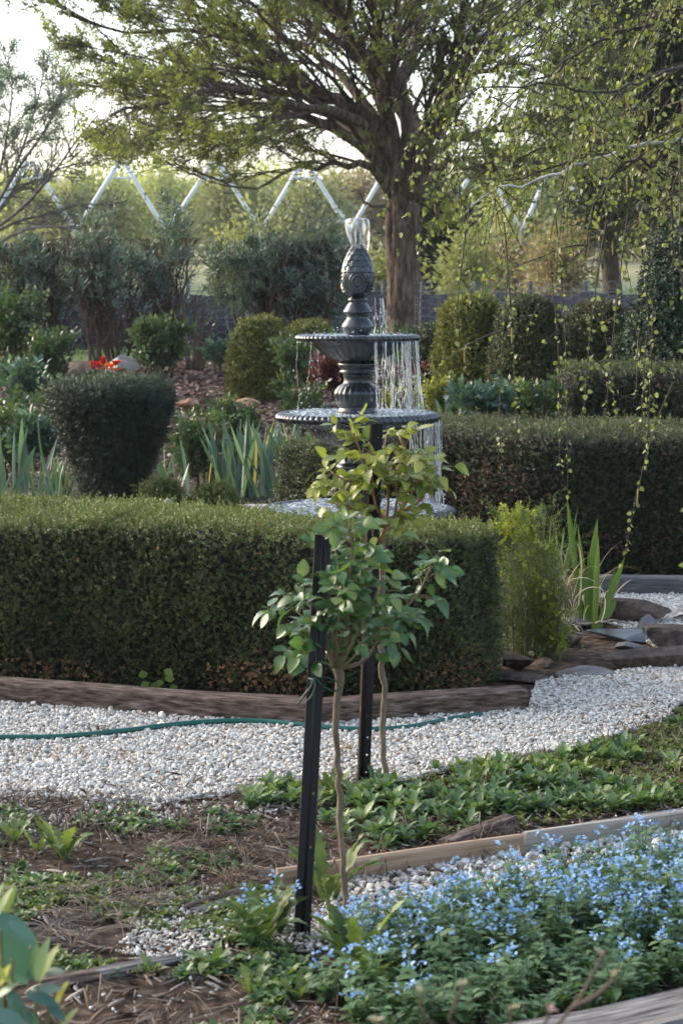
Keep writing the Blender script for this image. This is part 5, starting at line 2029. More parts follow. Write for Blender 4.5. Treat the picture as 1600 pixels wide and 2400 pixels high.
def petals(opened):
    gg = Geo()
    for k in range(6):
        V, F = leaf(.065, .042, 4, .45, -.12 if opened < .5 else .25, .5)
        a = k * math.pi / 3 + .2
        el = .25 + opened * .7 + (.08 if k % 2 else 0)
        d = np.array([math.cos(a) * math.sin(el), math.sin(a) * math.sin(el), math.cos(el)])
        gg.add(apply(M4(frame(d, -np.array([math.cos(a), math.sin(a), 0])), (0, 0, 0)), V), F, 0, .1 * (k % 3))
    return gg


TUL = [[petals(o).mesh('flower', m) for o in (.1, .5, .9)] for m in (M_red, M_orangep)]
TL = Geo().add(*blade(.2, .045, 6, .6, .3)).mesh('leaf', M_bluegr)
for k, (x, y, m, o) in enumerate(((218, 868, 0, 0), (230, 862, 0, 1), (243, 858, 0, 0), (252, 864, 1, 2), (262, 866, 1, 1), (272, 860, 0, 1), (268, 874, 1, 2), (238, 872, 0, 2), (32, 868, 0, 1), (27, 880, 0, 2), (36, 884, 1, 2))):
    D = 17.0 + .15 * math.sin(k * 2.1)
    q = P(x, y - 2, D)
    zb = q[2] - .24
    where = ('at the left edge of the bed', 'behind the flat top of the dark topiary')[x > 100]
    look = {(0, 0): 'closed red tulip', (0, 1): 'half open red tulip', (0, 2): 'wide open red tulip', (1, 1): 'half open orange tulip', (1, 2): 'wide open orange tulip'}[(m, o)]
    pos = ['outermost left', 'second from the left', 'tallest in the middle', 'left orange one', 'beside the red ones', 'outermost right', 'lowest on the right', 'lowest in the middle', 'upper of three', 'lower left of three', 'lower right of three'][k]
    root = thing('tulip', f'{look} {where}, {pos}', 'tulip', (q[0], D, zb), 'red and orange tulips in the bed')
    Geo().add(*tubes(np.array([[q[0], D, zb], [q[0] + .005, D, zb + .12], [q[0], D, q[2]]]), np.full((1, 3), .004), 5)).build('stem', M_bluegr, root)
    f = link('flower', TUL[m][o], root)
    mat4(f, M4(np.array([[math.cos(k), -math.sin(k), 0], [math.sin(k), math.cos(k), 0], [0, 0, 1.0]]), q, 1.25))
    for j in range(3):
        a = k * 1.3 + j * 2.1
        l = link('leaf', TL, root)
        mat4(l, M4(np.array([[math.cos(a), -math.sin(a), 0], [math.sin(a), math.cos(a), 0], [0, 0, 1.0]]), (q[0], D, zb), rng.uniform(.8, 1.15)))
        l['tint'] = float(rng.uniform(.3, .8))

# ================================================================ pond edge plants
M_euph = leaf_mat('euphorbia_leaf', [(0, (.030, .050, .022)), (.4, (.065, .095, .035)), (.8, (.14, .165, .05)), (1, (.26, .28, .04))], .5, .3, .3)
M_bract = leaf_mat('yellow_green_bract', [(0, (.09, .12, .016)), (.5, (.19, .22, .025)), (.8, (.30, .31, .045))], .5, .35, .3)
SP_EUPH = [variant('euphorbia_shoot', sprig(14, .030, .0042, .09, 600 + k, .9, .05), M_euph) for k in range(4)]
SP_BRACT = [variant('bract_head', sprig(14, .014, .012, .03, 610 + k, 1.2, .2), M_bract) for k in range(3)]
D = 8.15
s = D / FPX
c = G(1235, 1555)
M_euphstem = rough_mat('euphorbia_stem', [(.3, (.05, .055, .025)), (.7, (.12, .105, .06))], 20, .8, .2)
root = leafy('euphorbia', 'yellow green euphorbia bush at the end of the near hedge', 'euphorbia', 1140, 1335, 1205, 1560, D, SP_EUPH, 900, 34, None, None, .22, M_euphstem, (.6, 1.1), .02, .75)
bp_ = []
for (x, y, rx, ry, n) in ((1205, 1215, 38, 22, 60), (1175, 1250, 30, 25, 30), (1230, 1250, 28, 20, 30), (1290, 1440, 32, 36, 80), (1300, 1500, 28, 34, 90), (1275, 1400, 24, 30, 40), (1250, 1330, 50, 60, 40), (1190, 1320, 40, 60, 24), (1285, 1290, 20, 20, 14)):
    q = P(x, y, D - .12)
    bp_.append(q + rng.normal(0, 1, (n, 3)) * [rx * s * .6, .05, ry * s * .6])
bp_ = np.vstack(bp_)
scatter('bracts', bp_, rot_z_to(unit(rng.normal(0, .5, bp_.shape) + [0, -.2, 1.0])), rng.uniform(.7, 1.25, len(bp_)), SP_BRACT, root)

c = G(1385, 1480)
root = thing('sword_plant', 'bright green sword leaves with dry curling older ones by the pond rocks', 'iris', c)
SWB = Geo().add(*blade(1, .06, 9, .12, .3, 1.6)).mesh('leaf', M_sword)


def to_blade(mesh, b, t, w, tint, face=(0, -1, 0), name='leaf', parent=None):
    b, t = np.asarray(b), np.asarray(t)
    H = np.linalg.norm(t - b)
    z = (t - b) / H
    y = unit(np.asarray(face, float) - z * np.dot(z, face))
    x = np.cross(y, z)
    o = link(name, mesh, parent)
    M = np.eye(4)
    M[:3, 0], M[:3, 1], M[:3, 2], M[:3, 3] = x * (w / .06), y * H, z * H, b
    mat4(o, M)
    o['tint'] = float(tint)
    return o


Dp = c[1]
for (x0, y0, x1, y1, w, t, dz) in ((1362, 1450, 1326, 1165, 15, .35, .1), (1372, 1440, 1398, 1212, 18, .45, .08), (1392, 1475, 1400, 1255, 14, .6, -.02), (1400, 1475, 1462, 1305, 17, .5, -.04), (1388, 1475, 1376, 1290, 13, .25, .02),
                                 (1405, 1470, 1440, 1330, 12, .3, .05), (1380, 1470, 1352, 1230, 12, .55, .12), (1310, 1400, 1350, 1225, 12, .5, .25), (1300, 1390, 1372, 1325, 16, .93, .15), (1420, 1450, 1442, 1405, 14, .4, .0)):
    b, t_ = P(x0, y0, Dp + dz), P(x1, y1, Dp + dz + .03)
    to_blade(SWB, b, t_, w * Dp / FPX, t, parent=root)
RB = [Geo().add(*blade(1, .035, 10, bd, .1, 1.3)).mesh('dry_leaf', M_reed) for bd in (1.4, 2.0, 2.6)]
for k in range(46):
    x0, y0 = rng.uniform(1285, 1420), rng.uniform(1400, 1480)
    a = rng.uniform(0, 6.28)
    b = P(x0, y0, Dp + rng.uniform(-.05, .3))
    L = rng.uniform(.16, .40)
    to_blade(RB[k % 3], b, b + np.array([rng.normal(0, .08), rng.normal(0, .05), L]), rng.uniform(.008, .016), rng.uniform(.2, .9), (math.cos(a), math.sin(a) * .5, 0), 'dry_leaf', root)
for k in range(22):
    x0, y0 = rng.uniform(1255, 1345), rng.uniform(1330, 1420)
    a = rng.uniform(0, 6.28)
    b = P(x0, y0, Dp + rng.uniform(.05, .3))
    L = rng.uniform(.15, .34)
    to_blade(RB[0] if k % 2 else SWB, b, b + np.array([rng.normal(0, .05), rng.normal(0, .05), L]), rng.uniform(.006, .014), rng.uniform(0, .6), (math.cos(a), math.sin(a) * .5, 0), 'dry_leaf' if k % 2 else 'leaf', root)
M_paleroot = rough_mat('bleached_root', [(.3, (.2, .15, .11)), (.7, (.44, .37, .31))], 20, .85, .5)
root = thing('dry_root', 'bleached twisting roots lying over the wet slate', 'root', G(1420, 1500))
for pts in ([(1322, 1448), (1350, 1462), (1400, 1458), (1450, 1466), (1512, 1470)], [(1318, 1452), (1345, 1480), (1388, 1492), (1360, 1504), (1335, 1502)], [(1395, 1462), (1430, 1455), (1480, 1462)], [(1380, 1522), (1440, 1502), (1490, 1505), (1508, 1512)], [(1340, 1430), (1352, 1462), (1372, 1480)]):
    z = curve(PL(pts, 8.6 + .1 * rng.random()), 12)
    Geo().add(*tubes(z + rng.normal(0, .003, z.shape), np.linspace(.007, .003, 12)[None], 5)).build('root', M_paleroot, root)

# small mallow under the hedge
M_mallow = leaf_mat('round_green_leaf', [(0, (.04, .07, .02)), (.5, (.09, .14, .035)), (.8, (.16, .21, .06))], .5, .3, .3)
q0 = G(375, 1622)
root = thing('mallow', 'small round leaved mallow growing out under the near hedge', 'weed', q0)
ML = leaf(1, 1.05, 6, .12, .1, .5, .08)
MLm = Geo().add(*ML).mesh('leaf', M_mallow)
for (x, y, w) in ((338, 1582, 18), (392, 1578, 20), (398, 1592, 18), (345, 1606, 18), (365, 1612, 20), (410, 1612, 16), (375, 1600, 14)):
    q = P(x, y, q0[1] - .03)
    Geo().add(*tubes(curve(np.array([q0, (q0 + q) / 2 + [0, 0, .02], q]), 6), np.full((1, 6), .0015), 4)).build('stalk', M_mallow, root)
    o = link('leaf', MLm, root)
    mat4(o, M4(frame(unit(np.array([rng.normal(0, .5), -.4, .9])), (0, -1, .5)), q - [0, 0, .012], w * q0[1] / FPX * 1.2))
    o['tint'] = float(rng.uniform(.4, .8))

# ================================================================ hose, stakes, tie
M_hose = plain('green_hose', (.008, .085, .068), .35)
hp = [G(x, y, .022) for x, y in ((-500, 1735), (-200, 1732), (0, 1728), (120, 1727), (230, 1719), (330, 1708), (420, 1697), (520, 1690), (610, 1690), (700, 1698), (800, 1707), (890, 1709), (970, 1702), (1050, 1686), (1128, 1674))]
V, F = tubes(curve(np.array(hp), 160), np.full((1, 160), .0092), 10)
Geo().add(V, F).build('garden_hose', M_hose, label='green garden hose snaking across the white pebbles', category='hose')
M_black = rough_mat('black_steel', [(.3, (.004, .004, .0045)), (.6, (.008, .008, .009)), (.8, (.02, .019, .018))], 30, .5, .3, (1, 1, .2), dist=.001, spec=.3)
M_sunedge = rough_mat('sun_tinted_edge', [(.35, (.012, .007, .005)), (.6, (.055, .022, .011)), (.8, (.15, .065, .03))], 26, .7, .5, dist=.002)  # warm low sun on one stake edge, put into its colour


def flange(L, w, th, holes, rh=.0032):
    """a steel strip in x (0..w) and z (0..L), pierced by round holes"""
    gg = Geo()
    zs, hz = [0.0], sorted(holes)
    for h in hz:
        zs += [h - .008, h + .008]
    zs.append(L)
    xc = w * .58
    for i in range(len(zs) - 1):
        a, b = zs[i], zs[i + 1]
        if i % 2 == 0:
            for yy, fl in ((-th / 2, 0), (th / 2, 1)):
                q = [[0, yy, a], [w, yy, a], [w, yy, b], [0, yy, b]]
                gg.add(q, [np.array([[0, 1, 2, 3] if not fl else [3, 2, 1, 0]])])
        else:
            hc = (a + b) / 2
            outer = [(w, hc), (w, b), (xc, b), (0, b), (0, hc), (0, a), (xc, a), (w, a)]
            inner = [(xc + rh * math.cos(k * math.pi / 4), hc + rh * math.sin(k * math.pi / 4)) for k in range(8)]
            for yy, fl in ((-th / 2, 0), (th / 2, 1)):
                v = [[x, yy, z] for x, z in outer + inner]
                f = [[k, (k + 1) % 8, 8 + (k + 1) % 8, 8 + k] for k in range(8)]
                gg.add(v, [np.array(f if not fl else [r[::-1] for r in f])])
            v = [[x, -th / 2, z] for x, z in inner] + [[x, th / 2, z] for x, z in inner]
            gg.add(v, [np.array([[k, (k + 1) % 8, 8 + (k + 1) % 8, 8 + k] for k in range(8)])])
    gg.add([[w, -th / 2, 0], [w, th / 2, 0], [w, th / 2, L], [w, -th / 2, L]], [np.array([[0, 1, 2, 3]])])
    gg.add([[0, -th / 2, L], [w, -th / 2, L], [w, th / 2, L], [0, th / 2, L]], [np.array([[0, 1, 2, 3]])])
    return gg


def star_picket(label, foot, head, D0, D1, widths, angles, hole_on, edge=None, holes=None):
    b = P(foot[0], foot[1], D0)
    t = P(head[0], head[1], D1)
    b = b + (b - t) * .06
    L = np.linalg.norm(t - b)
    z = unit(t - b)
    x = unit(np.cross([0, 1, 0], z))
    y = np.cross(z, x)
    B = np.eye(4)
    B[:3, 0], B[:3, 1], B[:3, 2], B[:3, 3] = x, y, z, b
    root = thing('star_picket', label, 'stake', P(foot[0], foot[1], D0), 'black steel stakes holding the roses')
    for k, (w, a) in enumerate(zip(widths, angles)):
        c_, s_ = math.cos(a), math.sin(a)
        R = np.eye(4)
        R[:2, :2] = [[c_, -s_], [s_, c_]]
        hs_ = [h * L for h in holes] if (k in hole_on and holes) else []
        fgo = flange(L, w, .0042, hs_).build('flange', M_black, root, False)
        mat4(fgo, B @ R)
        V, F = boxv((w, -.0036, 0), (w + .0028, .0036, L))            # rolled bead along the flange edge
        bo = Geo().add(V, F).build('bead', edge if (edge and k == 1) else M_black, root, False)
        mat4(bo, B @ R)
    V, F = tubes(np.array([[0, 0, 0], [0, 0, L / 2], [0, 0, L]]), np.full((1, 3), .0045), 8)
    o = Geo().add(V, F).build('spine', M_black, root)
    mat4(o, B)
    return root


star_picket('near black star picket leaning right beside the dark leaved rose', (705, 2240), (757, 1254), 4.49, 4.62, (.0165, .0165, .012), (math.radians(-8), math.radians(188), math.radians(80)), (0,), None, [.3, .42])
star_picket('rear black star picket with round holes and one edge tinted as by warm sun beside the rose', (846, 1862), (878, 992), 5.93, 5.93, (.022, .014, .014), (math.radians(-6), math.radians(222), math.radians(100)), (0,), M_sunedge,
            [.045, .115, .160, .205, .26, .33, .4, .5, .7, .965])

M_tie = plain('green_tie', (.012, .05, .03), .5)
root = thing('plant_tie', 'dark green soft tie looped round the near stake and rose stem', 'tie', P(760, 1610, 4.55))
Dt = 4.56
for pts in ([(722, 1612, .03), (735, 1590, -.03), (755, 1606, -.02), (780, 1620, -.015), (800, 1612, -.005), (797, 1602, .015), (770, 1590, .03), (735, 1584, .03), (724, 1590, .0), (735, 1592, -.03)],
            [(735, 1590, -.03), (728, 1610, -.03), (712, 1630, -.02), (698, 1650, -.01)], [(735, 1592, -.03), (738, 1612, -.035), (730, 1632, -.03), (718, 1645, -.02)]):
    z = np.array([P(x, y, Dt + d) for x, y, d in pts])
    Geo().add(*tubes(curve(z, 40), np.full((1, 40), .0022), 6)).build('strap', M_tie, root)

# ================================================================ the two standard roses
ROSE_A = [(0, (.020, .055, .026)), (.35, (.042, .098, .042)), (.8, (.12, .17, .05)), (1, (.18, .20, .06))]
ROSE_B = [(0, (.060, .085, .020)), (.35, (.125, .155, .036)), (.8, (.25, .26, .065)), (1, (.30, .28, .08))]
M_roseA = leaf_mat('dark_rose_leaf', ROSE_A, .28, .32, .5, tex=14)
M_roseB = leaf_mat('young_rose_leaf', ROSE_B, .34, .36, .5, tex=14)
M_stemA = rough_mat('grey_rose_stem', [(.3, (.08, .058, .04)), (.55, (.17, .125, .085)), (.75, (.27, .21, .15))], 40, .8, .7, (1, 1, .3), dist=.004)
M_stemB = rough_mat('sun_tinted_rose_wood', [(.3, (.17, .08, .03)), (.55, (.30, .155, .06)), (.75, (.40, .24, .12))], 34, .6, .5, (1, 1, .4), dist=.003)  # the orange is low sunlight on the rear rose, painted into the wood
M_greenstem = rough_mat('green_rose_shoot', [(.3, (.10, .105, .035)), (.7, (.2, .19, .07))], 30, .5, .2)
RL = [leaf(1, .64, 11, fo, bd, .42, .06, twist=tw) for bd, tw, fo in ((.1, 0, .1), (.35, .3, .3), (.6, -.35, .2), (-.2, .25, .45), (.25, -.2, .05))]


def veined(q, mat, seed):
    """leaf with paler midrib, a crinkled surface and slight side veins"""
    V, F = q
    V = V.copy()
    n = len(V) // 3
    k = np.arange(len(V)) % 3
    V[:, 2] += np.where(k == 1, -.012, .012 * np.where((np.arange(len(V)) // 3) % 2, 1, -1)) + .03 * np.sin(np.arange(len(V)) * 2.1 + seed) * (k != 1)
    return Geo().add(V, F, 0, np.where(k == 1, .22, .05 * ((np.arange(len(V)) // 3) % 2))).mesh('leaf', mat)


RLA = [veined(q, M_roseA, i) for i, q in enumerate(RL)]
RLB = [veined(q, M_roseB, i) for i, q in enumerate(RL)]


def standard_rose(label, base, stem, branches, D, leafmesh, stemmat, shootmat, lsize, nleaf, seed, sr, extra=()):
    r = np.random.default_rng(seed)
    root = thing('standard_rose', label, 'rose', P(*base, D), 'young standard roses tied to stakes')
    z = curve(PL(stem, D), 26)
    z[1:-1] += r.normal(0, .0022, z[1:-1].shape)
    rad = np.interp(np.linspace(0, 1, 26), [0, .1, .9, 1], sr) * (1 + .10 * r.normal(size=26))
    Geo().add(*tubes(z, rad[None], 10)).build('stem', stemmat[0], root)
    paths = []
    for k, (pts, dz, r0) in enumerate(branches):
        dd = D + dz * np.linspace(0, 1, len(pts))
        q = curve(PL(pts, dd), 14)
        q[2:-1] += r.normal(0, .0015, q[2:-1].shape)
        gg = Geo()
        gg.add(*tubes(q, np.linspace(r0, r0 * .4, 14)[None], 7))
        paths.append(q)
        Geo.build(gg, 'branch', shootmat if r0 < .0045 else stemmat[1], root)
    pet = Geo()
    for k in range(nleaf):
        q = paths[r.choice(len(paths), p=np.array([np.linalg.norm(np.diff(p_, axis=0), axis=1).sum() for p_ in paths]) / sum(np.linalg.norm(np.diff(p_, axis=0), axis=1).sum() for p_ in paths))]
        u = r.uniform(.28, 1) ** .8 * 12.9
        i = min(int(u), 12)
        p0 = q[i] + (q[i + 1] - q[i]) * (u - i)
        tan = unit(q[i + 1] - q[i])
        out = unit(np.cross(tan, r.normal(size=3)))
        d = unit(out * 1.0 + tan * r.uniform(.1, .9) + np.array([0, -.1, .12]))
        S_ = lsize * r.uniform(.7, 1.15)
        Lr = S_ * r.uniform(.9, 1.5)
        tip = p0 + d * Lr + np.array([0, 0, -.12 * Lr])
        cv = curve(np.array([p0, p0 + d * Lr * .5 + [0, 0, .02 * Lr], tip]), 6)
        pet.add(*tubes(cv, np.full((1, 6), .0009), 4))
        nfl = r.choice([1, 3, 3, 5])
        upv = unit(np.array([r.normal(0, .45), -.45 + r.normal(0, .4), 1.0]))
        sp = [(tip, unit(tip - cv[-2] + [0, 0, -.0005]), 1.0)]
        for j in range((nfl - 1) // 2):
            pj = cv[4 - 2 * j]
            side = unit(np.cross(d, upv))
            for sg in (-1, 1):
                sp.append((pj, unit(side * sg + d * .5 + r.normal(0, .15, 3)), .8))
        for (pp_, dl, sc) in sp:
            o = link('leaf', leafmesh[r.integers(0, 5)], root)
            mat4(o, M4(frame(dl, upv + r.normal(0, .25, 3)), pp_, S_ * sc))
            o['tint'] = float(np.clip(r.normal(.3, .13) + .35 * (u / 12.9) ** 3 * r.random(), 0, .85))
    for (x0, y0, x1, y1, dz) in extra:
        a, b = P(x0, y0, D + dz), P(x1, y1, D + dz)
        o = link('leaf', leafmesh[r.integers(0, 5)], root)
        mat4(o, M4(frame(b - a, (r.normal(0, .3), -.5, .9)), a, np.linalg.norm(b - a)))
        o['tint'] = float(r.uniform(.1, .5))
    pet.build('leaf_stalks', shootmat, root, kind='stuff')
    return root


DA = 4.62
standard_rose('near young rose with dark bluish green leaves on a bare grey stem', (812, 2165), [(813, 2185), (810, 2120), (806, 2030), (797, 1930), (797, 1860), (791, 1780), (787, 1690), (793, 1610), (791, 1566)],
              [([(791, 1572), (770, 1530), (760, 1480), (740, 1425), (705, 1400), (655, 1392)], -.05, .005), ([(791, 1570), (800, 1500), (830, 1420), (850, 1355), (862, 1295)], .03, .0055),
               ([(793, 1568), (850, 1552), (885, 1505), (935, 1440), (980, 1395), (1000, 1345), (1018, 1305)], .05, .005), ([(790, 1570), (780, 1480), (768, 1400), (764, 1320), (772, 1275)], .06, .005),
               ([(792, 1570), (818, 1490), (816, 1400), (825, 1290), (820, 1225)], -.06, .0052), ([(789, 1570), (760, 1530), (735, 1500), (705, 1485)], .04, .004), ([(795, 1568), (850, 1520), (890, 1480), (925, 1462)], -.08, .004),
               ([(792, 1568), (790, 1480), (800, 1400), (790, 1330)], -.12, .004), ([(793, 1568), (830, 1500), (870, 1420), (890, 1370)], -.1, .004), ([(789, 1568), (740, 1540), (735, 1500)], -.02, .003), ([(790, 1570), (765, 1500), (720, 1450), (690, 1430)], .1, .004)],
              DA, RLA, (M_stemA, M_stemA), M_greenstem, .044, 175, 31, [.0085, .0075, .0085, .0125],
              ((1035, 1345, 1082, 1352, .05), (1020, 1360, 1052, 1374, .05), (1008, 1368, 1012, 1400, .05), (1005, 1310, 978, 1296, .05), (990, 1372, 965, 1388, .05), (1010, 1320, 1050, 1308, .05), (668, 1392, 628, 1380, -.05), (690, 1400, 640, 1415, -.05)))
DB = 5.95
standard_rose('rear young rose with yellow green leaves and wood tinted orange as by low sun against the fountain', (905, 1862), [(907, 1872), (902, 1810), (896, 1740), (899, 1660), (896, 1580), (893, 1480), (896, 1380), (897, 1310), (891, 1270)],
              [([(891, 1272), (912, 1222), (938, 1198), (956, 1130), (960, 1080), (942, 1040), (936, 1020)], .05, .0095), ([(891, 1268), (878, 1252), (868, 1236)], -.03, .007), ([(905, 1230), (862, 1150), (852, 1080), (836, 1040), (822, 1000)], -.05, .006),
               ([(905, 1225), (908, 1150), (900, 1060), (905, 1020)], .06, .0055), ([(930, 1205), (985, 1170), (1000, 1120), (1010, 1080)], .0, .006), ([(880, 1255), (850, 1185), (812, 1130), (775, 1106)], .03, .005), ([(935, 1200), (980, 1130), (985, 1060)], -.08, .0055),
               ([(895, 1262), (915, 1240), (940, 1225), (925, 1210)], -.05, .004), ([(900, 1235), (880, 1180), (870, 1120), (880, 1070)], -.1, .005), ([(925, 1210), (930, 1150), (925, 1090)], -.1, .005), ([(900, 1235), (850, 1200), (815, 1190), (795, 1180)], -.04, .005)],
              DB, RLB, (M_stemA, M_stemB), M_greenstem, .048, 150, 32, [.0105, .0095, .010, .014])

# ================================================================ weeds of the bank
M_weed = leaf_mat('weed_leaf', [(0, (.034, .068, .030)), (.4, (.080, .138, .054)), (.8, (.18, .225, .085)), (1, (.2, .2, .09))], .42, .3, .4, tex=18)
M_thistle = leaf_mat('thistle_leaf', [(0, (.040, .065, .025)), (.4, (.085, .120, .042)), (.8, (.17, .20, .07)), (1, (.26, .22, .08))], .5, .35, .3, tex=12)


def toothed(L, W, n, bend, seed, peak=.62, amp=.28):
    """a long toothed leaf, widest near its tip"""
    r = np.random.default_rng(seed)
    t = np.linspace(0, 1, n + 1)
    k = math.log(.5) / math.log(peak)
    w = (np.sin(np.pi * t ** k) ** .9 * .85 + .10 * (1 - t)) * W / 2
    w = w * (1 + amp * np.where(np.arange(n + 1) % 2, 1, -1) * r.uniform(.6, 1.2, n + 1))
    w[-1] = .001
    ang = .15 + bend * t ** 1.6
    ds = L / n
    y = np.concatenate([[0], np.cumsum(np.sin(ang[1:]) * ds)])
    z = np.concatenate([[0], np.cumsum(np.cos(ang[1:]) * ds)])
    wav = .08 * W * np.sin(t * 17 + r.uniform(0, 6))
    V = np.stack([np.stack([-w, y - .18 * w + wav, z + .12 * w], 1), np.stack([0 * w, y, z], 1), np.stack([w, y - .18 * w - wav, z + .12 * w], 1)], 1).reshape(-1, 3)
    F = []
    for i in range(n):
        b = 3 * i
        F += [[b, b + 1, b + 4, b + 3], [b + 1, b + 2, b + 5, b + 4]]
    return V, [np.array(F)]


TW = [Geo().add(*toothed(1, .28, 16, b, 700 + k)).mesh('leaf', M_thistle) for k, b in enumerate((.5, .9, 1.3, .3))]
SW_ = [Geo().add(*toothed(1, .30, 7, b, 720 + k, .62, .05)).mesh('leaf', M_weed) for k, b in enumerate((.5, 1.0, 1.5, .25))]


def rosette(name, label, c, n, L, meshes, category='weed', group=None, lean=.35, wide=1.0):
    root = thing(name, label, category, c, group)
    for k in range(n):
        a = k * 2.4 + rng.normal(0, .3)
        t = k / max(1, n - 1)
        z = unit(np.array([math.cos(a) * lean * (1.3 - t), math.sin(a) * lean * (1.3 - t), 1.0]))
        y = unit(np.array([math.cos(a), math.sin(a), 0]) - z * np.dot(z, [math.cos(a), math.sin(a), 0]))
        x = np.cross(y, z)
        s_ = L * rng.uniform(.65, 1.1)
        o = link('leaf', meshes[rng.integers(0, len(meshes))], root)
        M = np.eye(4)
        M[:3, 0], M[:3, 1], M[:3, 2] = x * s_ * wide, y * s_, z * s_
        M[:3, 3] = np.asarray(c) + np.array([math.cos(a), math.sin(a), 0]) * .008
        mat4(o, M)
        o['tint'] = float(np.clip(rng.normal(.38, .17), 0, .85))
    return root


TG = 'toothed leaf weeds on the near bank'
for (x, y, n, px, lab) in ((150, 2015, 11, 120, 'large toothed weed on the mulch left of the stakes'), (35, 1975, 7, 75, 'toothed weed beside the large one at the left edge'), (90, 2000, 6, 70, 'small toothed weed between the two at the left edge'),
                           (612, 2222, 15, 200, 'tall toothed weed just left of the near stake foot'), (768, 2120, 10, 190, 'tall toothed weed right behind the near stake'), (838, 2285, 16, 205, 'broad toothed weed right of the near stake foot'),
                           (700, 2345, 8, 75, 'low toothed weed in front of the near stake foot'), (590, 2335, 7, 90, 'low toothed weed in front of the tall one'), (870, 2330, 12, 160, 'toothed weed at the near corner of the blue flowers'),
                           (950, 2385, 9, 120, 'toothed weed at the bottom edge under the blue flowers'), (730, 1905, 7, 75, 'toothed weed between the two stakes'), (775, 1870, 8, 85, 'fresh toothed weed left of the rear stake'),
                           (1120, 1835, 7, 75, 'upright toothed weed rising from the weed bed'), (1490, 2150, 8, 150, 'single toothed weed standing among the blue flowers'), (355, 2285, 8, 55, 'small dark weed beside the grey wood strip'),
                           (365, 2045, 4, 40, 'tiny weed seedling on the stony ground'), (520, 2055, 5, 30, 'small pale weed beside the split wood')):
    q = G(x, y)
    rosette('toothed_weed', lab, q, n, px * q[1] / FPX, TW if px > 60 else SW_, 'weed', TG, .35, .72 if px > 150 else 1.0)
q = G(495, 2265)
rosette('dark_weed', 'dark leafy weed with an upright shoot left of the tall toothed weed', q, 14, .085, SW_, 'weed', None, .9)


def weed_variant(name, seed, n, L, W, el0, el1, mat, amp=0.0, sz=None):
    r = np.random.default_rng(seed)
    gg = Geo()
    for k in range(n):
        V, F = toothed(L * r.uniform(.6, 1.1), W, 5, r.uniform(.3, 1.2), seed * 10 + k, .6, amp)
        a = k * 2.4 + r.normal(0, .3)
        el = r.uniform(el0, el1)
        ca, sa = math.cos(a - math.pi / 2), math.sin(a - math.pi / 2)
        ce, se = math.cos(el), math.sin(el)
        Rx = np.array([[1, 0, 0], [0, ce, se], [0, -se, ce]])
        Rz = np.array([[ca, -sa, 0], [sa, ca, 0], [0, 0, 1]])
        gg.add(V @ (Rz @ Rx).T + [0, 0, r.uniform(0, L * .25)], F, 0, r.uniform(0, .25))
    return variant(name, gg, mat)


WV = [weed_variant('bed_weed', 800 + k, (8, 13, 10, 16, 12)[k], 1.0, (.30, .36, .42, .34, .38)[k], .1, (.8, 1.2, .6, 1.3, 1.0)[k], M_weed, (.1, .04, .02, .08, .12)[k]) for k in range(5)]
CLV = [weed_variant('clover_tuft', 820 + k, 14, 1.0, .5, .3, 1.3, M_weed) for k in range(4)]
M_moss = leaf_mat('chickweed_leaf', [(0, (.045, .065, .018)), (.4, (.10, .125, .035)), (.8, (.18, .20, .06))], .55, .3, .3)
MSV = [weed_variant('chickweed_tuft', 840 + k, 16, 1.0, .5, .2, 1.4, M_moss) for k in range(4)]


def cover(name, label, poly, n, size, vs, mask=None, tr=(.05, .6), z=.002, cat='weeds'):
    q = poly_points(poly, n)
    if mask is not None:
        q = q[mask(q)]
    n = len(q)
    t = np.clip(rng.uniform(*tr, n) + .15 * fbm(np.c_[q, np.zeros(n)], .3, 2), 0, .8)
    return scatter(name, np.c_[q, np.full(n, z) + rng.uniform(0, .004, n)], np.c_[rng.normal(0, .15, (n, 2)), rng.uniform(0, 6.28, n)], rng.uniform(*size, n), vs, tint=t, label=label, category=cat)


WBED = GP([(905, 1850), (1010, 1815), (1130, 1800), (1350, 1768), (1545, 1705), (2000, 1650), (2000, 1820), (1600, 1888), (1230, 1945), (1040, 1965), (960, 1935), (880, 1900)])
cover('weed_bed', 'dense leafy green weeds behind the pale boards', WBED, 1500, (.024, .062), WV, thin(.3, -.22, 5))
cover('chickweed', 'tiny leaves filling the gaps of the weed bed behind the boards', WBED, 1500, (.012, .026), MSV, thin(.3, -.3, 11), cat='ground cover')
cover('weed_bed', 'sparse green weeds round the foot of the rear stake', GP([(640, 1850), (905, 1850), (960, 1935), (1040, 1965), (900, 2000), (780, 1960), (560, 1900)]), 110, (.04, .07), WV, thin(.25, -.05, 6))
cover('chickweed', 'mat of tiny bright green leaves along the edge of the pebbles', GP([(1090, 1808), (1350, 1768), (1545, 1705), (2000, 1640), (2000, 1740), (1560, 1790), (1300, 1830)]), 1500, (.015, .032), MSV, cat='ground cover')
cover('chickweed', 'mossy green patch at the right end of the pebbles', GP([(1440, 1660), (1600, 1635), (2000, 1590), (2000, 1660), (1560, 1710)]), 600, (.010, .022), MSV, thin(.2, .0, 15), cat='ground cover')
cover('clover', 'low clover and moss on the stony ground left of the near stake', GP([(-300, 2060), (300, 2065), (620, 2090), (700, 2230), (520, 2290), (100, 2290), (-300, 2300)]), 3800, (.009, .024), CLV + MSV, thin(.13, .0, 7), cat='ground cover')
cover('clover', 'scattered seedlings over the mulch of the near bank', GP([(-300, 1890), (500, 1900), (680, 1960), (680, 2080), (300, 2090), (-300, 2080)]), 1300, (.012, .034), CLV, thin(.16, .25, 8), cat='ground cover')
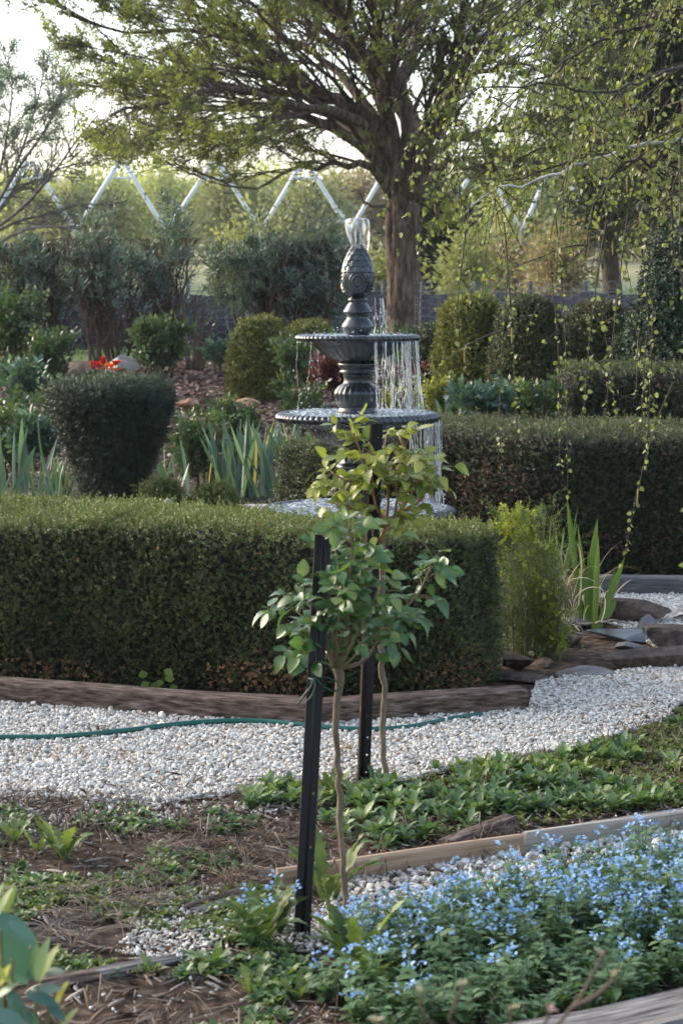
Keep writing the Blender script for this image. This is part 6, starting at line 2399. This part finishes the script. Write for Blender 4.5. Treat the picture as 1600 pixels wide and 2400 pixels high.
cover('clover', 'low green leaves in front of the tall toothed weed', GP([(430, 2240), (640, 2230), (760, 2300), (760, 2420), (250, 2450), (400, 2300)]), 420, (.014, .035), CLV, thin(.22, .1, 9), cat='ground cover')
cover('dry_grass', 'dry straw coloured grass wisps on the near bank', GP([(-300, 1930), (620, 1950), (700, 2100), (560, 2450), (-300, 2450)]), 260, (.05, .10), [variant('dry_wisp', g_, M_litter) for g_ in [Geo().add(*tubes(np.stack([curve(np.array([[0, 0, 0], [a * .3, b * .3, .3], [a, b, .35]]), 6) for a, b in np.random.default_rng(860 + k).normal(0, .7, (14, 2))]), np.full((14, 6), .010), 3)) for k in range(3)]], thin(.35, .05, 10), (.55, .85), cat='dry grass')

# forget-me-nots
M_fmn = leaf_mat('forget_me_not_leaf', [(0, (.040, .080, .038)), (.4, (.085, .148, .066)), (.8, (.17, .235, .10)), (1, (.2, .2, .09))], .5, .32, .35)
M_petal = leaf_mat('pale_blue_petal', [(0, (.13, .27, .56)), (.5, (.22, .39, .67)), (1, (.36, .52, .75))], .6, .3, .2, (1, 1, 1))
M_eye = plain('flower_eye', (.75, .65, .2), .6)


def fmn(seed, flowers):
    r = np.random.default_rng(seed)
    gg = Geo()
    for k in range(8):                                    # lower leaves
        V, F = toothed(r.uniform(.06, .09), .020, 4, r.uniform(.5, 1.3), seed * 20 + k, .55, 0)
        a = k * 2.4
        c_, s_ = math.cos(a), math.sin(a)
        gg.add(V @ np.array([[c_, -s_, 0], [s_, c_, 0], [0, 0, 1]]).T, F, 0, r.uniform(0, .3))
    for k in range(3):
        a = r.uniform(0, 6.28)
        h = r.uniform(.09, .168) * (1 if flowers else .8)
        tip = np.array([math.cos(a) * r.uniform(.01, .05), math.sin(a) * r.uniform(.01, .05), h])
        z = curve(np.array([[0, 0, 0], tip * [.3, .3, .5], tip]), 7)
        gg.add(*tubes(z, np.linspace(.0016, .001, 7)[None], 4), 0, .2)
        for j in range(7):
            u = .15 + .8 * j / 7
            q = z[min(5, int(u * 6))] + (z[min(6, int(u * 6) + 1)] - z[min(5, int(u * 6))]) * (u * 6 % 1)
            b = j * 2.4 + a
            V, F = leaf(r.uniform(.030, .052) * (1.15 - .4 * u), .0165, 3, .15, .35, .5)
            d = unit(np.array([math.cos(b), math.sin(b), r.uniform(.2, .9)]))
            gg.add(apply(M4(frame(d), q), V), F, 0, r.uniform(.05, .4))
        if flowers:
            for j in range(r.integers(6, 11)):
                q = tip + r.normal(0, 1, 3) * [.0085, .0085, .005]
                nrm = unit(np.array([r.normal(0, .5), r.normal(0, .5) - .25, 1.0]))
                R = frame(unit(np.cross(nrm, [1, .1, 0])), nrm)
                t_ = r.uniform(0, .6)
                for pz in range(5):
                    an = pz * 2 * math.pi / 5 + j
                    pts = []
                    for (rr, da) in ((.0007, 0), (.0038, -.55), (.0052, 0), (.0038, .55)):
                        pts.append([rr * math.cos(an + da), rr * math.sin(an + da), .0003])
                    gg.add(apply(M4(R, q), np.array(pts)), [np.array([[0, 1, 2, 3]])], 1, t_)
                pts = [[.0010 * math.cos(an), .0010 * math.sin(an), .0006] for an in np.arange(5) * 1.2566]
                gg.add(apply(M4(R, q), np.array(pts)), [np.array([[0, 1, 2], [0, 2, 3], [0, 3, 4]])], 2)
    return gg


FV = [variant('forget_me_not', fmn(900 + k, True), [M_fmn, M_petal, M_eye]) for k in range(5)]
FL = [variant('leafy_forget_me_not', fmn(920 + k, False), [M_fmn, M_petal, M_eye]) for k in range(4)]
FM = GP([(790, 2225), (880, 2190), (1000, 2160), (1100, 2135), (1250, 2095), (1400, 2060), (1620, 2020), (2100, 1950), (2100, 2200), (1620, 2330), (1380, 2400), (1150, 2440), (900, 2445), (760, 2370)])
q = poly_points(FM, 740)
fy = fbm(np.c_[q, np.zeros(len(q))], .3, 2)
near = smooth(4.40, 4.02, q[:, 1] - .12 * (q[:, 0] - .3)) + .2 * fy
isf = rng.random(len(q)) < np.clip(.46 - .34 * near, .05, 1)
for nm, sel, vs, lab in (('forget_me_nots', isf, FV, 'bed of pale blue forget-me-nots in flower at the lower right'), ('forget_me_not_leaves', ~isf, FL, 'unflowered leafy growth along the near edge of the blue flower bed')):
    k = q[sel]
    scatter(nm, np.c_[k, np.zeros(len(k))], np.c_[rng.normal(0, .14, (len(k), 2)), rng.uniform(0, 6.28, len(k))], rng.uniform(.7, 1.08, len(k)) * (1.0 if nm == 'forget_me_nots' else .9), vs, tint=rng.uniform(0, .35, len(k)), label=lab, category='forget-me-nots')
for (x, y, n, lab) in ((590, 2235, 2, 'single forget-me-not with blue heads left of the near stake'), (655, 2200, 2, 'forget-me-not touching the left side of the near stake')):
    c = G(x, y)
    root = thing('forget_me_not', lab, 'forget-me-not', c, 'stray forget-me-nots by the near stake')
    o = link('plant', FV[n].data, root)
    mat4(o, M4(np.eye(3), c, 1.05))
    o['tint'] = .1

# ================================================================ drooping birch at the right
M_birchleaf = leaf_mat('young_birch_leaf', [(0, (.068, .085, .028)), (.35, (.125, .148, .050)), (.8, (.22, .24, .088)), (1, (.2, .2, .08))], .45, .35, .4)
M_catkin = rough_mat('ochre_catkin', [(.3, (.21, .16, .05)), (.7, (.38, .30, .10))], 200, .8, .6, dist=.001)
M_birchtwig = rough_mat('birch_twig', [(.3, (.022, .017, .014)), (.7, (.07, .052, .042))], 30, .7, .3)
M_birchbark = rough_mat('birch_bark', [(.35, (.05, .045, .04)), (.5, (.42, .41, .39)), (.7, (.62, .61, .59))], 9, .7, .4, (1, 1, 3.5))
birch = thing('birch_tree', 'weeping birch with thin drooping twigs, young leaves and ochre catkins at the right', 'tree', (P(2080, 680, 6.6)[0], 6.6, 0))
x0 = P(2080, 680, 6.6)[0]
z = curve(np.array([[x0, 6.6, -.1], [x0 + .03, 6.6, .9], [x0 - .02, 6.62, 1.9], [x0 + .02, 6.6, 3.2]]), 20)
Geo().add(*tubes(z, np.linspace(.12, .07, 20)[None], 14)).build('trunk', M_birchbark, birch)
LB = [([(2080, 330), (1850, 300), (1700, 312), (1600, 328), (1530, 336), (1440, 362), (1350, 385), (1250, 420), (1150, 455), (1090, 500)], 6.2, 10, 1.6),
      ([(2080, 400), (1850, 350), (1700, 362), (1560, 380), (1480, 372), (1400, 362), (1340, 374), (1240, 412), (1160, 442)], 6.7, 8, 1.5),
      ([(2080, 200), (1800, 100), (1650, 140), (1560, 165), (1430, 215), (1300, 203), (1200, 200), (1100, 218), (1050, 242), (1018, 268)], 5.6, 7, 1.2),
      ([(2080, 450), (1800, 420), (1660, 420), (1560, 390), (1480, 376), (1440, 402), (1408, 450), (1380, 530), (1370, 600)], 6.0, 8, 1.5),
      ([(2080, 100), (1850, -20), (1700, -20), (1500, 60), (1380, 110), (1260, 190), (1180, 260)], 6.4, 8, 1.5),
      ([(2080, 0), (1850, -140), (1700, -150), (1450, -70), (1270, -30), (1150, 20), (1080, 80)], 5.9, 8, 1.5),
      ([(2080, -150), (1850, -280), (1700, -260), (1500, -200), (1350, -130), (1290, -40)], 6.8, 9, 2),
      ([(2080, 250), (1900, 160), (1760, 160), (1640, 230), (1560, 330), (1500, 470)], 7.2, 7, 1.5),
      ([(2080, 300), (1850, 200), (1700, 180), (1620, 260), (1585, 420), (1570, 600)], 5.8, 7, 1.5),
      ([(2080, 300), (1820, 240), (1600, 240), (1400, 290), (1280, 340), (1180, 380), (1110, 420)], 7.4, 7, 1.5),
      ([(2080, 60), (1800, -80), (1600, -60), (1420, 0), (1300, 60), (1220, 130)], 7.1, 7, 1.5)]
paths, rads = [], []
for pts, D, w0, w1 in LB:
    dd = np.linspace(6.6, D, len(pts)) if True else D
    dd = 6.6 + (D - 6.6) * np.minimum(1, np.linspace(0, 2.2, len(pts)))
    p_ = curve(PL(pts, dd), 40)
    p_[1:-1] += rng.normal(0, .006, p_[1:-1].shape)
    r_ = np.linspace(w0, w1, 40) ** 1.0 * 6.5 / FPX
    V, F = tubes(p_, r_[None], 8)
    Geo().add(V, F).build('limb', M_birchbark if D in (6.2,) else M_birchtwig, birch)
    paths.append(p_)
    rads.append(r_)
strands = []


def px_of(p):
    d = p - np.array([0, 0, EYE])
    f = d[1] * CP - d[2] * SP
    u = d[1] * SP + d[2] * CP
    return 800 + d[0] / f * FPX, 1200 - u / f * FPX


def strand(p, d0, L, droop=.35):
    n = 18
    out = [p]
    d = unit(np.asarray(d0, float))
    for j in range(n - 1):
        d = unit(d + np.array([rng.normal(0, .06), rng.normal(0, .06), -droop * (1 - j / n * .4)]) * (L / n) * 14 * .35)
        out.append(out[-1] + d * L / (n - 1))
    return np.array(out)


for k in range(250):
    pi = rng.integers(0, len(paths))
    i = rng.integers(12, 40)
    p = paths[pi][i]
    x, y = px_of(p)
    if x < 1200 and rng.random() < .78:
        continue
    lim = np.interp(x, [1000, 1080, 1180, 1300, 1450, 1600], [460, 560, 660, 700, 690, 620]) + rng.normal(0, 120)
    L = (lim - y) / 760 * rng.uniform(.25, 1.0)
    L = float(np.clip(L, .12, 1.0))
    strands.append(strand(p, (rng.normal(-.3, .4), rng.normal(0, .4), rng.uniform(-.6, .1)), L, .6))
for (x, y, yb) in ((1055, 330, 700), (1120, 300, 760), (1180, 520, 1040), (1195, 600, 1090), (1300, 500, 1170), (1420, 520, 980), (1290, 640, 1110), (1470, 500, 1010), (1500, 560, 1030), (1530, 700, 1110),
                  (1590, 600, 1330), (1575, 900, 1340), (1598, 950, 1280), (1400, 700, 960), (1100, 480, 800), (1040, 380, 590), (1480, 720, 980), (1515, 780, 1000)):
    D = rng.uniform(5.6, 6.6)
    strands.append(strand(P(x, y, D), (rng.normal(0, .3), 0, -1), (yb - y) / FPX * D, .5))
for st_ in list(strands):                                 # little side shoots
    if rng.random() < .5:
        i = rng.integers(5, 14)
        strands.append(strand(st_[i], (rng.normal(0, .7), rng.normal(0, .5), -.3), rng.uniform(.08, .25), .6))
SR = np.array(strands)
V, F = tubes(SR, np.repeat(np.linspace(.0024, .0010, 18)[None], len(SR), 0), 4)
Geo().add(V, F).build('twigs', M_birchtwig, birch, kind='stuff')
BLV = [leaf(1, .82, 5, .12, b, .34, .05) for b in (.15, .35, .0, .55)]
BLM = [Geo().add(*q).mesh('leaf', M_birchleaf) for q in BLV]
LFp, LFd = [], []
for a in SR:
    seg = np.linalg.norm(a[-1] - a[0])
    n = max(4, int(seg / (.0145 if a[-1, 2] > EYE + .1 else .021)))
    for u in rng.uniform(.05, 1, n):
        i = min(int(u * 17), 16)
        q = a[i] + (a[i + 1] - a[i]) * (u * 17 - i)
        d = unit(np.array([rng.normal(0, .55), rng.normal(0, .55), rng.uniform(-1.3, -.1)]))
        LFp.append(q + d * .006)
        LFd.append(d)
for pi, p_ in enumerate(paths):
    for u in rng.uniform(.3, 1, 30):
        i = int(u * 38)
        d = unit(np.array([rng.normal(0, .8), rng.normal(0, .8), rng.uniform(-.8, .5)]))
        LFp.append(p_[i] + d * .008)
        LFd.append(d)
LFp, LFd = np.array(LFp), np.array(LFd)
sz = rng.uniform(.0105, .0205, len(LFp))
pxs = np.array([px_of(q) for q in LFp])
inview = (pxs[:, 0] < 1600) & (pxs[:, 1] > 0)
app = np.where(inview, sz / LFp[:, 1], 0)
big = np.argsort(-app)[:300]
mask = np.ones(len(LFp), bool)
mask[big] = False
for i in big:
    o = link('leaf', BLM[i % 4], birch)
    mat4(o, M4(frame(LFd[i], unit(rng.normal(0, .6, 3) + [0, -.8, .5])), LFp[i], sz[i]))
    o['tint'] = float(rng.uniform(.05, .75))
BLVV = []
for k, (V, F) in enumerate(BLV):                            # the same leaves turned so +Z is their length
    BLVV.append(variant('birch_leaf', Geo().add(np.c_[V[:, 0], -V[:, 2], V[:, 1]], F), M_birchleaf))
scatter('leaves', LFp[mask], rot_z_to(LFd[mask]), sz[mask], BLVV, birch)
CKM = []
for k in range(3):
    zc = np.stack([.04 * np.sin(np.linspace(0, 2 + k, 12)) * (k - 1), np.zeros(12), -np.linspace(0, 1, 12)], 1)
    CKM.append(Geo().add(*tubes(zc, (.052 * np.minimum(1, np.linspace(.5, 6, 12)) * np.minimum(1, np.linspace(5, .4, 12)) * (1 + .12 * np.where(np.arange(12) % 2, 1, -1)))[None], 7)).mesh('catkin', M_catkin))
for k in range(120):
    a = SR[rng.integers(0, len(SR))]
    i = rng.integers(6, 18)
    o = link('catkin', CKM[k % 3], birch)
    c_, s_ = math.cos(k), math.sin(k)
    mat4(o, M4(np.array([[c_, -s_, 0], [s_, c_, 0], [0, 0, 1.0]]), a[i], rng.uniform(.03, .062)))

# ================================================================ close blurred plants at the bottom edge
M_broad = leaf_mat('broad_bluish_leaf', [(0, (.03, .075, .065)), (.4, (.07, .145, .125)), (.7, (.17, .235, .12)), (.85, (.30, .30, .06)), (1, (.42, .36, .08))], .4, .3, .4)
BRM = [Geo().add(*leaf(1, w, 8, .12, b, .45)).mesh('leaf', M_broad) for w, b in ((.42, .15), (.36, .35), (.30, .05), (.24, .2))]
c = P(10, 2560, 2.55)
c[2] = 0.0
root = thing('broad_leaf_plant', 'out of focus broad bluish leaves with yellow young shoots at the lower left', 'plant', (c[0], 2.55, 0))
for k, (x0_, x1_, y1_) in enumerate(((-20, 40, 2330), (10, 30, 2250), (60, 90, 2310), (110, 120, 2330), (-50, 0, 2180), (130, 150, 2360))):
    b, t_ = np.array([c[0] + .01 * k - .02, 2.55, 0.0]), P(x1_, y1_, 2.5)
    Geo().add(*tubes(curve(np.array([b, b + (t_ - b) * [.3, .3, .5], t_]), 10), np.linspace(.006, .003, 10)[None], 6)).build('stem', M_greenstem, root)
for (x0_, y0_, x1_, y1_, m, t, d) in ((-10, 2140, 82, 2205, 0, .25, 0), (-25, 2150, 70, 2290, 0, .2, .05), (-30, 2230, 60, 2290, 1, .15, .08), (20, 2160, 75, 2190, 1, .35, -.03), (-20, 2260, 25, 2300, 2, .8, 0),
                                     (0, 2310, 20, 2265, 2, .85, 0), (85, 2300, 100, 2210, 3, .7, -.05), (95, 2300, 118, 2220, 3, .75, 0), (80, 2290, 85, 2225, 3, .65, .03), (100, 2280, 148, 2275, 2, .2, 0),
                                     (60, 2330, 130, 2340, 1, .15, 0), (70, 2325, 140, 2315, 2, .3, .04), (20, 2320, 60, 2385, 1, .25, 0), (-20, 2370, 60, 2400, 0, .3, -.04), (-10, 2340, 30, 2300, 3, .6, 0),
                                     (-5, 2150, 12, 2085, 3, .7, 0), (10, 2140, 30, 2090, 3, .75, .02), (-25, 2120, 5, 2075, 2, .65, .04), (130, 2360, 145, 2305, 3, .9, .04), (140, 2420, 165, 2365, 3, .75, 0), (100, 2420, 60, 2370, 2, .2, 0),
                                     (40, 2420, 15, 2365, 1, .25, 0), (65, 2310, 62, 2270, 3, .3, .05), (110, 2350, 150, 2390, 2, .25, 0), (-30, 2330, 20, 2360, 0, .2, .05)):
    a, b = P(x0_, y0_, 2.5 + d), P(x1_, y1_, 2.48 + d)
    o = link('leaf', BRM[m], root)
    mat4(o, M4(frame(b - a, (rng.normal(0, .3), -.7, .8)), a, np.linalg.norm(b - a) * 1.12))
    o['tint'] = float(t)
M_bud = leaf_mat('pink_bud', [(0, (.34, .22, .22)), (.5, (.40, .30, .27)), (1, (.36, .34, .20))], .6, .3, .3, (1, .9, .9))
root = thing('budding_twig', 'out of focus brown twig with pink and yellow buds at the bottom edge', 'twig', (P(1200, 2500, 2.1)[0], 2.1, 0))
tw = [[(1230, 2560), (1285, 2430), (1340, 2362), (1385, 2300), (1412, 2238)], [(1180, 2560), (1120, 2460), (1040, 2370), (1070, 2318), (1085, 2310)], [(1190, 2560), (1260, 2440), (1288, 2372)], [(1180, 2560), (1190, 2440), (1198, 2366)],
      [(1120, 2460), (1000, 2390), (985, 2330)], [(1340, 2362), (1400, 2330), (1440, 2290)], [(1100, 2450), (960, 2420), (880, 2395)]]
gr = P(1200, 2560, 2.1)
for k, p_ in enumerate(tw):
    z = curve(PL(p_, 2.1 + .05 * math.sin(k)), 14)
    if p_[0][1] > 2500:
        z = np.vstack([[gr[0], 2.1, 0.0], z])
        z = curve(z, 18)
    Geo().add(*tubes(z, np.linspace(.0034, .0018, len(z))[None], 6)).build('twig', M_twig, root)
    e = z[-1]
    Vi, Fi = ico(2)
    for j in range(4):
        o = link('bud', BRM[3], root)
        o.data = BUD if k else Geo().add(*leaf(1, .6, 4, .3, .2, .45)).mesh('bud', M_bud)
        BUD = o.data
        mat4(o, M4(frame(unit(np.array([rng.normal(0, .7), rng.normal(0, .5), .8]))), e, rng.uniform(.007, .013)))
        o['tint'] = float(.2 if k in (2, 0) else .9)

# ================================================================ the pale air of the far field
if True:
    M_haze, N_, L_, b_, out_ = nodes_of('haze')
    N_.remove(b_)
    pv = N_.new('ShaderNodeVolumePrincipled')
    pv.inputs['Color'].default_value = (.93, .94, .95, 1)
    pv.inputs['Density'].default_value = .0004
    pv.inputs['Anisotropy'].default_value = .35
    L_.new(pv.outputs[0], out_.inputs['Volume'])
    V, F = boxv((-420, -45, -2), (420, 520, 62))
    tag(link('haze', Geo().add(V, F).mesh('haze', M_haze, False)), 'thin pale evening haze over the garden and field', 'haze', kind='stuff')
    cy.volume_bounces = 0
